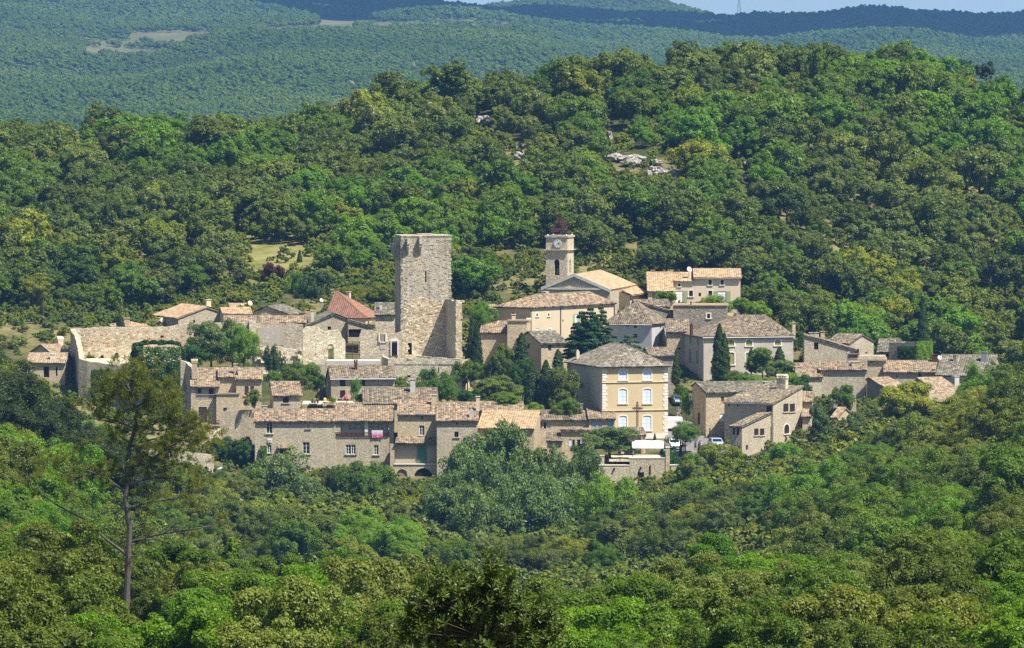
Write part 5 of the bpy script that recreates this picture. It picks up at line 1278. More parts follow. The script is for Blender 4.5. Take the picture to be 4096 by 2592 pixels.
# loggia house
h = House('loggia_house', 'loggia', 'grey stone house with an open tiled loggia and a towel on its railing', 8, 1137.3, (100, 640), mat='st_grey')
h.block(1137.35, (112, 645), 766, 1240, yaw=1.0, depth=6.2, roof='shed_f', pitch=.30, tiles='t_mix', ohs=.05, wins=[(172, 652, 702, 826, 'N'), (232, 910, 288, 1016, 'ws'), (292, 910, 340, 1016, 'ws'), (542, 914, 593, 1022, 'ws')], deep=4, corn=False)
# loggia interior: bright rear wall with two arches through the porch, column, railing
lo = h
mb = MB(); a = on_front(h, 172, 826, -.25); b = on_front(h, 702, 652, -.25); W = (b - a).dot(h.ex); H = b.z - a.z
mb = MB(); xs = [((x - 172) / 530 * W) for x in (262, 424, 485, 646)]
wall_holes(mb, a + h.ey * .30, h.ex, -h.ey, W, a.z - .05, [(0, b.z), (W, b.z)], [(xs[0], xs[1], a.z + H * .46, b.z - H * .03, H * .48), (xs[2], xs[3], a.z + H * .42, b.z - H * .01, H * .5)], .25)
mb.build('arcade', M['brownr'], h.root)
mb = MB(); mb.box(a + h.ey * .65 + UPZ * 0, h.ex * W, h.ey * .02, UPZ * H); mb.build('rear_wall', M['st_gold'], h.root)
mb = MB(); c0, c1 = on_front(h, 440, 826, -.1), on_front(h, 476, 650, -.1); mb.box(c0, h.ex * (c1 - c0).dot(h.ex), h.ey * .3, UPZ * (c1.z - c0.z)); mb.build('column', M['trim'], h.root)
mb = MB(); r0, r1 = on_front(h, 104, 776, .12), on_front(h, 706, 776, .12); rl = on_front(h, 104, 824, .12).z
mb.tube([r0, r1], .05, 6); mb.tube([Vector((r0.x, r0.y, rl)), Vector((r1.x, r1.y, rl))], .03, 5)
L = (r1 - r0).length; n = 60
for i in range(n + 1):
    p = r0.lerp(r1, i / n); dx = (r1 - r0) / n
    mb.tube([Vector((p.x, p.y, rl)), p + dx * .9 if i < n else p], .02, 4)
    if i: mb.tube([Vector((p.x, p.y, rl)), p - dx * .9], .02, 4)
mb.build('railing', M['rust'], h.root)
# towel
mb = MB(); t0, t1 = on_front(h, 518, 750, .2), on_front(h, 640, 832, .2); W = (t1 - t0).dot(h.ex); vs = []; fs = []
for i in range(9):
    for j in range(9):
        vs.append(t0 + h.ex * W * i / 8 + UPZ * (t1.z - t0.z) * j / 8 - h.ey * (.03 * math.sin(i * 1.9) * j / 8))
for i in range(8):
    for j in range(8): fs.append((i * 9 + j, (i + 1) * 9 + j, (i + 1) * 9 + j + 1, i * 9 + j + 1))
mb.add(vs, fs, 0, [((v - t0).dot(h.ex), t0.z - v.z) for v in vs]); 
t = NT('towel_fabric'); uv = t.n('TexCoord').outputs['UV']; vo = t.n('TexVoronoi'); t.set(vo, 'Vector', uv); vo.inputs['Scale'].default_value = 5.5
sx = t.n('SeparateXYZ'); t.set(sx, 0, uv)
band = t.ramp(t.math('DIVIDE', sx.outputs[1], 1.15), [(0, (.72, .66, .76)), (.38, (.62, .42, .56)), (.62, (.52, .16, .28)), (.9, (.55, .05, .13))]); spot = t.ramp(vo.outputs['Distance'], [(.28, (1, 1, 1)), (.36, (0, 0, 0))])
mt = t.finish(t.mix(t.math('MULTIPLY', spot, .8), band, (.85, .80, .82)), .95, .05)
o = mb.build('beach_towel', mt, origin=t0); props(o, 'pink and white patterned towel hung over the loggia railing', 'towel')
so_ = o.modifiers.new('thick', 'SOLIDIFY'); so_.thickness = .02
# arcade tower house
h = House('arcade_house', 'arcade', 'tall pale stone house with a green door above two arches', 8, 1136, (830, 575), mat='st_warm')
h.block(1136.6, (806, 575), 1240, 850, yaw=0, depth=6.5, rv=424, tiles='t_mix', ohs=.1, wins=[(1047, 697, 1102, 808, 'ws'), (1068, 590, 1088, 628, 'o')], deep=6)
up = h
h.P0b = h.P0
h.block(1135.0, (722, 905), 1238, 1470, yaw=0, depth=1.45, roof='none', mat='st_warm', wins=[(770, 912, 1232, 1122, 'N'), (795, 1182, 912, 1440, 'ax'), (988, 1170, 1192, 1440, 'ao')], deep=4, corn=False)
mb = MB(); a, b = on_front(h, 772, 1120, -.5), on_front(h, 1230, 908, -.5); W = (b - a).dot(h.ex); mb.box(a, h.ex * W, h.ey * .06, UPZ * (b.z - a.z)); mb.build('loggia_wall', M['brownr'], h.root)
mb = MB(); a, b = on_front(h, 1022, 1116, -.42), on_front(h, 1127, 925, -.42); W = (b - a).dot(h.ex)
for i in range(4): mb.box(a + h.ex * W * i / 4, h.ex * (W / 4 - .02), h.ey * .05, UPZ * (b.z - a.z))
mb.build('door', M['green'], h.root)
mb = MB(); a, b = on_front(h, 765, 1132, .12), on_front(h, 1236, 1120, .12); mb.box(a, h.ex * (b - a).dot(h.ex), h.ey * .45, UPZ * (b.z - a.z)); mb.build('ledge', M['trim'], h.root)
rb = MB(); a, b = on_front(h, 776, 898, .35), on_front(h, 1240, 898, .35); c, d = [on_front(h, x, 836, -1.62) for x in (1238, 788)]
patch(rb, [a, b, c, d], seed=5); rb.build('porch_roof', M['t_mix'], h.root)
h = House('row_house', 'righthouse', 'grey stone house with speckled roof and a slender chimney at its right edge', 8, 1134, (1240, 640), mat='st_grey')
h.block(1133.6, (1240, 640), 1690, 1500, yaw=0, depth=8, rv=428, tiles='t_mix', wins=[(1435, 765, 1480, 828, 'gs'), (1452, 665, 1470, 690, 'o'), (1425, 925, 1447, 970, 'b')], deep=5)
h.chimney(1674, 376, 1714, 450, 3.5, 'cream', 'slab'); h.chimney(1600, 515, 1640, 560, .9, 'concrete', 'pot')
up.chimney(1178, 355, 1240, 425, 5.2, 'st_warm', 'slab')
# bright tile house and the ones behind
h = House('row_house', 'bright', 'low house with a bright orange-tan tiled roof', 9, 1138, (40, 640), mat='st_warm')
h.block(1138, (40, 645), 716, 800, yaw=-7, S=797, rv=436, tiles='t_new', deep=5, wins=[(150, 684, 196, 720, 'b')], pitch=.33, apexu=420)
h = House('row_house', 'behindbright', 'small dark-tiled house tucked behind the bright orange roof', 9, 1150, (60, 432), mat='st_warm')
h.block(1150, (56, 436), 578, 560, yaw=0, rv=328, tiles='t_mix', depth=5)
h = House('row_house', 'blueshutter', 'low house with a dark brown roof and blue shutters', 9, 1146, (800, 548), mat='st_warm')
h.block(1146, (796, 546), 1388, 705, yaw=3, rv=432, tiles='t_old', depth=7, wins=[(800, 580, 812, 655, 'g'), (838, 580, 868, 655, 'g'), (880, 577, 920, 660, 'B')])
h.chimney(1246, 350, 1314, 452, 2.2, 'st_dark', 'slab')
h.block(1145.7, (1392, 532), 1704, 650, yaw=3, rv=404, tiles='t_mix', mat='st_warm', depth=6, wins=[(1420, 560, 1476, 640, 'B'), (1495, 560, 1552, 640, 'B'), (1616, 560, 1690, 640, 'B')])
h = House('row_house', 'lowblue', 'low stone house with light blue shutters beside the fig tree', 9, 1140, (1040, 660), mat='st_warm')
h.block(1140.5, (1050, 672), 1400, 930, yaw=2, roof='shed_f', pitch=.1, depth=1.6, tiles='t_mix', wins=[(1142, 785, 1186, 866, 'b'), (1190, 787, 1216, 864, 'g'), (1246, 787, 1284, 864, 'g'), (1288, 785, 1316, 866, 'b')], deep=4)
h = House('lean_to', 'leanto', 'small lean-to with dark canal tiles above the poplar tops', 9, 1139, (850, 798), mat='st_warm')
h.block(1139, (880, 800), 1062, 900, yaw=0, roof='shed_f', pitch=.3, depth=3.2, tiles='t_old', deep=4)
h = House('open_shed', 'porchshed', 'open tiled shed beside the fig tree at the yellow house', 9, 1139, (1780, 738), mat='st_warm')
p = [at(*q(9, x, y), Y) for x, y, Y in ((1740, 740, 1137), (2092, 742, 1137), (2052, 636, 1141.5), (1740, 640, 1141.5))]
rb = MB(); patch(rb, p, seed=9); h.roofobj = rb.build('roof', M['t_old'], h.root)
for x, Y in ((2060, 1137.4), (1800, 1137.4), (2050, 1141)):
    b = at(*q(9, x, 960), Y); t_ = at(*q(9, x, 745 if Y < 1140 else 660), Y); mb = MB(); mb.cbox(b, .45, .45, t_.z - b.z); mb.build('post', M['st_warm'], h.root)
mb = MB(); a = at(*q(9, 1740, 960), 1141.6); b = at(*q(9, 2050, 660), 1141.6); mb.box(a, (b.x - a.x, 0, 0), (0, .25, 0), (0, 0, b.z - a.z)); mb.build('wall', M['brownr'], h.root)
# ------------------------------------------------------------------ below the castle
h = House('farmhouse', 'balcony', 'brown stone house with roofed balcony and brown shutters under the castle', 7, 1152, (163, 368), mat='st_warm')
h.block(1152, (163, 370), 446, 770, yaw=2, rv=186, tiles='t_mix', wins=[(210, 374, 414, 495, 'N'), (240, 578, 324, 735, 'd')], deep=4)
lg = h
mb = MB(); a, b = on_front(h, 210, 494, -.26), on_front(h, 414, 374, -.26); W = (b - a).dot(h.ex); mb.box(a + h.ey * 0, h.ex * W, h.ey * .04, UPZ * (b.z - a.z)); mb.build('balcony_wall', M['brownr'], h.root)
for x0, y0, x1, y1 in ((232, 388, 268, 440), (344, 374, 392, 494)):
    mb = MB(); a, b = on_front(h, x0, y1, -.2), on_front(h, x1, y0, -.2); mb.box(a, h.ex * (b - a).dot(h.ex), h.ey * .05, UPZ * (b.z - a.z)); mb.build('window' if y1 < 460 else 'door', M['wood2'], h.root)
def bars(h, x0, y0, x1, y1, out, n, mat, name='railing', r=.018):
    mb = MB(); a, b = on_front(h, x0, y0, out), on_front(h, x1, y0, out); zl = on_front(h, x0, y1, out).z
    mb.tube([a, b], .035, 5); mb.tube([Vector((a.x, a.y, zl)), Vector((b.x, b.y, zl))], .025, 5)
    for i in range(n + 1):
        p = a.lerp(b, i / n); mb.tube([Vector((p.x, p.y, zl)), p], r, 4)
    return mb.build(name, M[mat], h.root)
bars(h, 206, 452, 416, 494, .02, 26, 'steel'); bars(h, 196, 712, 460, 752, 1.1, 26, 'rust')
mb = MB(); a, b = on_front(h, 160, 770, 1.2), on_front(h, 462, 756, 1.2); mb.box(a, h.ex * (b - a).dot(h.ex), h.ey * 1.25, UPZ * (b.z - a.z)); mb.box(a + UPZ * -3.5 + h.ey * .2, h.ex * (b - a).dot(h.ex), h.ey * 1.0, UPZ * 3.5); mb.build('balcony', M['st_warm'], h.root)
mb = MB(); a, b = on_front(h, 142, 762, 1.3), on_front(h, 196, 694, 1.3); mb.box(a, h.ex * (b - a).dot(h.ex), h.ey * .5, UPZ * (b.z - a.z)); mb.build('pillar', M['st_pale'], h.root)
h.chimney(170, 112, 225, 215, 2.4, 'st_warm', 'tiles')
h.block(1154.5, (446, 272), 622, 600, yaw=2, rv=184, tiles='t_mix', deep=3)
h.chimney(598, 138, 636, 262, 1.0, 'st_warm', 'slab')
h.block(1153.6, (622, 296), 880, 610, yaw=2, rv=182, tiles='t_mix', wins=[(707, 367, 748, 460, 'ds'), (765, 367, 806, 460, 'ds')], deep=3)
h.chimney(642, 192, 684, 262, 1.3, 'cream', 'slab')
h.block(1151.2, (420, 455), 648, 640, yaw=2, depth=3, roof='flat', wins=[(490, 585, 528, 640, 'd')], deep=3)
h = House('cottage', 'cottage', 'tiny stone cottage with one dark window below the ruined castle', 7, 1153, (1000, 458), mat='st_grey')
h.block(1153, (1000, 460), 1284, 600, yaw=6, S=968, rv=324, tiles='t_mix', wins=[(1096, 474, 1157, 537, 'ks')], pitch=.36)
h = House('farmhouse', 'whitegutter', 'two-storey stone house with four dark shutters and a white gutter', 8, 1160, (65, 170), mat='st_grey')
h.block(1160, (68, 172), 772, 440, yaw=5, S=4, rv=46, tiles='t_old', wins=[(166, 190, 227, 262, 'k'), (380, 186, 447, 258, 'k'), (165, 308, 224, 394, 'ks')], gutter='white', deep=3)
h.chimney(324, -28, 360, 62, 3.2, 'rust', 'slab')
h = House('farmhouse', 'longroof', 'low house with a long dark canal-tile roof and stubby chimney', 8, 1148, (425, 452), mat='st_warm')
h.block(1148, (430, 455), 1246, 560, yaw=2, rv=284, tiles='t_old', depth=9, wins=[(518, 484, 562, 534, 'g'), (750, 487, 765, 540, 'o')], deep=3)
h.chimney(944, 182, 1001, 294, 4.4, 'concrete', 'slab'); h.chimney(1184, 360, 1214, 420, 1.5, 'st_warm', 'pot')
# tile-capped terrace wall with chair
h = House('terrace_wall', 'tilewall', 'garden terrace wall capped with a row of canal tiles', 8, 1146.5, (0, 480), cat='wall', mat='brownr')
h.block(1146.5, (-14, 482), 412, 560, yaw=0, depth=2.6, roof='shed_f', pitch=.12, tiles='t_mix', corn=False, deep=3)
# ------------------------------------------------------------------ right of centre
h = House('manor_house', 'yellow', 'tall ochre-yellow house with white quoins and pale blue shutters', 10, 1148, (530, 288), mat='yellow')
h.block(1148, (530, 290), 1198, 1035, yaw=17, S=186, roof='hip', rv=78, pitch=.36, tiles='t_tan', oh=.55, wins=[(702, 322, 782, 432, 'sbf'), (948, 322, 1028, 432, 'sbf'), (700, 522, 780, 670, 'sbf'), (948, 520, 1028, 670, 'sbf'), (703, 795, 780, 945, 'sbf'), (945, 793, 1028, 945, 'sbf')], deep=2)
ye = h
def band(h, x0, x1, y0, y1, out, mat, nm, left=0):
    mb = MB(); a, b = on_front(h, x0, y1), on_front(h, x1, y0); hh = b.z - a.z
    mb.box(a - h.ey * out, h.ex * (b - a).dot(h.ex), h.ey * (out - .003), UPZ * hh)
    if left: mb.box(h.P0 + UPZ * (a.z - h.P0.z) - h.ex * out, h.ex * (out - .003), h.ey * h.depth, UPZ * hh)
    return mb.build(nm, M[mat], h.root)
for y in (452, 738): band(h, 524, 1204, y - 4, y + 8, .14, 'trim', 'string_course')
band(h, 530, 1198, 975, 1036, .09, 'trim', 'plinth')
mb = MB()
for i, y in enumerate(range(300, 975, 29)):
    if abs(y - 448) < 16 or abs(y - 735) < 16: continue
    wq = 52 if i % 2 else 38
    for x0, x1 in ((530, 530 + wq), (1198 - wq, 1198)):
        a, b = on_front(h, x0, y + 26), on_front(h, x1, y); mb.box(a - h.ey * .05, h.ex * (b - a).dot(h.ex), h.ey * .047, UPZ * (b.z - a.z))
mb.build('quoins', M['trim'], h.root)
# the left side has its own greyish wall skin
mb = MB(); mb.box(h.P0 - h.ex * .03 + UPZ * (h.zB - h.P0.z), h.ex * .027, h.ey * (h.depth), UPZ * (h.zE - .32 - h.zB)); mb.build('side_skin', M['greyr'], h.root)
h.chimney(270, 128, 300, 190, 14.0, 'cream', 'pot')
h = House('manor_house', 'greenshutter', 'big flaking stone house with olive green shutters behind the tall cypress', 5, 1185, (955, 860), mat='patchy')
h.block(1185, (955, 860), 1900, 1340, yaw=14, S=748, roof='hip', rv=638, tiles='t_old', hipl=.9, hipr=.25, oh=.3, wins=[(1210, 887, 1278, 955, 'alf'), (1403, 887, 1468, 955, 'alf'), (1705, 890, 1768, 950, 'alf'), (1210, 1024, 1280, 1152, 'slf'), (1400, 1026, 1462, 1156, 'slf')],
        swins=[(808, 860, 832, 938, 't'), (886, 872, 908, 945, 't'), (805, 995, 830, 1130, 't'), (880, 1010, 905, 1140, 't'), (800, 1250, 825, 1380, 'S'), (878, 1250, 900, 1380, 'S')], gutter='trim', deep=5, pitch=.34)
h.chimney(1890, 712, 1924, 800, 1.0, 'st_warm', 'slab'); h.chimney(820, 716, 846, 778, 6, 'rust', 'pot')
mb = MB(); mb.tube([h.P0 - h.ey * .1 - h.ex * .02, h.P0 - h.ey * .1 - h.ex * .02 - UPZ * 11], .07, 6); mb.build('downpipe', M['steel'], h.root)
h = House('village_house', 'sidewing', 'brown stone side building between the grey hipped house and the green shutters', 5, 1194, (575, 810), mat='st_warm')
h.block(1196, (572, 806), 800, 1240, yaw=0, rv=676, tiles='t_old', wins=[(690, 974, 715, 994, 'o')], depth=10, deep=6)
h = House('village_house', 'hipgrey', 'grey plastered house under a low pyramid roof beside the cedar', 5, 1198, (-40, 720), mat='bluegrey')
h.block(1204, (-75, 716), 412, 1020, yaw=-22, S=578, roof='hip', rv=488, tiles='t_old', pitch=.36, oh=.3, wins=[(220, 830, 260, 868, 'd'), (226, 736, 254, 766, 'ao'), (137, 740, 176, 750, 'r')], swins=[(494, 830, 514, 910, 'd'), (498, 748, 512, 772, 'o'), (527, 758, 541, 776, 'o')], gutter='trim', deep=5, hipl=1, hipr=1)
h.chimney(134, 545, 158, 622, 3.5, 'st_dark', 'slab')
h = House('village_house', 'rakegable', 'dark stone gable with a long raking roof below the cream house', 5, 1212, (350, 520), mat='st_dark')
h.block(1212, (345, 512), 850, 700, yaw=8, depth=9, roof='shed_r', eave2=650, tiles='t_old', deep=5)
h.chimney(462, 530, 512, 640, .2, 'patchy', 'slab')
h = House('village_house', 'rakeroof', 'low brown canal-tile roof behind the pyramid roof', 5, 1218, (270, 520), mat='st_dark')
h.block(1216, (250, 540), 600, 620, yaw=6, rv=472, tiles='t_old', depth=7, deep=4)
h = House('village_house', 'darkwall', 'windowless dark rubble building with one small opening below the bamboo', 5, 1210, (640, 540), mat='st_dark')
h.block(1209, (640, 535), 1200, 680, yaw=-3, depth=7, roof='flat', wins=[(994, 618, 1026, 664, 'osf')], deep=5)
h.chimney(818, 492, 830, 600, .1, 'iron', 'slab', d=.25)
h = House('shed', 'smallroof', 'little brown-tiled shed wedged behind the yellow house', 5, 1172, (400, 1050), mat='st_dark')
h.block(1174, (392, 1056), 640, 1230, yaw=10, rv=975, tiles='t_old', depth=5, deep=4)
h = House('villa', 'cream', 'new cream-coloured house with sandy tiles and sage green shutters', 5, 1235, (650, 235), mat='cream')
h.block(1236, (862, 232), 1345, 510, yaw=0, rv=148, tiles='t_new', depth=8, gutter='brownr', wins=[(1010, 262, 1042, 314, 'vf'), (1138, 262, 1168, 312, 'vf'), (905, 397, 930, 435, 'v'), (1008, 376, 1048, 436, 'vf'), (1110, 380, 1194, 500, 'DWO')], deep=3)
h.block(1236.01, (640, 272), 861, 510, yaw=0, rv=188, tiles='t_new', depth=7, ohs=.02, wins=[(690, 300, 712, 330, 'vf'), (662, 376, 742, 500, 'DWO'), (805, 374, 845, 434, 'vf')], deep=3)
h.block(1232, (374, 376), 632, 480, yaw=0, rv=184, tiles='t_new', depth=11, wins=[(420, 392, 445, 470, 'S'), (455, 400, 560, 470, 'W')], deep=3, pitch=.34)
mb = MB(); d = at(*q(5, 803, 160), 1238); mb.lathe(d, [(.02, -.9), (.03, 0)], 6); mb.build('mast', M['steel'], h.root)
# far right group
h = House('village_house', 'slopewall', 'rubble house whose wall top slopes down to the right beside the green shutters', 6, 1192, (385, 325), mat='st_grey')
h.block(1192, (385, 322), 850, 570, yaw=0, depth=7, roof='shed_r', eave2=456, tiles='t_old', wins=[(474, 392, 514, 456, 'g')], deep=4)
h.chimney(430, 300, 520, 336, 1.5, 'st_grey', 'slab'); h.chimney(536, 288, 574, 350, 3.0, 'st_warm', 'slab')
h = House('village_house', 'gableback', 'brown-roofed stone house with a broad grey gable on its right', 6, 1203, (640, 390), mat='st_grey')
h.block(1203, (590, 390), 800, 470, yaw=-38, S=1024, rv=314, tiles='t_old', deep=4, pitch=.36, swins=[(850, 450, 890, 492, 'o'), (945, 480, 966, 494, 'o')])
h = House('village_house', 'greyslope', 'small house with a steep dark grey roof at the rear of the right-hand group', 6, 1206, (1060, 478), mat='st_grey')
h.block(1206, (1060, 478), 1236, 560, yaw=-6, rv=362, tiles='t_grey', depth=8, wins=[(1140, 482, 1190, 528, 'o')], deep=4)
h = House('turret_house', 'flattower', 'square stone turret with a flat parapet top', 6, 1180, (890, 560), mat='st_warm')
h.block(1181, (888, 556), 1124, 750, yaw=-4, S=1127, roof='none', depth=6, deep=4, corn=False, wins=[(998, 562, 1012, 582, 'o')])
mb = MB(); 
for y0, y1, o_ in ((556, 538, .32), (538, 522, .18), (522, 512, .06)):
    a, b = on_front(h, 888, y0), on_front(h, 1124, y1); mb.box(a - h.ey * o_ - h.ex * o_, h.ex * ((b - a).dot(h.ex) + 2 * o_), h.ey * (h.depth + 2 * o_), UPZ * (b.z - a.z - .003))
mb.build('cornice', M['st_grey'], h.root)
h = House('shed', 'darkpara', 'dark parapet wall with a bent stove pipe left of the turret', 6, 1184, (790, 510), mat='st_dark')
h.block(1184, (790, 508), 888, 600, yaw=0, depth=3, roof='flat', deep=4)
mb = MB(); mb.tube([at(*q(6, 782, 560), 1183.6), at(*q(6, 782, 492), 1183.6), at(*q(6, 800, 474), 1184.2)], .09, 6); mb.build('stovepipe', M['steel'], h.root)
h = House('village_house', 'blankwall', 'tall blank rubble house with a thin orange-brown roof edge', 6, 1172, (525, 640), mat='st_grey')
h.block(1172, (526, 640), 958, 930, yaw=-2, rv=564, tiles='t_mix', depth=5, wins=[(712, 820, 788, 886, 'o')], deep=4)
h.chimney(820, 566, 888, 626, 1.2, 'st_grey', 'slab')
h = House('village_house', 'smallleft', 'small stone house with a chimney in the middle of its tiled slope', 6, 1171, (335, 706), mat='st_grey')
h.block(1170, (336, 708), 549, 870, yaw=14, S=236, rv=584, tiles='t_mix', wins=[(402, 728, 428, 757, 'o'), (406, 818, 426, 850, 'o')], deep=4, pitch=.33)
h.chimney(302, 612, 342, 690, 1.2, 'st_grey', 'slab')
h = House('ruined_house', 'ivyhouse', 'dark square building with ivy over its right end', 6, 1200, (1160, 395), mat='st_dark')
h.block(1200, (1165, 392), 1412, 570, yaw=-30, S=1560, roof='none', deep=5, corn=False)
iv = h
h = House('village_house', 'speckled', 'long low house with a roof speckled orange and grey', 6, 1178, (1125, 660), mat='st_grey')
h.block(1178, (1126, 662), 1640, 780, yaw=0, rv=562, tiles='t_mix', depth=9, wins=[(1436, 676, 1462, 706, 'o'), (1230, 694, 1246, 708, 'o')], deep=4)
h.chimney(1560, 502, 1616, 575, 4, 'rust', 'slab')
h = House('village_house', 'lichenroof', 'long house with a greenish lichened roof and a steel roof hatch', 6, 1176, (1600, 692), mat='st_grey')
h.block(1176, (1600, 690), 2105, 800, yaw=-10, S=2232, rv=508, tiles='t_grey', deep=4, pitch=.36, apexu=2000)
h.chimney(1754, 505, 1780, 565, 5, 'brick', 'slab'); h.chimney(2010, 478, 2066, 530, 5, 'steel', 'slab')
h = House('village_house', 'gableleft', 'pinkish-roofed house with a dark gable facing the blank rubble house', 6, 1166, (960, 770), mat='st_dark')  # dark stone puts the shade of its left gable into the colour
h.block(1167, (1160, 824), 1335, 930, yaw=40, S=960, rv=716, tiles='t_pink', deep=4, pitch=.36, apexu=1170)
h = House('village_house', 'pinkroof', 'low house with a wide pale pink tiled roof at the edge of the wood', 6, 1160, (1640, 862), mat='st_dark')  # shade of the left-facing gable is put into the dark stone colour
h.block(1160, (1640, 864), 1852, 960, yaw=32, S=1412, rv=716, tiles='t_pink', deep=4, pitch=.36, apexu=1620)
h.chimney(1782, 800, 1818, 868, .6, 'concrete', 'slab'); h.chimney(1770, 700, 1812, 770, 5, 'concrete', 'slab')
h = House('village_house', 'halfhidden', 'tan roof half hidden by the round olive bush', 6, 1157, (1480, 900), mat='st_warm')
h.block(1157, (1470, 930), 1690, 990, yaw=-20, rv=800, tiles='t_pink', depth=8, deep=4)
# lower right stone houses
h = House('stone_house', 'darkgable', 'long stone house with a dark left gable and mossy roof by the village street', 11, 1150, (340, 468), mat='st_warm')
h.block(1150, (342, 470), 1250, 1070, yaw=20, S=190, rv=352, tiles='t_grey', deep=3, pitch=.33, wins=[(510, 517, 545, 570, 'r'), (380, 865, 393, 945, 'o'), (497, 710, 546, 800, 'W')], swins=[(250, 700, 277, 820, 'd')], apexu=640)
h.chimney(996, 352, 1046, 430, 2.5, 'concrete', 'slab')
h = House('stone_house', 'bigshed', 'pale stone house with twin dark windows and a sloping brownish roof', 11, 1146, (550, 575), mat='st_warm')
h.block(1147, (548, 575), 1087, 1090, yaw=-29, S=1412, roof='shed_f', tiles='t_old', pitch=.215, mat='st_grey', deep=4, wins=[(1015, 622, 1074, 688, 'k'), (686, 600, 703, 627, 'o'), (590, 602, 608, 622, 'o')], swins=[(1200, 592, 1258, 688, 'ks'), (1272, 592, 1330, 688, 'ks'), (1208, 820, 1266, 930, 'akf'), (1180, 1052, 1198, 1105, 'o')], gutter='steel')
h.chimney(1124, 290, 1226, 430, 7.5, 'st_pale', 'tiles')
mb = MB(); p = h.P1 - h.ey * .12 + h.ex * .05; mb.tube([p - UPZ * 3.0, p - UPZ * 11], .09, 6); mb.build('downpipe', M['steel'], h.root)
bs = h
h.block(1135.6, (618, 842), 742, 1160, yaw=-29, S=1086, roof='shed_f', tiles='t_old', pitch=.17, mat='st_grey', deep=4, wins=[(640, 858, 665, 935, 'd'), (683, 864, 711, 945, 'd'), (655, 1055, 669, 1110, 'o'), (695, 1060, 716, 1110, 'o')], swins=[(877, 868, 926, 948, 'ks'), (942, 868, 990, 948, 'ks'), (786, 1052, 812, 1110, 'o')])
h = House('shed', 'redroofs', 'stepped little roofs of reddish tiles against the pale stone house', 11, 1152, (1415, 575), mat='st_warm')
h.block(1152, (1412, 570), 1518, 760, yaw=-5, roof='shed_f', depth=4, tiles='t_mix', deep=4); h.block(1149, (1412, 735), 1500, 860, yaw=-5, roof='shed_f', depth=5.5, tiles='t_pink', deep=4)
h = House('shed', 'rampshed', 'small tan-roofed shed among the trees right of the twin-windowed house', 11, 1150, (1740, 740), mat='st_warm')
h.block(1150, (1735, 742), 1800, 900, yaw=-20, S=1960, rv=640, tiles='t_pink', deep=4)
ruin('ramp_wall', 'rubble ramp wall slanting down to the right in front of the blank house', 'wall', [(*q(11, 1760, 478), 1160), (*q(11, 1900, 545), 1160), (*q(11, 2010, 545), 1160)], qy(11, 650), .5, 'st_grey', .05)
# terrace walls below the yellow house
ruin('terrace_wall', 'shaded old garden wall left of the stone terrace', 'wall', [(*q(10, 230, 1192), 1131), (*q(10, 500, 1198), 1128)], qy(10, 1440), .5, 'st_dark', .03)  # the wall's shade is put into its dark stone colour
tw = empty('stone_terrace', at(*q(10, 495, 1500), 1126), 'pale stone terrace with a russet door in its wall', 'terrace')
def wallp(x0, x1, yt, yb, Y0, Y1, thick, holes=(), nm='wall', mat='st_terr'):
    a, b = at(*q(10, x0, yt), Y0), at(*q(10, x1, yt), Y1); d = (b - a); d.z = 0; w = d.length; d.normalize(); n = Vector((d.y, -d.x, 0)); zb = at(*q(10, x0, yb), Y0).z
    hs = [(*sorted((hit_plane(*q(10, hx0, hy0), a, d)[0], hit_plane(*q(10, hx1, hy0), a, d)[0])), hit_plane(*q(10, hx0, hy1), a, d)[1], hit_plane(*q(10, hx0, hy0), a, d)[1], 0) for hx0, hy0, hx1, hy1 in holes]
    mb = MB(); wall_holes(mb, a, d, n, w, zb - 2, [(0, a.z), (w, a.z)], hs, .3); i = -n * thick
    mb.poly(a, b, b + i, a + i); mb.poly(a + UPZ * (zb - 2 - a.z), a, a + i, a + i + UPZ * (zb - 2 - a.z)); mb.poly(b, b + UPZ * (zb - 2 - b.z), b + i + UPZ * (zb - 2 - b.z), b + i); mb.poly(a + i, b + i, b + i + UPZ * (zb - 2 - a.z), a + i + UPZ * (zb - 2 - a.z))
    w_ = mb.build(nm, M[mat], tw); cp = MB(); cp.box(a + n * .06 - d * .04, d * (w + .08), -n * (thick + .12), UPZ * .14); cp.build('coping', M['trim'], w_)
    return w_, a, d, n, hs
wallp(497, 810, 1302, 1520, 1126, 1126, .6); _, a, d, n, hs = wallp(811, 1174, 1228, 1520, 1126, 1126, .6, [(890, 1368, 955, 1508)])
mb = MB(); mb.box(a + d * hs[0][0] - n * .28 + UPZ * (hs[0][2] - a.z), d * (hs[0][1] - hs[0][0]), -n * .05, UPZ * (hs[0][3] - hs[0][2])); mb.build('door', M['redwood'], tw)
wallp(1175, 1217, 1122, 1520, 1125.9, 1125.9, .8, nm='pillar'); wallp(1218, 1465, 1300, 1520, 1126.2, 1126.2, .6); wallp(508, 552, 1205, 1305, 1126.3, 1126.3, .6, nm='pillar')
fl = MB(); a = at(*q(10, 500, 1296), 1126.7); fl.box(a, (at(*q(10, 810, 1290), 1126.7).x - a.x, 0, 0), (0, 5, 0), (0, 0, -.3)); a2 = at(*q(10, 600, 1240), 1127.5); fl.box(a2, (at(*q(10, 1174, 1240), 1127).x - a2.x, 0, 0), (0, 12, 0), (0, 0, -.3)); fl.build('paving', M['st_pale'], tw)
for x, y in ((652, 1342), (922, 1330)):
    mb = MB(); p = at(*q(10, x, y), 1125.85); mb.lathe(p, [(.05, -.22), (.16, .1), (.12, .2), (.02, .3)], 6); mb.box(p + Vector((-.03, 0, .22)), (.06, 0, 0), (0, .15, 0), (0, 0, .06)); mb.build('wall_lamp', M['iron'], tw)
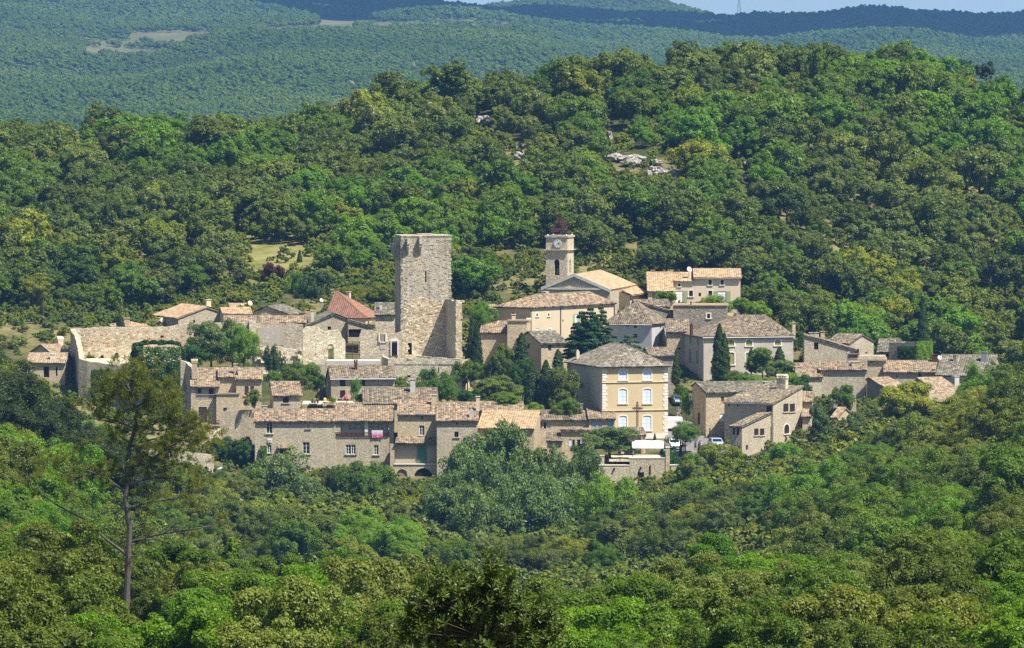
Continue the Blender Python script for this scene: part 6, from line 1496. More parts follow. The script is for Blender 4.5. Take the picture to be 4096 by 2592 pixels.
mb = MB(); p = at(*q(10, 1020, 1295), 1125.9); mb.tube([p, p - UPZ * 8.5], .08, 6); mb.build('downpipe', M['rust'], tw)
# awning
aw = empty('awning', at(*q(10, 835, 1230), 1127), 'white fabric awning on thin posts over the terrace', 'awning')
p0, p1 = at(*q(10, 835, 1118), 1127.2), at(*q(10, 1155, 1122), 1127.2); mb = MB(); nn_ = 14; vs = []; fs = []
for i in range(nn_ + 1):
    for j, (dy, dz) in enumerate(((0, -.12), (0, .12), (1.2, .55), (2.6, .95))): vs.append(p0.lerp(p1, i / nn_) + Vector((0, dy, dz + .04 * math.sin(i * 1.3) * (j > 1))))
for i in range(nn_):
    for j in range(3): fs.append((i * 4 + j, (i + 1) * 4 + j, (i + 1) * 4 + j + 1, i * 4 + j + 1))
mb.add(vs, fs); f_ = mb.build('canopy', M['white'], aw); f_.modifiers.new('t', 'SOLIDIFY').thickness = .04
for x, y in ((838, 1120), (1150, 1122)):
    mb = MB(); a = at(*q(10, x, y), 1127.3); mb.tube([a, a - UPZ * 3.6], .05, 6); mb.build('post', M['iron'], aw)
# low wall with the parking beyond
ruin('garden_wall', 'low stone wall in front of the parked cars right of the terrace', 'wall', [(*q(11, -10, 1122), 1131), (*q(11, 250, 1120), 1131)], qy(11, 1220), .5, 'st_warm', .03)
# ------------------------------------------------------------------ street sheet
sm = MB(); rows = [(1131.55, 2660, 2900, 3.1), (1133, 2655, 2905, 3.15), (1140, 2655, 2905, 3.5), (1146, 2660, 2850, 4.1), (1152, 2668, 2800, 4.9), (1160, 2676, 2785, 6.1), (1170, 2684, 2775, 7.7), (1180, 2686, 2770, 9.4)]
for (Ya, ua, ub, za), (Yb, uc, ud, zb_) in zip(rows, rows[1:]): sm.poly((xy(ua, Ya), Ya, za), (xy(ub, Ya), Ya, za), (xy(ud, Yb), Yb, zb_), (xy(uc, Yb), Yb, zb_))
ua, ub = rows[0][1:3]; sm.poly((xy(ua, 1131.55), 1131.55, -4), (xy(ub, 1131.55), 1131.55, -4), (xy(ub, 1131.55), 1131.55, 3.1), (xy(ua, 1131.55), 1131.55, 3.1))
t = NT('worn_asphalt'); g = t.n('NewGeometry').outputs['Position']; n1 = t.noise(g, 1.2, 5, .65); am = t.finish(t.ramp(n1, [(.3, (.13, .125, .12)), (.7, (.22, .21, .20))]), .95, .1, n1, .3)
so_ = sm.build('street', am); props(so_, kind='structure', label='grey sunlit village street climbing between the houses', cat='street')
def street_z(Y):
    for (a, _, _, za), (b, _, _, zb_) in zip(rows, rows[1:]):
        if a <= Y <= b: return za + (zb_ - za) * (Y - a) / (b - a)
    return rows[0][3]
mm = MB(); nu_, nv_ = 24, 20; vs = []
for j in range(nv_ + 1):
    for i in range(nu_ + 1):
        Y = 1243 + 62 * j / nv_; u = 1120 + (i / nu_ - .5) * (300 - 60 * abs(j / nv_ - .5)) + 14 * math.sin(j * 1.3); x = xy(u, Y); vs.append((x, Y, ground_z((x, Y)) + .12))
mm.add(vs, [(j * (nu_ + 1) + i, j * (nu_ + 1) + i + 1, (j + 1) * (nu_ + 1) + i + 1, (j + 1) * (nu_ + 1) + i) for j in range(nv_) for i in range(nu_)])
t = NT('dry_meadow_grass'); g = t.n('NewGeometry').outputs['Position']; n1 = t.noise(g, .16, 5, .65); n2 = t.noise(g, 1.5, 4, .6)
mo = mm.build('meadow', t.finish(t.mix(.4, t.ramp(n1, [(.35, (.085, .105, .022)), (.5, (.20, .19, .06)), (.65, (.28, .245, .10))]), t.ramp(n2, [(.3, (.5, .5, .5)), (.7, (1, 1, 1))]), 'MULTIPLY'), .95, .05, n2, .5, .1)); props(mo, kind='structure', label='dry yellow-green meadow clearing behind the castle', cat='meadow')
# ------------------------------------------------------------------ plants placed by hand
STALK = ('street_tree', 'fig_tree')
def plant(name, label, cat, u, vt, vb, wpx, Y, kind, pool=None, vi=None, group=None):
    pool = MID if pool is None else pool; vi = int(rng.integers(len(pool))) if vi is None else vi
    w, h = wpx * Y / F, (vb - vt) * Y / F; p = at(u, vb, Y); cm, tm, rr, hh = pool[vi]
    s = w / (2 * rr * .92)
    if pool is MID and name not in STALK: h *= hh / (hh - 1.5); p = p - UPZ * (h * 1.5 / hh)
    return big_tree(pool, p.x, p.y, None, s, h / hh / s, z=p.z, vi=vi, label=label, group=group, name=name, mat=LM[kind], cat=cat)[0]
CYP = []
for i in range(3):
    g = np.random.default_rng(600 + i); n = 11000; zz = g.uniform(0, 1, n) ** .85 * 10; f = zz / 10
    rad = 1.0 * np.clip(np.minimum((f + .04) * 6, 1) * (1 - f ** 1.7) ** .7, .03, 1); th = g.uniform(0, 6.283, n)
    lump = 1 + .22 * np.sin(th * 3 + zz * 1.3 + i) * np.sin(zz * 2.1 + i * 2) + .12 * np.sin(th * 7 - zz * 3)
    r = rad * lump * g.uniform(.72, 1.08, n); P = np.stack([r * np.cos(th), r * np.sin(th), zz + .15], -1); Nn = np.stack([np.cos(th), np.sin(th), np.full(n, .35)], -1)
    V = leaves(P, Nn, .30, .5, .4, g, droop=-1.2); cm = quad_mesh('crown', V, [LM['cypress']])
    mb = MB(); mb.tube([(0, 0, -1), (0, 0, 3), (0, 0, 8.5)], [.16, .12, .03], 6); tm = bpy.data.meshes.new('trunk'); tm.from_pydata(mb.v, [], mb.f); tm.materials.append(M['bark']); CYP.append((cm, tm, 1.0, 10.2))
for u, vt, vb, w, Y, lab in (
 (1199, 1000, 1116, 24, 1268, 'slim cypress standing in the meadow above the red roof'), (1916, 1003, 1135, 27, 1242, 'lone dark cypress in the wood right of the keep'),
 (1890, 1262, 1480, 36, 1180, 'tall cypress just right of the buttress wall'), (1908, 1285, 1500, 34, 1178, 'second cypress of the pair right of the buttress wall'),
 (2086, 1330, 1480, 44, 1176, 'bushy cypress in front of the grey gable below the presbytery'), (2126, 1452, 1640, 50, 1156, 'broad cypress left of the pair beside the yellow house'),
 (2184, 1440, 1640, 58, 1155, 'broad dark cypress nearest the shaded side of the yellow house'), (2232, 1395, 1480, 34, 1164, 'small cypress under the cedar'),
 (2878, 1294, 1532, 50, 1176, 'tallest cypress, in front of the house with olive green shutters'), (2898, 1330, 1532, 38, 1175.5, 'shorter stem leaning on the tallest cypress'), (2704, 1408, 1545, 28, 1166, 'dark cypress right behind the yellow house at the street'),
 (3005, 1393, 1490, 30, 1177, 'dark narrow cypress in the garden of the green-shuttered house'), (3118, 1385, 1490, 40, 1177, 'cypress at the right end of the green-shuttered house'),
 (3692, 1205, 1400, 38, 1205, 'single tall cypress behind the ivy-clad building'), (3594, 970, 1100, 24, 1290, 'slender cypress far up the wooded slope at the right'),
 (2722, 1758, 1850, 11, 1130, 'thin clipped cypress at the wall by the white car'), (2796, 1762, 1850, 12, 1130, 'thin clipped cypress at the wall by the silver car'),
 (2619, 1732, 1795, 13, 1136, 'little cypress at the foot of the yellow house'), (482, 1262, 1312, 26, 1199, 'small cypress poking over the curtain wall')):
    plant('cypress', lab, 'tree', u, vt, vb, w * 1.18, Y, 'cypress', CYP, group='cypresses of the village')
PL = [
 ('red_leaf_tree', 'copper-leaved tree in the dry meadow', 1090, 1052, 1140, 92, 1252, 'red'), ('pine_tree', 'dark dense pine left of the red roof', 1262, 1085, 1280, 130, 1236, 'cypress'),
 ('lime_tree', 'bright round tree left of the dark pine', 1195, 1105, 1230, 90, 1240, 'vivid'), ('garden_tree', 'rounded oak above the keep left side', 1450, 950, 1160, 170, 1262, 'downy'),
 ('yellow_bush', 'yellowing bush behind the red roof', 1425, 1140, 1240, 110, 1232, 'yellow'), ('yellow_bush', 'yellowing bush touching the keep', 1525, 1132, 1240, 120, 1230, 'yellow'),
 ('garden_tree', 'big dark tree inside the castle court', 845, 1285, 1475, 190, 1180, 'poplar'), ('garden_tree', 'dark shrub tree at the court wall', 930, 1300, 1470, 120, 1182, 'holm'),
 ('garden_tree', 'feathery light green tree before the niche wall', 975, 1325, 1470, 120, 1176, 'lime'), ('garden_tree', 'low dark bush on the court edge', 790, 1380, 1480, 110, 1176, 'ivy'),
 ('conifer', 'dark conical conifer under the rubble wall', 1092, 1392, 1500, 66, 1164, 'cypress'), ('topiary_bush', 'clipped round bush under the conifer', 1096, 1482, 1545, 66, 1160, 'vivid'),
 ('fig_tree', 'wide fig tree under the retaining wall', 1196, 1448, 1600, 150, 1163, 'downy'), ('fig_tree', 'small fig right of the wide fig tree', 1270, 1490, 1600, 70, 1162, 'ivy'),
 ('shrub', 'green shrub left under the bastion', 1605, 1508, 1580, 90, 1166, 'downy'), ('shrub', 'big leafy shrub against the bastion', 1735, 1488, 1610, 150, 1166, 'downy'), ('shrub', 'shrub at the bastion corner', 1790, 1520, 1620, 90, 1168, 'vivid'),
 ('olive_tree', 'small olive tree beside the balcony house', 1018, 1555, 1650, 70, 1147, 'olive'), ('climbing_vine', 'dark creeper mass on the wall below the grey retaining wall', 905, 1745, 1880, 120, 1141, 'ivy'),
 ('climbing_vine', 'creeper at the foot of the long grey house', 980, 1750, 1890, 100, 1139, 'ivy'), ('climbing_vine', 'yellow-green vine on the white-gutter house', 1425, 1515, 1590, 40, 1158, 'lime'), ('shrub', 'vine bush below the yellow-green vine', 1432, 1570, 1625, 60, 1156, 'vivid'),
 ('olive_tree', 'silvery olive right of the bastion', 1980, 1505, 1610, 190, 1162, 'olive'), ('shrub', 'dark laurel bush in the slope garden', 1895, 1555, 1640, 110, 1158, 'ivy'), ('shrub', 'dark green bush under the silvery olive', 2010, 1570, 1650, 150, 1155, 'downy'),
 ('holm_oak', 'tall evergreen tree against the shaded side of the yellow house', 2255, 1470, 1660, 140, 1153, 'holm'), ('shrub', 'rounded shrub at the shaded foot of the yellow house', 2275, 1600, 1680, 100, 1149, 'downy'),
 ('shrub', 'yellow-green vine behind the bright roof', 2140, 1618, 1680, 80, 1152, 'lime'), ('climbing_vine', 'bright vine right of the buttress wall', 1925, 1225, 1340, 110, 1196, 'vivid'), ('garden_tree', 'leafy tree behind the cypress pair', 1960, 1255, 1400, 90, 1199, 'downy'),
 ('garden_tree', 'yellowish garden tree below the presbytery corner', 2018, 1375, 1480, 70, 1178, 'yellow'), ('garden_tree', 'dark tree left of the greyish gable', 2000, 1420, 1560, 120, 1172, 'holm'), ('shrub', 'bushy undergrowth between bastion and garden', 1870, 1440, 1560, 110, 1172, 'downy'),
 ('garden_tree', 'dark garden tree under the grey gable', 2090, 1450, 1590, 110, 1166, 'ivy'), ('fig_tree', 'dome-shaped fig tree on the stone terrace', 2440, 1706, 1850, 225, 1131, 'poplar'), ('oleander', 'red-flowered bush left of the fig', 2315, 1778, 1830, 80, 1131.5, 'ivy'),
 ('street_tree', 'young tree by the street corner', 2740, 1700, 1812, 110, 1130.5, 'downy'), ('shrub', 'climber on the house corner at the street', 2745, 1560, 1680, 46, 1156, 'vivid'), ('shrub', 'bush under the dark cypress at the street', 2722, 1545, 1600, 50, 1164, 'ivy'),
 ('garden_tree', 'leafy garden tree below the olive shutters', 3050, 1390, 1510, 120, 1176, 'downy'), ('shrub', 'bush right of the leafy garden tree', 3120, 1440, 1530, 120, 1174, 'poplar'), ('shrub', 'bright fig bush in the garden below the olive shutters', 3155, 1490, 1560, 80, 1170, 'lime'), ('shrub', 'low bush at the foot of the tallest cypress', 2945, 1490, 1550, 80, 1172, 'downy'), ('shrub', 'low garden hedge bush below the olive shutters', 3020, 1500, 1560, 140, 1165, 'vivid'),
 ('bamboo', 'lime-green bamboo in front of the cream house', 2850, 1185, 1230, 90, 1224, 'lime'), ('bamboo', 'taller bamboo clump right of the cream house', 2965, 1190, 1275, 110, 1222, 'lime'), ('bamboo', 'bamboo running down beside the dark wall', 3030, 1205, 1290, 90, 1221, 'lime'), ('climbing_vine', 'vine over the porch of the cream house', 2660, 1165, 1212, 80, 1230.5, 'vivid'),
 ('olive_bush', 'big round olive-toned bush before the pink roofs', 3620, 1530, 1720, 250, 1138, 'yellow'), ('garden_tree', 'fresh green tree in front of the lichened roof', 3910, 1478, 1680, 150, 1128, 'vivid'), ('garden_tree', 'slim dark tree right of the twin-windowed house', 3275, 1615, 1800, 90, 1140, 'poplar'), ('garden_tree', 'dark tree between the ramp wall and the round bush', 3420, 1650, 1830, 110, 1138, 'poplar'),
 ('garden_tree', 'leafy tree by the ramp wall', 3370, 1540, 1660, 90, 1156, 'downy'), ('garden_tree', 'tree in the gap beside the blank house', 3210, 1500, 1640, 80, 1158, 'ivy'), ('maple_tree', 'bright tree under the twin-windowed house', 3130, 1770, 2000, 190, 1122, 'vivid'), ('shrub', 'yellow-green bush under the dark-gabled house', 2885, 1775, 1960, 180, 1127, 'yellow'), ('shrub', 'bush left of the yellow-green one', 2790, 1830, 1960, 110, 1121, 'olive'),
 ('big_shrub', 'large dark shrub under the long grey house', 1120, 1835, 2130, 300, 1116, 'poplar'), ('big_shrub', 'leafy shrub at the left foot of the long grey house', 1000, 1880, 2100, 180, 1114, 'downy'), ('big_shrub', 'olive-green bush under the loggia', 1450, 1845, 2060, 210, 1120, 'downy'), ('shrub', 'brownish upright bush between the two big shrubs', 1325, 1880, 2040, 80, 1122, 'olive'), ('shrub', 'bush below the arches', 1560, 1985, 2080, 110, 1121, 'poplar'),
 ('poplar', 'tallest poplar of the clump before the bright roof', 2020, 1690, 2160, 290, 1104, 'poplar'), ('poplar', 'left poplar of the clump', 1870, 1745, 2150, 230, 1102, 'poplar'), ('poplar', 'poplar right of the tallest one', 2170, 1790, 2150, 220, 1100, 'poplar'), ('poplar', 'rightmost poplar below the terrace', 2300, 1810, 2140, 220, 1098, 'poplar'), ('poplar', 'small front poplar by the arches', 1790, 1920, 2180, 180, 1096, 'poplar'), ('poplar', 'front poplar in the middle of the clump', 1990, 1850, 2230, 270, 1088, 'poplar'), ('poplar', 'lower poplar in front of the right ones', 2210, 1900, 2230, 250, 1086, 'poplar'), ('poplar', 'low left poplar of the front row', 1780, 1950, 2250, 230, 1084, 'poplar'), ('poplar', 'low middle poplar of the front row', 1930, 1990, 2320, 270, 1074, 'poplar'), ('poplar', 'low right poplar of the front row', 2130, 1950, 2310, 290, 1076, 'poplar'), ('maple_tree', 'bright green tree right of the poplars', 2420, 1930, 2180, 240, 1086, 'lime'), ('shrub', 'leafy bush hiding the wall under the parked cars', 2770, 1812, 1960, 150, 1127, 'downy'), ('shrub', 'dark bush right of the terrace pillar', 2690, 1800, 1940, 80, 1128, 'ivy'), ('silver_shrub', 'silvery shrub at the left foot of the poplars', 1600, 2010, 2180, 110, 1084, 'olive')]
for nm, lab, u, vt, vb, w, Y, k in PL: plant(nm, lab, 'tree' if 'tree' in nm or nm in ('poplar', 'holm_oak', 'conifer') else 'plant', u, vt, vb, w, Y, k)
for u, v, w, k, lab in ((1388, 1597, 26, 'flower', 'pink oleander by the terrace wall'), (1330, 1605, 20, 'lime', 'potted plants on the garden terrace'), (2320, 1800, 20, 'flower', 'pink rose bush left of the fig')):
    plant('flowering_bush', lab, 'plant', u, v - w * .7, v + w * .6, w * 1.3, 1146.0 if u < 2000 else 1131, k)
# ivy draped on masonry
def ivy(name, label, faces, n, mat='ivy', size=.26, seed=1):
    g = np.random.default_rng(seed); Vs = []
    for (o, a, b, nn, bulge) in faces:
        o, a, b, nn = [np.array(p, float) for p in (o, a, b, nn)]; m = int(n / len(faces)); s, tt = g.uniform(0, 1, m), g.uniform(0, 1, m)
        edge = np.minimum(1, 6 * np.minimum.reduce([s, 1 - s, tt + .1, 1 - tt])); d = bulge * edge ** .5 * (1 + .35 * np.sin(s * 17 + seed) * np.sin(tt * 13)) * g.uniform(.6, 1, m)
        P = o + s[:, None] * a + tt[:, None] * b + d[:, None] * nn; Vs.append(leaves(P, np.tile(nn + np.array([0, 0, .3]), (m, 1)), size, .8, .45, g))
    V = np.concatenate(Vs); c = V.reshape(-1, 3).mean(0); me = quad_mesh(name, V - c, [LM[mat]]); o = bpy.data.objects.new(name, me); link(o); o.location = c; props(o, label, 'ivy'); return o
p00, p10, p01 = at(540, 1560, 1163.6), at(722, 1560, 1162.4), at(540, 1388, 1163.6); ax_, up_ = p10 - p00, p01 - p00
ivy('ivy', 'thick dark ivy block covering the castle corner', [(p00, ax_, up_, (0.1, -1, 0), 1.0), (p01, ax_, (0, 2.6, .2), (0, 0, 1), .7), (p00 - Vector((0, 0, 0)), (0, 2.6, 0), up_, (-1, 0, 0), .6), (p10, (0, 2.6, 0), up_, (1, 0, 0), .6)], 26000)
p = at(528, 1470, 1166.5); ivy('ivy', 'ivy tuft left of the dark ivy block', [(p, (1.7, 0, 0), (0, 0, 3.2), (0, -1, 0), .7), (p + Vector((0, 0, 3.2)), (1.7, 0, 0), (0, 1.2, 0), (0, 0, 1), .5)], 5000, seed=3)
p = at(365, 1620, 1168.2); ivy('ivy', 'ivy climbing the shaded castle bastion', [(p, (3.4, -.6, 0), (0, 0, 5.5), (-.1, -1, 0), .25)], 4000, seed=4)
h = HOUSES['ivyhouse']; ivy('ivy', 'yellow-green ivy covering the right end of the square building', [(h.P1 + Vector((.02, 0, -6)), h.ey * h.depth, (0, 0, 6.2), h.ex, .35)], 9000, 'lime', .3, 5)
ivy('ivy', 'dark ivy over the front of the square building', [(h.P0 + h.ex * h.w * .35 + Vector((0, -.02, -3.2)), h.ex * h.w * .65, (0, 0, 2.6), -h.ey, .3)], 3500, 'ivy', .3, 6)
p = at(3192, 1385, 1190.5); ivy('ivy', 'dark creeper on the wall right of the green-shuttered house', [(p, (.8, 0, 0), (0, 0, 2.4), (0, -1, 0), .35)], 1800, seed=7)
p = at(1043, 1895, 1136.8); ivy('ivy', 'creeper up the left edge of the long grey house', [(p, (.9, 0, 0), (0, 0, 4.2), (0, -1, 0), .35)], 2500, 'downy', seed=8)
# cedar: flat plates of needles on horizontal limbs
def conifer(name, label, u, vt, vb, wpx, Y, mat, layers, seed, plates=9, tops=((0, 0, 1.0),)):
    g = np.random.default_rng(seed); p = at(u, vb, Y); H = (vb - vt) * Y / F; Rb = wpx * Y / F / 2; root = empty(name, p, label, 'tree'); tb = MB(); Vs = []
    for tx, ty, tf in tops:
        tb.tube([p + Vector((tx * Rb, ty * Rb, -1)), p + Vector((tx * Rb, ty * Rb, H * tf * .97))], [.35, .04], 7)
        for L in range(layers):
            f = (L + .4) / layers; z = H * tf * (.10 + .88 * f); rr = Rb * (.75 if len(tops) > 1 else 1) * (1 - f) ** .75 + .25
            for k in range(max(3, int(plates * (1 - f * .6)))):
                th = g.uniform(0, 6.283); r2 = rr * g.uniform(.6, 1.1); d = np.array([math.cos(th), math.sin(th), 0]); m = int(520 * (r2 / 2.2 + .4))
                s = g.uniform(.12, 1, m) ** .7; side = g.normal(0, .22, m) * (1.15 - s) * r2; base = np.array([p.x + tx * Rb, p.y + ty * Rb, p.z + z])
                P = base + d * (s * r2)[:, None] + np.array([-d[1], d[0], 0]) * side[:, None] + np.array([0, 0, 1]) * (g.normal(0, .09, m) - .22 * s ** 2 * r2 * .6)[:, None]
                Vs.append(leaves(P, np.tile([0, 0, 1.0], (m, 1)) + d * .3, .26, .5, .35, g))
                tb.tube([Vector(base), Vector(base + d * r2 * .8 + np.array([0, 0, -.1 * r2]))], [.07, .02], 4)
    V = np.concatenate(Vs); me = quad_mesh('crown', V - np.array(p), [LM[mat]]); o = bpy.data.objects.new('crown', me); link(o, root); tb.build('trunk', M['bark'], root); return root
conifer('cedar', 'large blue-green cedar between the presbytery and the yellow house', 2362, 1222, 1450, 225, 1171, 'cedar', 13, 21, 16, ((0, 0, 1.0), (-.32, .1, .93), (.38, .2, 1.02), (.1, -.3, .8)))
conifer('cedar', 'spreading cedar boughs right of the large cedar', 2520, 1330, 1440, 200, 1174, 'cedar', 5, 22, 7)
conifer('spruce', 'light green spruce above the red roof', 1338, 950, 1180, 120, 1258, 'downy', 13, 23, 10)
conifer('young_pine', 'young bright pine among the near shrubs', 925, 2150, 2290, 90, 640, 'lime', 9, 24, 8)
for u, vt, vb, w, lab in ((3862, 228, 330, 80, 'dark pine silhouetted at the right end of the ridge'), (3945, 236, 340, 90, 'second pine at the right end of the ridge')):
    p = at(u, vb, 1490); o, hh = hill_tree(p.x, p.y, 'holm', 1.0, 1.0, 2); o.name = 'ridge_pine'; props(o, lab, 'tree'); o.location.z = p.z; s = w * 1490 / F / 6.4; o.scale = (s, s, (vb - vt) * 1490 / F / 7); slot(o, 0, LM['cypress'])
for u, vt, vb, w, k, lab in ((2275, 205, 330, 170, 'holm', 'broad dark oak breaking the ridge line above the church'), (860 * 1.0, 470, 600, 250, 'holm', 'wide dark oak crown on the left ridge'), (1463, 340, 520, 160, 'yellow', 'olive-brown tree topping the ridge above the keep'), (3635, 190, 330, 190, 'holm', 'big dark oak on the right shoulder of the ridge'), (3255, 160, 280, 110, 'downy', 'pointed tree on the summit'), (1190, 445, 560, 170, 'olive', 'dark rounded tree on the left ridge')):
    Y = 1408; p = at(u, vb, Y); o, hh = hill_tree(p.x, p.y, k, 1.0, 1.0); props(o, lab, 'tree'); o.location.z = min(p.z, ground_z(p)) ; s = w * Y / F / 6.6; o.scale = (s, s, (p.z - o.location.z + (vb - vt) * Y / F) / 7.2)
# scrub in the gaps of the village
FOOT = []
for h in HOUSES.values():
    if hasattr(h, 'P0'): FOOT.append((h.P0, h.ex, h.ey, h.w, h.depth))
def in_house(x, y, m=.8):
    for p, ex_, ey_, w_, d_ in FOOT:
        dx, dy = x - p.x, y - p.y; a = dx * ex_.x + dy * ex_.y; b = dx * ey_.x + dy * ey_.y
        if -m < a < w_ + m and -m < b < d_ + m: return True
    return False
vs_ = []
for _ in range(5200):
    y = rng.uniform(1112, 1262); u = rng.uniform(-200, 4300); x = xy(u, y)
    if in_house(x, y) or (2640 < u < 2920 and 1126 < y < 1182): continue
    if 560 < u < 1960 and 1166 < y < 1200 and not (u > 1880): continue
    if 2180 < u < 2700 and 1125 < y < 1150: continue
    if any(a < u < c and b - 10 < proj((x, y, ground_z((x, y))))[1] < d + 10 for a, b, c, d in CLEAR[7:]) and rng.uniform() > .06: continue
    vs_.append((x, y, ground_z((x, y)) - .15))
gn_scatter('garden_undergrowth', vs_, [float(rng.uniform(.45, 1.05)) for _ in vs_], SCRUB, None, 'garden shrubs and weeds between the village houses', 'undergrowth')
# ------------------------------------------------------------------ the tall pine in front
def PP(x, y, dy=0.0): return at(*q('P', x, y), 430 + dy)
pr = empty('aleppo_pine', PP(595, 1340), 'tall thin pine with bare lower branches in front of the castle', 'tree')
g = np.random.default_rng(31); tbm = MB()
tr = [(593, 1420), (598, 1280), (605, 1100), (612, 960), (592, 830), (603, 690), (612, 570), (640, 480), (648, 400), (620, 320), (575, 240), (545, 180)]
tbm.tube([PP(*p) for p in tr], [.21, .19, .17, .155, .145, .13, .115, .10, .08, .06, .045, .02], 8); tbm.build('trunk', M['pinebark'], pr)
BR = [[(600, 1085), (500, 1010), (400, 920), (270, 850), (150, 770), (128, 700)], [(603, 700), (545, 680), (450, 700), (360, 722), (280, 690), (215, 640)], [(590, 785), (520, 735), (470, 700), (420, 690)],
 [(622, 1040), (690, 1000), (780, 982), (900, 965), (1000, 948), (1060, 900)], [(780, 982), (830, 938), (890, 930)], [(608, 865), (700, 835), (820, 820), (905, 790), (970, 790)], [(610, 750), (720, 720), (800, 722), (900, 745), (1000, 715)], [(612, 682), (720, 632), (790, 580), (860, 545), (945, 560)],
 [(640, 482), (720, 470), (800, 432), (850, 345)], [(648, 385), (740, 330), (805, 290)], [(636, 490), (560, 455), (480, 435), (415, 375)], [(648, 400), (600, 335), (500, 325), (440, 300)], [(612, 575), (700, 545), (800, 520), (950, 505), (1000, 560)], [(618, 560), (560, 520), (500, 530)], [(645, 430), (690, 380), (700, 300), (690, 230)], [(620, 320), (560, 290), (500, 260)], [(640, 480), (760, 500), (870, 470), (930, 420)], [(606, 640), (690, 660), (780, 680), (860, 660)], [(590, 300), (640, 240), (650, 190)], [(625, 955), (640, 950), (690, 935)], [(628, 1020), (660, 1012), (720, 1010), (850, 1040)]]
Ptuft, Pn = [], []
for bi, b in enumerate(BR):
    dd = g.uniform(-1.6, 1.6); n = len(b); pts3 = [PP(x, y, dd * (i / (n - 1))) for i, (x, y) in enumerate(b)]
    low_ = bi in (0, 3, 4, 19, 20); r0 = .10 if bi in (0, 1, 3, 5, 6, 7) else .07
    mb = MB(); mb.tube(pts3, [r0 * (1 - .8 * i / (n - 1)) for i in range(n)], 6)
    # twigs
    for i in range(1, n):
        for k in range(2 if low_ else 5):
            if low_ and i < n - 1 and g.uniform() < .5: continue
            t_ = g.uniform(0, 1); o = pts3[i - 1].lerp(pts3[i], t_); d = (pts3[i] - pts3[i - 1]).normalized() * .5 + Vector(g.normal(0, .75, 3)) + Vector((0, 0, .25)); d.normalize(); L = g.uniform(.35, 1.15)
            e_ = o + d * L; m_ = o.lerp(e_, .5) + Vector(g.normal(0, .06, 3)); mb.tube([o, m_, e_], [.02, .013, .006], 4)
            upper = e_.z > PP(0, 640).z
            if low_ and g.uniform() < .25: continue
            nt_ = int(g.integers(2, 5)) if (upper or i == n - 1) else int(g.integers(1, 4))
            for _ in range(nt_): Ptuft.append(np.array(e_) + g.normal(0, .16, 3)); Pn.append(np.array(d))
            if upper: Ptuft.append(np.array(m_) + g.normal(0, .1, 3)); Pn.append(np.array(d))
    mb.build('branch', M['pinebark'], pr)
# fill the crown top
for cx, cy, rx, ry, n in ((640, 310, 180, 110, 90), (770, 370, 100, 80, 40), (520, 330, 90, 60, 20), (560, 210, 45, 60, 18), (800, 560, 160, 110, 26), (170, 670, 60, 45, 14), (330, 610, 80, 40, 16), (870, 630, 140, 140, 34), (930, 800, 80, 60, 10), (930, 480, 70, 60, 10)):
    for _ in range(n):
        a_, r_ = g.uniform(0, 6.28), g.uniform(0, 1) ** .5; Ptuft.append(np.array(PP(cx + rx * r_ * math.cos(a_), cy + ry * r_ * math.sin(a_), g.normal(0, 1.0)))); Pn.append(np.array([g.normal(0, .4), g.normal(0, .4), .9]))
Ptuft = np.array(Ptuft); Pn = unit(np.array(Pn)); K = 44; ids = np.repeat(np.arange(len(Ptuft)), K)
dn = unit(Pn[ids] * .55 + g.normal(0, .7, (len(ids), 3)) + np.array([0, 0, .2])); ln = g.uniform(.13, .26, len(ids))[:, None]; b0 = Ptuft[ids] + g.normal(0, .07, (len(ids), 3)); sd_ = unit(np.cross(dn, g.normal(0, 1, (len(ids), 3)))) * .012
V = np.stack([b0 - sd_, b0 + sd_, b0 + sd_ * .6 + dn * ln, b0 - sd_ * .6 + dn * ln], 1); og = np.array(wpos(pr))
o = bpy.data.objects.new('crown', quad_mesh('crown', V - og, [LM['pine']])); link(o, pr)
print('pine tufts', len(Ptuft))
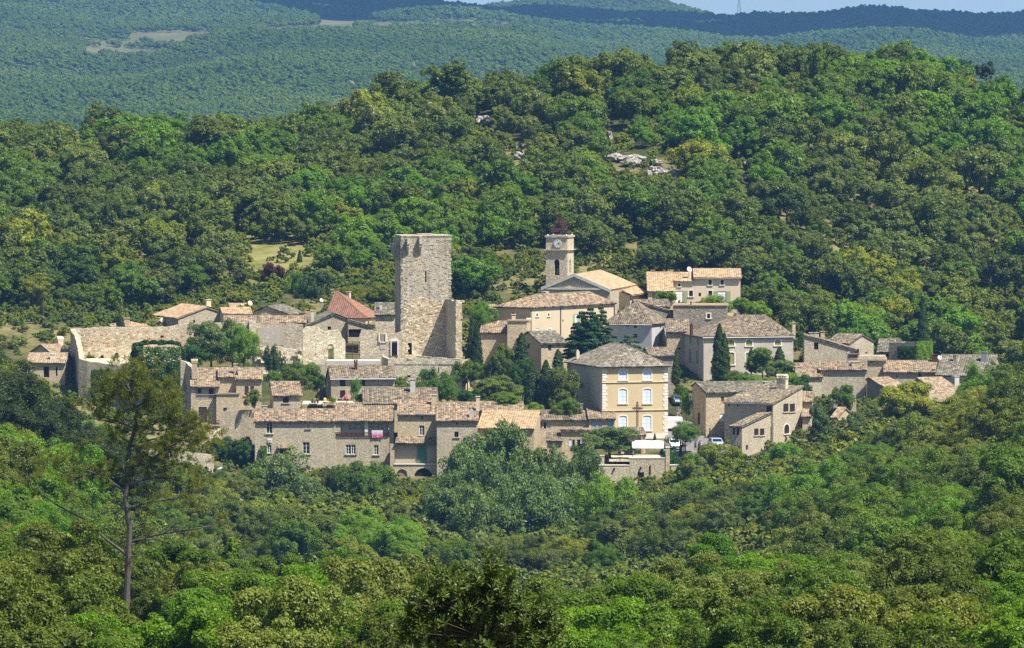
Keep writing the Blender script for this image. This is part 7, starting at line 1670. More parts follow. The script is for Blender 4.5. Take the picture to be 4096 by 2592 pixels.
# ------------------------------------------------------------------ the near evergreen shrub
g = np.random.default_rng(41); YS = 70.0
sr = empty('evergreen_shrub', at(*q('S', 1400, 1500), YS), 'close dark evergreen shrub with pointed leathery leaves at the lower edge', 'shrub')
ELL = [(1455, 655, 75, 90, 18), (1440, 770, 130, 90, 34), (1150, 790, 150, 80, 34), (1300, 880, 330, 120, 120), (1080, 920, 150, 120, 50), (1720, 960, 170, 110, 56), (1420, 1050, 430, 130, 150), (1090, 1110, 200, 110, 60), (1790, 1070, 110, 120, 36), (1500, 900, 150, 110, 40), (1230, 730, 60, 50, 8), (1580, 740, 40, 50, 6), (930, 1060, 70, 80, 12), (1400, 1190, 520, 70, 90), (760, 1150, 50, 50, 5)]
LV, BRm = [], MB(); base = at(*q('S', 1380, 1420), YS)
for cx, cy, rx, ry, n in ELL:
    hub = at(*q('S', cx, cy + ry * .7), YS + g.normal(0, .12)); BRm.tube([base + Vector(g.normal(0, .05, 3)), base.lerp(hub, .55) + Vector(g.normal(0, .06, 3)), hub], [.016, .010, .004], 5)
    for _ in range(n):
        a_, r_ = g.uniform(0, 6.28), g.uniform(0, 1) ** .5; tip = at(*q('S', cx + rx * r_ * math.cos(a_), cy + ry * r_ * math.sin(a_)), YS + g.normal(0, .22)); 
        ax_ = (tip - hub).normalized() + Vector((0, 0, .9)) + Vector(g.normal(0, .35, 3)); ax_.normalize(); BRm.tube([hub.lerp(tip, .3), tip - ax_ * .05, tip], [.004, .003, .002], 4)
        m = int(g.integers(8, 14)); ph = g.uniform(0, 6.28); A_ = np.array(ax_); e1 = unit(np.cross(A_, [.3, .5, .8])); e2 = np.cross(A_, e1)
        for k in range(m):
            th = ph + k * 2.4; f = k / m; op = .35 + .9 * (1 - f); rad_ = e1 * math.cos(th) + e2 * math.sin(th); d = unit(rad_ * op + A_ * (1.1 - op * .5)); d = d + np.array([0, 0, -.1]) ; d = unit(d); L = g.uniform(.062, .095) * (1 - .35 * f); wd = L * .19; s = unit(np.cross(d, A_)); nn_ = np.cross(s, d); o_ = np.array(tip) - A_ * (.075 * (1 - f)) 
            q_ = lambda t_, w_, lift: o_ + d * L * t_ + s * w_ + nn_ * lift
            mid0, mid1 = q_(.0, 0, 0), q_(1, 0, -.006)
            LV.append([mid0, q_(.35, wd, .004), q_(.75, wd * .8, .002), mid1]); LV.append([mid0, mid1, q_(.75, -wd * .8, .002), q_(.35, -wd, .004)])
V = np.array(LV); og = np.array(wpos(sr)); o = bpy.data.objects.new('foliage', quad_mesh('foliage', V - og, [LM['near']])); link(o, sr); BRm.build('branches', M['bark'], sr)
print('shrub leaves', len(LV))
# ------------------------------------------------------------------ rocks
def rock(u, v, w, h, Y, label, n=5, seed=0):
    g = np.random.default_rng(700 + seed); p = at(u, v, Y); W, H = w * Y / F, h * Y / F; bm_ = bmesh.new()
    for i in range(n):
        c = Vector((g.uniform(-.5, .5) * W, g.uniform(-.6, 1.2) * H, g.uniform(-.3, .1) * H)); r = g.uniform(.25, .5); res = bmesh.ops.create_icosphere(bm_, subdivisions=3, radius=1.0)
        for vtx in res['verts']:
            k = 1 + .22 * math.sin(vtx.co.x * 4 + i) * math.sin(vtx.co.z * 5 + i * 2) + .12 * math.sin(vtx.co.y * 9 + vtx.co.x * 7); vtx.co = Vector((vtx.co.x * k * W * r * .75, vtx.co.y * k * H * 1.1, math.floor(vtx.co.z * k * 4 + .5) / 4 * H * r * 1.3 + vtx.co.z * .1 * H)) + c
    me = bpy.data.meshes.new('rock_outcrop'); bm_.to_mesh(me); bm_.free(); me.materials.append(M['rock']); o = bpy.data.objects.new('rock_outcrop', me); link(o); o.location = p; props(o, label, 'rock', 'pale limestone outcrops')
import bmesh
M['rock'] = stone_mat('bare_limestone', (.26, .24, .21), (.36, .34, .30), (.45, .425, .38), (.16, .145, .12), 1.1, (.25, .24, .22), .6)
def yhit(u, v):
    """distance at which the ray through a pixel meets the hill"""
    for Y in np.arange(1200, 1500, 2.0):
        p = at(u, v, Y)
        if p.z <= ground_z(p): return float(Y)
    return 1430.0
for i, (u, v, w, h, lab) in enumerate(((1938, 486, 72, 36, 'highest pale outcrop below the left ridge'), (2068, 592, 34, 34, 'small pale rock under the highest outcrop'), (2092, 622, 50, 26, 'rock slab right under the small pale rock'), (2425, 505, 24, 24, 'single pale rock high in the middle clearing'), (2440, 560, 30, 50, 'upright pale rock in the middle clearing'), (2500, 632, 120, 22, 'long ledge of pale rock in the middle clearing'), (2570, 650, 110, 24, 'right half of the long pale ledge'), (2660, 690, 90, 40, 'broad pale scree below the ledge'), (2985, 655, 24, 24, 'little rock at the right clearing'), (2970, 705, 30, 20, 'low rock below the little one'), (3520, 690, 40, 16, 'pale patch of rock far right on the slope'), (2180, 420, 22, 30, 'rock beside the dark oak on the ridge'))): rock(u, v, w, h, yhit(u, v + h * .3) - 3, lab, 4 if w < 60 else 8, i)
rock(82, 1790, 130, 42, 772, 'weathered grey rock among the trees at the left edge', 6, 31)
# ------------------------------------------------------------------ vehicles
def car(label, u, v, Y, yaw, L, Wd, H, paint, kind, name='parked_car', z=None):
    """kind 'van' or 'car'; local +x is forward"""
    p = at(u, v, Y); p.z = street_z(Y) + .005 if z is None else z; root = empty(name, p, label, 'van' if kind == 'van' else 'car'); ca, sa = math.cos(yaw), math.sin(yaw)
    T = lambda x, y, z_: Vector((p.x + x * ca - y * sa, p.y + x * sa + y * ca, p.z + z_)); hw = Wd / 2
    if kind == 'van': prof = [(-L / 2, .35), (-L / 2, H * .85), (-L / 2 + .15, H), (L * .18, H), (L * .34, H * .62), (L / 2 - .1, H * .5), (L / 2, H * .35), (L / 2, .3)]
    else: prof = [(-L / 2, .35), (-L / 2 + .02, H * .62), (-L * .40, H * .68), (-L * .30, H), (L * .06, H), (L * .24, H * .66), (L / 2 - .15, H * .55), (L / 2, H * .42), (L / 2, .3)]
    mb = MB(); n = len(prof); inset = lambda z_: .0 if z_ < H * .6 else .12 * (z_ - H * .6) / (H * .4)
    A_ = [T(x, -hw + inset(z_), z_) for x, z_ in prof]; B_ = [T(x, hw - inset(z_), z_) for x, z_ in prof]
    mb.add(A_ + B_, [list(range(n))[::-1], list(range(n, 2 * n))] + [(i, (i + 1) % n, n + (i + 1) % n, n + i) for i in range(n)]); body = mb.build('body', paint, root)
    gl = MB()
    if kind == 'van': side = [(L * .05, H * .6), (L * .30, H * .6), (L * .17, H * .93), (L * .05, H * .93)]; ws = (L * .33, H * .65, L * .19, H * .97)
    else: side = [(-L * .33, H * .66), (L * .20, H * .66), (L * .05, H * .95), (-L * .28, H * .95)]; ws = (L * .23, H * .68, L * .07, H * .97)
    for sg in (-1, 1): gl.poly(*[T(x, sg * (hw - inset(z_) + .006), z_) for x, z_ in (side if sg < 0 else side[::-1])])
    k = .02; gl.poly(T(ws[0] + k, -hw + .15, ws[1]), T(ws[0] + k, hw - .15, ws[1]), T(ws[2] + k, hw - .22, ws[3]), T(ws[2] + k, -hw + .22, ws[3]))
    if kind == 'van': gl.poly(T(-L / 2 - .006, hw - .2, H * .55), T(-L / 2 - .006, -hw + .2, H * .55), T(-L / 2 - .006, -hw + .25, H * .8), T(-L / 2 - .006, hw - .25, H * .8))
    else: gl.poly(T(-L * .405, hw - .2, H * .7), T(-L * .405, -hw + .2, H * .7), T(-L * .31, -hw + .25, H * .96), T(-L * .31, hw - .25, H * .96))
    gl.build('windows', M['glass'], root)
    for x in (-L * .31, L * .31):
        for sg in (-1, 1):
            c = T(x, sg * (hw - .08), .31); ay = Vector((-sa, ca, 0)) * .1 * sg; wb = MB(); wb.tube([c - ay, c + ay], .31, 14); wh = wb.build('wheel', M['rubber'], root); wb = MB(); wb.tube([c + ay * 1.02, c + ay * 1.1], .19, 10); wb.build('rim', M['steel'], wh)
    for sg in (-1, 1):
        lb = MB(); c = T(L / 2 - .02, sg * (hw - .28), H * .44); lb.lathe(c, [(.02, -.09), (.12, -.04), (.12, .04), (.02, .09)], 8); lb.build('headlight', M['steel'], root); lb = MB(); c = T(-L / 2 - .01, sg * (hw - .16), H * .5); lb.cbox(c, .05, .16, .26, yaw); lb.build('tail_light', M['redlamp'], root)
    bb = MB(); 
    for x in (-L / 2 - .05, L / 2 - .06): bb.box(T(x, -hw + .03, .32), Vector((ca, sa, 0)) * .11, Vector((-sa, ca, 0)) * (Wd - .06), UPZ * .2)
    bb.build('bumper', M['rubber'], root); return root
M['rubber'] = plain('black_rubber', (.03, .03, .032), .8, .2); M['redlamp'] = plain('red_lamp_glass', (.35, .02, .02), .3, .5)
def paint(n, c): return plain(n, c, .25, .6, .1, .04)
car('white van parked behind the right corner of the yellow house', 2672, 1726, 1154.5, math.radians(178), 4.6, 1.9, 2.1, paint('white_car_paint', (.80, .80, .80)), 'van', 'parked_van')
car('white car parked nose forward beside the terrace pillar', 2692, 1800, 1137.5, math.radians(-72), 4.0, 1.75, 1.55, paint('car_white', (.78, .80, .82)), 'car')
car('grey-blue estate car on the steep street behind the walkers', 2712, 1640, 1173, math.radians(-80), 4.4, 1.75, 1.5, paint('car_greyblue', (.20, .25, .32)), 'car')
car('silver-blue car nosing out at the foot of the dark-gabled house', 2864, 1800, 1139.5, math.radians(-78), 4.1, 1.75, 1.45, paint('car_silver', (.34, .40, .50)), 'car')
# ------------------------------------------------------------------ people
M['skin'] = plain('skin', (.48, .28, .20), .6, .3, var=.1); SKN = M['skin']
def skin(name, vs, es, rs, mat, parent, loc):
    me = bpy.data.meshes.new(name); me.from_pydata(vs, es, []); o = bpy.data.objects.new(name, me); link(o, parent); o.location = loc
    md = o.modifiers.new('skin', 'SKIN'); ly = me.skin_vertices[0] if len(me.skin_vertices) else None
    if ly is None: 
        me.update(); bmx = bmesh.new(); bmx.from_mesh(me); bmx.verts.layers.skin.verify(); bmx.to_mesh(me); bmx.free(); ly = me.skin_vertices[0]
    for d, r in zip(ly.data, rs): d.radius = (r, r) if not hasattr(r, '__len__') else r
    ly.data[0].use_root = True; ss = o.modifiers.new('sub', 'SUBSURF'); ss.levels = 1; ss.render_levels = 2; me.materials.append(mat); return o
def person(label, p, shirt, legs, hair, stride=.16, yaw=0.0, h=1.7, skirt=False):
    root = empty('person', p, label, 'person'); k = h / 1.7; root.rotation_euler = (0, 0, yaw); s = stride
    J = {'pel': (0, 0, .95), 'bel': (0, -.01, 1.08), 'che': (0, 0, 1.30), 'nk': (0, 0, 1.46), 'nk2': (0, -.01, 1.53), 'hd': (0, -.02, 1.60), 'hd2': (0, -.01, 1.67),
         'sl': (-.17, 0, 1.40), 'el': (-.24, s * .5, 1.14), 'wl': (-.24, s * .1 - .08, .92), 'hl': (-.235, s * .1 - .11, .82), 'sr': (.17, 0, 1.40), 'er': (.24, -s * .5, 1.14), 'wr': (.24, -s * .6 - .08, .93), 'hr': (.235, -s * .6 - .12, .84),
         'hpl': (-.09, 0, .90), 'kl': (-.10, -s * .7, .50), 'al': (-.10, -s, .09), 'tl': (-.11, -s - .17, .04), 'hpr': (.09, 0, .90), 'kr': (.10, s * .2, .50), 'ar': (.10, s * 1.1, .12), 'tr': (.11, s * 1.1 - .16, .04)}
    nm = list(J); E = [('pel', 'bel'), ('bel', 'che'), ('che', 'nk'), ('nk', 'nk2'), ('nk2', 'hd'), ('hd', 'hd2'), ('che', 'sl'), ('sl', 'el'), ('el', 'wl'), ('wl', 'hl'), ('che', 'sr'), ('sr', 'er'), ('er', 'wr'), ('wr', 'hr'), ('pel', 'hpl'), ('hpl', 'kl'), ('kl', 'al'), ('al', 'tl'), ('pel', 'hpr'), ('hpr', 'kr'), ('kr', 'ar'), ('ar', 'tr')]
    Rr = {'pel': .13, 'bel': .12, 'che': .135, 'nk': .06, 'nk2': .055, 'hd': .085, 'hd2': .085, 'sl': .06, 'el': .042, 'wl': .03, 'hl': .035, 'sr': .06, 'er': .042, 'wr': .03, 'hr': .035, 'hpl': .085, 'kl': .06, 'al': .04, 'tl': .035, 'hpr': .085, 'kr': .06, 'ar': .04, 'tr': .035}
    # fingers: five short chains per hand
    for sd_, hn in ((-1, 'hl'), (1, 'hr')):
        hx, hy, hz = J[hn]
        for f in range(5):
            a, b = f'{hn}{f}a', f'{hn}{f}b'; off = (f - 1.5) * .018; thumb = f == 4
            J[a] = (hx - sd_ * .01, hy + (off if not thumb else -.045), hz - (.045 if not thumb else .0)); J[b] = (hx - sd_ * .02, hy + (off if not thumb else -.06), hz - ((.085, .095, .09, .07)[f] if not thumb else .04)); Rr[a] = .010; Rr[b] = .008; E += [(hn, a), (a, b)]
    nm = list(J); ix = {n: i for i, n in enumerate(nm)}; vs = [tuple(c * k for c in J[n]) for n in nm]
    skin('body', vs, [(ix[a], ix[b]) for a, b in E], [Rr[n] * k for n in nm], SKN, root, (0, 0, 0))
    def sub(name, names, ed, grow, mat):
        i2 = {n: i for i, n in enumerate(names)}; skin(name, [tuple(c * k for c in J[n]) for n in names], [(i2[a], i2[b]) for a, b in ed], [(Rr[n] + grow) * k for n in names], mat, root, (0, 0, 0))
    J['hsl'] = (-.21, s * .25, 1.27); J['hsr'] = (.21, -s * .25, 1.27); Rr['hsl'] = Rr['hsr'] = .05
    sub('shirt', ['bel', 'che', 'pel', 'sl', 'sr', 'hsl', 'hsr'], [('bel', 'che'), ('pel', 'bel'), ('che', 'sl'), ('che', 'sr'), ('sl', 'hsl'), ('sr', 'hsr')], .018, shirt)
    J['tl2'] = (-.10, -s * .4, .62); J['tr2'] = (.10, s * .12, .62); Rr['tl2'] = Rr['tr2'] = .075
    sub('shorts', ['pel', 'hpl', 'hpr', 'tl2', 'tr2'], [('pel', 'hpl'), ('pel', 'hpr'), ('hpl', 'tl2'), ('hpr', 'tr2')], .022, legs)
    mb = MB(); c = Vector(J['hd2']) * k; mb.lathe((c.x, c.y + .02 * k, c.z - .05 * k), [(.075 * k, -.10 * k), (.10 * k, -.02 * k), (.10 * k, .06 * k), (.075 * k, .115 * k), (.02, .14 * k)], 12); o = mb.build('hair', hair, None); o.parent = root; o.location = (0, 0, 0)
    fb = MB(); hd = Vector(J['hd']) * k
    for sx in (-.03, .03): fb.lathe(hd + Vector((sx, -.083, .035)) * k, [(.002, -.007), (.009, 0), (.002, .007)], 6)
    fb.cbox(hd + Vector((0, -.085, -.045)) * k, .05 * k, .012, .01); o = fb.build('face', hair, None); o.parent = root; o.location = (0, 0, 0)
    nb = MB(); nb.lathe(hd + Vector((0, -.095, -.01)) * k, [(.004, .03), (.012, -.01), (.004, -.018)], 6); 
    for sx in (-.088, .088): nb.cbox(hd + Vector((sx, 0, -.02)) * k, .015, .035, .06)
    o = nb.build('nose_and_ears', SKN, None); o.parent = root; o.location = (0, 0, 0)
    return root
cl = {n: plain('cloth_' + n, c, .9, .1, var=.15) for n, c in dict(blue=(.10, .16, .42), black=(.03, .03, .035), white=(.75, .74, .72), red=(.45, .07, .06), beige=(.50, .42, .32), navy=(.05, .07, .15), hairb=(.06, .035, .02), hairf=(.30, .20, .10)).items()}
def walk(label, u, Y, *a, **k): person(label, Vector((xy(u, Y), Y, street_z(Y) + .01)), *a, **k)
walk('walker in a blue top and pale shorts on the street', 2713, 1163, cl['blue'], cl['beige'], cl['hairf'])
walk('walker in black shorts and tan top on the street', 2725, 1163.3, cl['beige'], cl['black'], cl['hairb'], yaw=.2)
walk('person in a dark red top behind the low wall', 2733, 1133.5, cl['red'], cl['navy'], cl['hairb'], yaw=1.2)
walk('person in a blue top behind the low wall', 2784, 1133.2, cl['blue'], cl['navy'], cl['hairb'], yaw=-.6)
walk('person in a white shirt behind the low wall', 2806, 1133.8, cl['white'], cl['navy'], cl['hairf'], yaw=-1.2)
# ------------------------------------------------------------------ iron cross
cp = at(*q(10, 886, 930), 1143.5); cr_ = empty('iron_cross', cp, 'tall openwork iron cross in front of the yellow house', 'cross'); X1 = lambda x, y, dy=0: at(*q(10, x, y), 1143.5 + dy)
mb = MB()
for x in (878, 895): mb.tube([X1(x, 960), X1(x, 668)], .045, 5)
for x in (878, 895): mb.tube([X1(x, 960, .35), X1(x, 668, .35)], .045, 5)
for i in range(14):
    y0, y1 = 955 - i * 20, 955 - (i + 1) * 20; mb.tube([X1(878, y0), X1(895, y1)], .03, 4); mb.tube([X1(895, y0), X1(878, y1)], .03, 4)
mb.build('shaft', M['rust'], cr_)
mb = MB()
for y in (714, 728): mb.tube([X1(832, y), X1(942, y)], .04, 5)
for i in range(6): mb.tube([X1(835 + i * 18, 714), X1(853 + i * 18, 728)], .03, 4); mb.tube([X1(835 + i * 18, 728), X1(853 + i * 18, 714)], .03, 4)
for k in range(12): 
    a_ = k * .524; c = X1(886.5, 721); mb.tube([c + Vector((math.cos(a_) * .25, 0, math.sin(a_) * .25)), c + Vector((math.cos(a_) * .62, 0, math.sin(a_) * .62))], .03, 4)
mb.build('arms', M['rust'], cr_)
mb = MB(); mb.lathe(X1(886.5, 664), [(.05, -.1), (.16, .02), (.05, .2)], 6); mb.build('finial', M['rust'], cr_)
mb = MB(); mb.cbox(X1(886, 1010), 1.1, 1.1, 1.4); mb.build('pedestal', M['st_pale'], cr_)
# ------------------------------------------------------------------ dishes, aerials, poles
def dish(u, v, Y, r, label, yaw=.6):
    p = at(u, v, Y); root = empty('satellite_dish', p, label, 'satellite dish'); d = Vector((math.sin(yaw), -math.cos(yaw), .35)).normalized(); a = d.cross(UPZ).normalized(); b = a.cross(d); mb = MB(); vs = [p]; fs = []; n = 16
    for ri in (.5, 1):
        for k in range(n): th = 2 * math.pi * k / n; vs.append(p + (a * math.cos(th) + b * math.sin(th)) * r * ri + d * r * .28 * ri * ri)
    for k in range(n): fs.append((0, 1 + k, 1 + (k + 1) % n)); fs.append((1 + k, 1 + n + k, 1 + n + (k + 1) % n, 1 + (k + 1) % n))
    mb.add(vs, fs); o = mb.build('reflector', M['greyr'], root, smooth=True); o.modifiers.new('t', 'SOLIDIFY').thickness = .02
    mb = MB(); mb.tube([p - b * r * .9 + d * r * .2, p + d * r * .9], .018, 4); mb.cbox(p + d * r * .9, .1, .1, .1); mb.build('feed_arm', M['steel'], root)
    mb = MB(); mb.tube([p - d * .02, p - d * .12, p - d * .12 - UPZ * 1.2], .03, 5); mb.build('mast', M['steel'], root)
dish(1285, 1202, 1214, .36, 'satellite dish on the red flat-tiled roof'); dish(2756, 1079, 1237, .5, 'satellite dish on the ridge of the cream house'); dish(649, 1282, 1214, .45, 'satellite dish on the roof tip over the curtain wall'); dish(999, 1214, 1224, .45, 'satellite dish on the small sandy roof'); dish(2053, 1336, 1189, .4, 'satellite dish on the low curved wall house'); dish(3845, 1545, 1163, .5, 'pale satellite dish above the wide pink roof'); dish(3757, 1432, 1178, .4, 'satellite dish by the rusty chimney of the speckled roof'); dish(258, 1388, 1187, .45, 'dark satellite dish beside the fat chimney at the left', -.9)
ar = empty('tv_aerial', at(*q(1, 1135, 515), 1212), 'wide television aerial above the curtain wall', 'aerial'); mb = MB(); mb.tube([at(*q(1, 1135, 540), 1212), at(*q(1, 1135, 425), 1212)], .03, 5); mb.build('mast', M['iron'], ar)
mb = MB(); a, b = at(*q(1, 1060, 428), 1212), at(*q(1, 1208, 440), 1212); mb.tube([a, b], .025, 4)
for i in range(12): c = a.lerp(b, i / 11); mb.tube([c - Vector((0, .5, 0)), c + Vector((0, .5, 0))], .015, 4); mb.tube([c - UPZ * .08, c + UPZ * .08], .015, 4)
mb.build('antenna', M['iron'], ar)
up_ = empty('utility_pole', at(172, 1300, 1222), 'wooden utility pole with a wire leaving to the left', 'pole'); mb = MB(); mb.tube([at(172, 1330, 1222), at(173, 1197, 1222)], .13, 7); mb.build('post', M['bark'], up_)
mb = MB(); a, b = at(150, 1207, 1222), at(180, 1201, 1222); mb.tube([a, b], .08, 5); mb.cbox(at(165, 1248, 1221.8), .5, .3, .9); mb.build('crossarm', M['iron'], up_)
mb = MB(); a, b = at(160, 1204, 1222), at(-120, 1232, 1222); mb.tube([a.lerp(b, i / 10) - UPZ * (.35 * math.sin(math.pi * i / 10)) for i in range(11)], .03, 4); mb.build('wire', M['iron'], up_)
mb = MB(); mb.tube([at(*q(6, 876, 310), 1201), at(*q(6, 876, 190), 1201)], .04, 5); o = mb.build('aerial_mast', M['steel'], origin=at(*q(6, 876, 310), 1201)); props(o, 'thin bare mast on the brown roof at the right', 'mast')
def pylon(u, vt, vb, wpx, Y, label):
    p = at(u, vb, Y); H = (vb - vt) * Y / F; W = wpx * Y / F; root = empty('pylon', p, label, 'pylon'); mb = MB(); P_ = lambda x, y, z: p + Vector((x, y, z)); r = .32
    waist = H * .55
    for sx in (-1, 1):
        for sy in (-1, 1):
            mb.tube([P_(sx * W * .5, sy * W * .5, -10), P_(sx * W * .5, sy * W * .5, 0), P_(sx * W * .14, sy * W * .14, waist)], r, 4)
            mb.tube([P_(sx * W * .14, sy * W * .14, waist), P_(sx * W * .62, sy * W * .1, H * .92)], r, 4)
    for i in range(5):
        f0, f1 = i / 5, (i + 1) / 5; a, b = W * .5 * (1 - f0) + W * .14 * f0, W * .5 * (1 - f1) + W * .14 * f1
        for sy in (-1, 1):
            mb.tube([P_(-a, sy * a, waist * f0), P_(b, sy * b, waist * f1)], r * .7, 4); mb.tube([P_(a, sy * a, waist * f0), P_(-b, sy * b, waist * f1)], r * .7, 4)
    mb.build('lattice', M['steel'], root)
    mb = MB(); mb.tube([P_(-W * 1.3, 0, H * .92), P_(W * 1.3, 0, H * .92)], r * 1.2, 4)
    for x in (-1.2, -.6, .6, 1.2): mb.tube([P_(W * x, 0, H * .92), P_(W * x, 0, H * .80)], r * .6, 4)
    for sx in (-1, 1): mb.tube([P_(sx * W * .62, 0, H * .92), P_(sx * W * .75, 0, H * 1.06)], r, 4); mb.tube([P_(sx * W * .62, 0, H * .92), P_(sx * W * 1.3, 0, H * .92 + .2)], r, 4)
    mb.build('crossarm', M['steel'], root)
pylon(1737, -60, 22, 15, 10600, 'pale lattice pylon on the far left skyline'); pylon(2956, -38, 46, 15, 10600, 'pale lattice pylon on the skyline above the hill')
# lone umbrella tree on the skyline
p = at(3553, 60, 9600); o, hh = hill_tree(p.x, p.y, 'holm', 1, 1, 1); o.name = 'umbrella_pine'; props(o, 'lone flat-topped tree on the right skyline', 'tree'); o.location.z = p.z - 5; o.scale = (1.5, 1.5, 1.3)
# ------------------------------------------------------------------ garden things
def chair(p, label, mat, yaw=.5):
    root = empty('garden_chair', p, label, 'chair'); ca, sa = math.cos(yaw), math.sin(yaw); T = lambda x, y, z: p + Vector((x * ca - y * sa, x * sa + y * ca, z)); mb = MB(); mb.cbox(T(0, 0, .40), .52, .5, .06, yaw); mb.build('seat', mat, root)
    mb = MB(); vs = [T(-.26, .24, .46), T(.26, .24, .46), T(.24, .34, .78), T(.12, .36, .9), T(-.12, .36, .9), T(-.24, .34, .78)]; mb.prism(vs, Vector((-sa, ca, 0)) * .05); mb.build('backrest', mat, root)
    for sx in (-.25, .25):
        mb = MB(); mb.tube([T(sx, -.22, .46), T(sx, -.22, .66), T(sx, .28, .68)], .03, 5); mb.build('armrest', mat, root)
        for sy in (-.2, .2): mb = MB(); mb.tube([T(sx * .9, sy, .4), T(sx, sy * 1.1, 0)], .025, 5); mb.build('leg', mat, root)
zt_ = HOUSES['tilewall']; yl = plain('yellow_wicker', (.62, .42, .16), .8, .2)
p = at(*q(7, 1535, 545), 1148.5); chair(p, 'yellow wicker armchair on the garden terrace', yl)
tf_ = MB(); a = at(*q(7, 1290, 546), 1148); tf_.box(a - UPZ * .02 + Vector((0, .8, 0)), (at(*q(7, 1800, 546), 1148).x - a.x, 0, 0), (0, 8, 0), UPZ * -.2); o = tf_.build('garden_terrace', M['st_pale'], origin=a); props(o, 'paved garden terrace behind the tile-capped wall', 'terrace')
for i, (x, y) in enumerate(((1395, 540), (1420, 541), (1450, 540))):
    p = at(*q(7, x, y), 1148.6); root = empty('flower_pot', p, ('left', 'middle', 'right')[i] + ' terracotta flower pot on the garden terrace', 'pot', 'terracotta pots on the terrace'); mb = MB(); mb.lathe(p, [(.13, 0), (.2, .3), (.22, .32), (.22, .36), (.18, .36)], 12); mb.build('pot', M['t_pink'], root)
    me = quad_mesh('plant', leaves(np.array(p - p) + rng.normal(0, .16, (120, 3)) + np.array([0, 0, .55]), rng.normal(0, 1, (120, 3)), .12), [LM['vivid' if i != 1 else 'flower']]); o = bpy.data.objects.new('plant', me); link(o, root)
p = at(879, 1885, 1128); pa = empty('blue_parasol', p, 'small tilted sky-blue parasol by the creeper wall', 'parasol'); mb = MB(); mb.tube([p - UPZ * 2, p + Vector((.15, 0, .35))], .025, 5); mb.build('pole', M['white'], pa)
mb = MB(); c = p + Vector((.15, 0, .4)); vs = [c + Vector((0, 0, .28))] + [c + Vector((.7 * math.cos(k * .785), .6 * math.sin(k * .785), .12 * math.cos(k * .785))) for k in range(8)]; mb.add(vs, [(0, 1 + k, 1 + (k + 1) % 8) for k in range(8)]); o = mb.build('canopy', plain('sky_blue_cloth', (.35, .58, .72), .8, .1), pa); o.modifiers.new('t', 'SOLIDIFY').thickness = .02
# terrace under the pine (pale roof seen through its branches)
h = House('low_house', 'underpine', 'low pale roof half seen through the pine branches', 'P', 1120, (480, 575), mat='st_warm'); h.block(1118, (470, 578), 606, 640, yaw=0, rv=512, tiles='t_pink', depth=8, deep=6)
h.block(1119, (606, 575), 700, 700, yaw=0, depth=5, roof='flat', mat='st_warm', deep=6)
ruin('garden_wall', 'dark old wall of the lower garden behind the pine', 'wall', [(*q('P', 700, 590), 1128), (*q('P', 900, 600), 1130), (*q('P', 1010, 610), 1132)], qy('P', 900), .6, 'st_grey', .1, dz=6)
# ------------------------------------------------------------------ labels of the single trees
LAND = [(0, 'beyond the left edge of the castle'), (420, 'above the long curtain wall'), (980, 'above the meadow with the copper tree'), (1400, 'above the ruined keep'), (1850, 'between keep and bell tower'), (2180, 'above the bell tower'), (2480, 'above the church nave'), (2750, 'above the cream house'), (3080, 'right of the cream house'), (3450, 'above the far right roofs'), (3800, 'at the right edge')]
ROWN = [(-999, 'on the skyline'), (330, 'high on the hill'), (520, 'on the upper slope'), (700, 'halfway up the hill'), (880, 'on the lower slope'), (1020, 'just behind the rooftops')]
LANDB = [(-999, 'at the left edge'), (350, 'left of the pine trunk'), (620, 'right of the pine trunk'), (1000, 'below the long grey house'), (1500, 'left of the near evergreen shrub'), (2000, 'above the near evergreen shrub'), (2500, 'below the stone terrace'), (3000, 'below the twin-windowed house'), (3450, 'below the round olive bush'), (3800, 'at the right edge')]
BROW = {'valley': 'on the slope under the village', 'left': 'on the dark left spur', 'right': 'on the right spur', 'bank': 'on the near bank'}
def pick(tab, x):
    r = tab[0][1]
    for a, t_ in tab:
        if x >= a: r = t_
    return r
ORD = ['first', 'second', 'third', 'fourth', 'fifth', 'sixth', 'seventh', 'eighth', 'ninth', 'tenth', 'eleventh', 'twelfth', 'thirteenth', 'fourteenth', 'fifteenth', 'sixteenth', 'seventeenth', 'eighteenth', 'nineteenth', 'twentieth']
cells = {}
for k, key, u, v, y, o in TREES:
    if key == 'hill': place = pick(ROWN, v) + ', ' + pick(LAND, u)
    else: place = BROW[key] + ' ' + pick(LANDB, u)
    cells.setdefault((k, place, key), []).append((u, v, o))
SZ = ('small ', '', 'large ')
for (k, place, key), lst in cells.items():
    lst.sort(key=lambda t_: t_[0]); w_ = KINDS[k][1]; n = len(lst)
    for i, (u, v, o) in enumerate(lst):
        if n == 1: lab = f'{w_} {place}'
        elif i == n - 1: lab = f'rightmost {w_} {place}'
        elif i == 0: lab = f'leftmost {w_} {place}'
        else: lab = f'{w_} {place}, {ORD[min(i, 19)]} from the left'
        props(o, ' '.join(lab.split()[:16]), 'tree', {'hill': 'trees on the wooded hill', 'valley': 'trees under the village', 'left': 'trees on the left spur', 'right': 'trees on the right spur', 'bank': 'trees on the near bank'}[key])
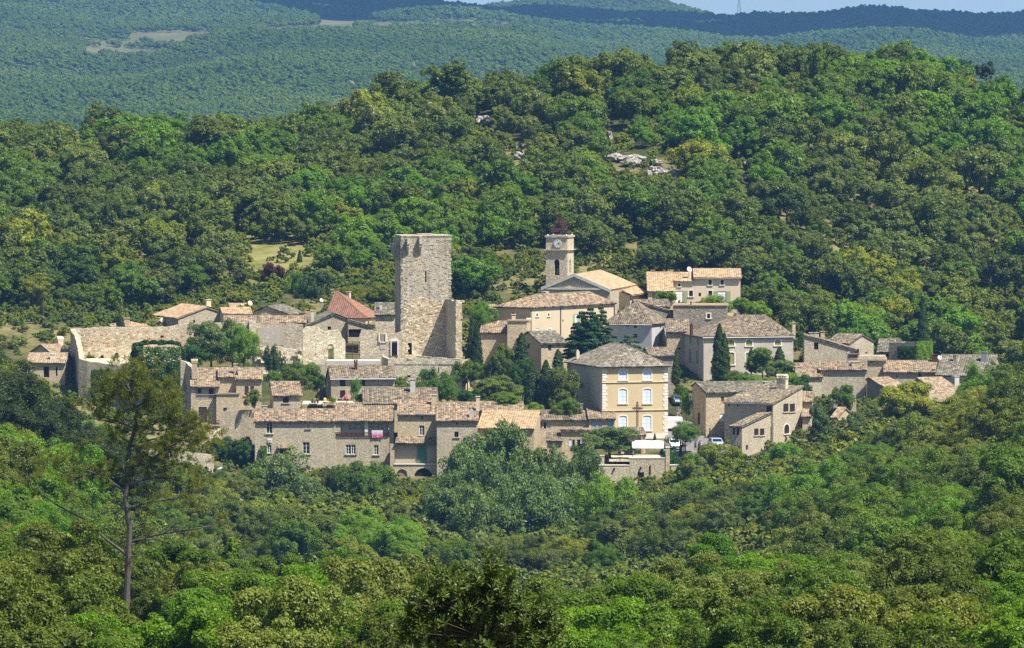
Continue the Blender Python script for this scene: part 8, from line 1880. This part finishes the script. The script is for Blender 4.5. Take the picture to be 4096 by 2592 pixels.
# ------------------------------------------------------------------ light, sky, air, camera
SUN_EL, SUN_AZ = math.radians(58), math.radians(-35)      # azimuth from +x towards the camera
sd = Vector((math.cos(SUN_EL) * math.cos(SUN_AZ), math.cos(SUN_EL) * math.sin(SUN_AZ), math.sin(SUN_EL)))
sl = bpy.data.lights.new('sun', 'SUN'); sl.energy = 5.0; sl.angle = math.radians(.53); sl.color = (1, .95, .86)
so = bpy.data.objects.new('sun', sl); link(so); so.location = (0, 0, 300); so.rotation_euler = (-sd).to_track_quat('-Z', 'Y').to_euler()
wd = bpy.data.worlds.new('World'); SC.world = wd; wd.use_nodes = True; nt = wd.node_tree; nt.nodes.clear()
sk = nt.nodes.new('ShaderNodeTexSky'); sk.sky_type = 'NISHITA'; sk.sun_disc = False; sk.sun_elevation = SUN_EL
sk.sun_rotation = math.atan2(sd.x, sd.y); sk.altitude = 200; sk.air_density = 1.0; sk.dust_density = .6; sk.ozone_density = 1.0
bg = nt.nodes.new('ShaderNodeBackground'); bg.inputs[1].default_value = .072; ow = nt.nodes.new('ShaderNodeOutputWorld')
tcw = nt.nodes.new('ShaderNodeTexCoord'); lift = nt.nodes.new('ShaderNodeVectorMath'); lift.operation = 'ADD'; lift.inputs[1].default_value = (0, 0, .10)   # the far horizon lies below the camera: the sky starts lower
nt.links.new(tcw.outputs['Generated'], lift.inputs[0]); nt.links.new(lift.outputs[0], sk.inputs['Vector']); nt.links.new(sk.outputs[0], bg.inputs[0]); nt.links.new(bg.outputs[0], ow.inputs[0])
# fair-weather clouds high above, out of the frame, that shade the far hills
cm_ = plain('cloud_white', (.9, .9, .9), 1, 0, var=.02)
def cloud(label, cx, cy, rx, ry, n, seed):
    g = np.random.default_rng(seed); hh = 1500.0; ox, oy = hh * sd.x / sd.z, hh * sd.y / sd.z; mb = MB()
    for i in range(n):
        a, r = g.uniform(0, 6.28), g.uniform(0, 1) ** .5; x, y = cx + ox + rx * r * math.cos(a), cy + oy + ry * r * math.sin(a); k = g.uniform(.25, .5); s = min(rx, ry) * k
        mb.lathe((x, y, hh + g.uniform(-40, 60)), [(s * .2, -s * .16), (s * .8, -s * .12), (s, 0), (s * .85, s * .22), (s * .5, s * .38), (s * .1, s * .44)], 14)
    o = mb.build('cloud', cm_, origin=(cx + ox, cy + oy, hh), smooth=True); props(o, label, 'cloud', kind='structure')
cloud('white cumulus cloud shading the far left hill', -300, 8900, 330, 1200, 22, 1); cloud('white cumulus cloud shading the far right ridge', 420, 8900, 620, 1350, 30, 2)
# air
hb = MB(); hb.box((-3500, -60, -60), (7000, 0, 0), (0, 11700, 0), (0, 0, 420))
hm = NT('haze_air'); pv = hm.n('VolumePrincipled'); pv.inputs['Color'].default_value = (.22, .51, 1.0, 1); pv.inputs['Density'].default_value = HAZE; pv.inputs['Anisotropy'].default_value = .1
hm.t.links.new(pv.outputs[0], hm.out.inputs['Volume'])
ho = hb.build('haze', hm.m); props(ho, kind='stuff', label='thin blue summer haze over the valley', cat='haze')
cam = bpy.data.cameras.new('camera'); cam.lens = 36 * F / 4096; cam.sensor_width = 36; cam.clip_start = 1; cam.clip_end = 40000
co = bpy.data.objects.new('camera', cam); link(co); co.location = (0, 0, CZ); co.rotation_euler = (math.pi / 2 - PITCH, 0, 0); SC.camera = co
SC.view_settings.view_transform = "Standard"; SC.view_settings.look = "None"; SC.view_settings.exposure = EXPO; SC.view_settings.gamma = 1
SC.render.engine = 'CYCLES'; cy = SC.cycles
cy.max_bounces = 6; cy.diffuse_bounces = 3; cy.glossy_bounces = 2; cy.transmission_bounces = 4; cy.volume_bounces = 0; cy.transparent_max_bounces = 8
cy.use_denoising = DENOISE; cy.denoiser = 'OPENIMAGEDENOISE'; cy.denoising_input_passes = 'RGB_ALBEDO_NORMAL'; cy.denoising_prefilter = 'ACCURATE'; cy.caustics_reflective = False; cy.caustics_refractive = False
cy.use_adaptive_sampling = False
SC.render.filter_size = 1.2 if hasattr(SC.render, 'filter_size') else 1.5
print('done', time.time() - T0)
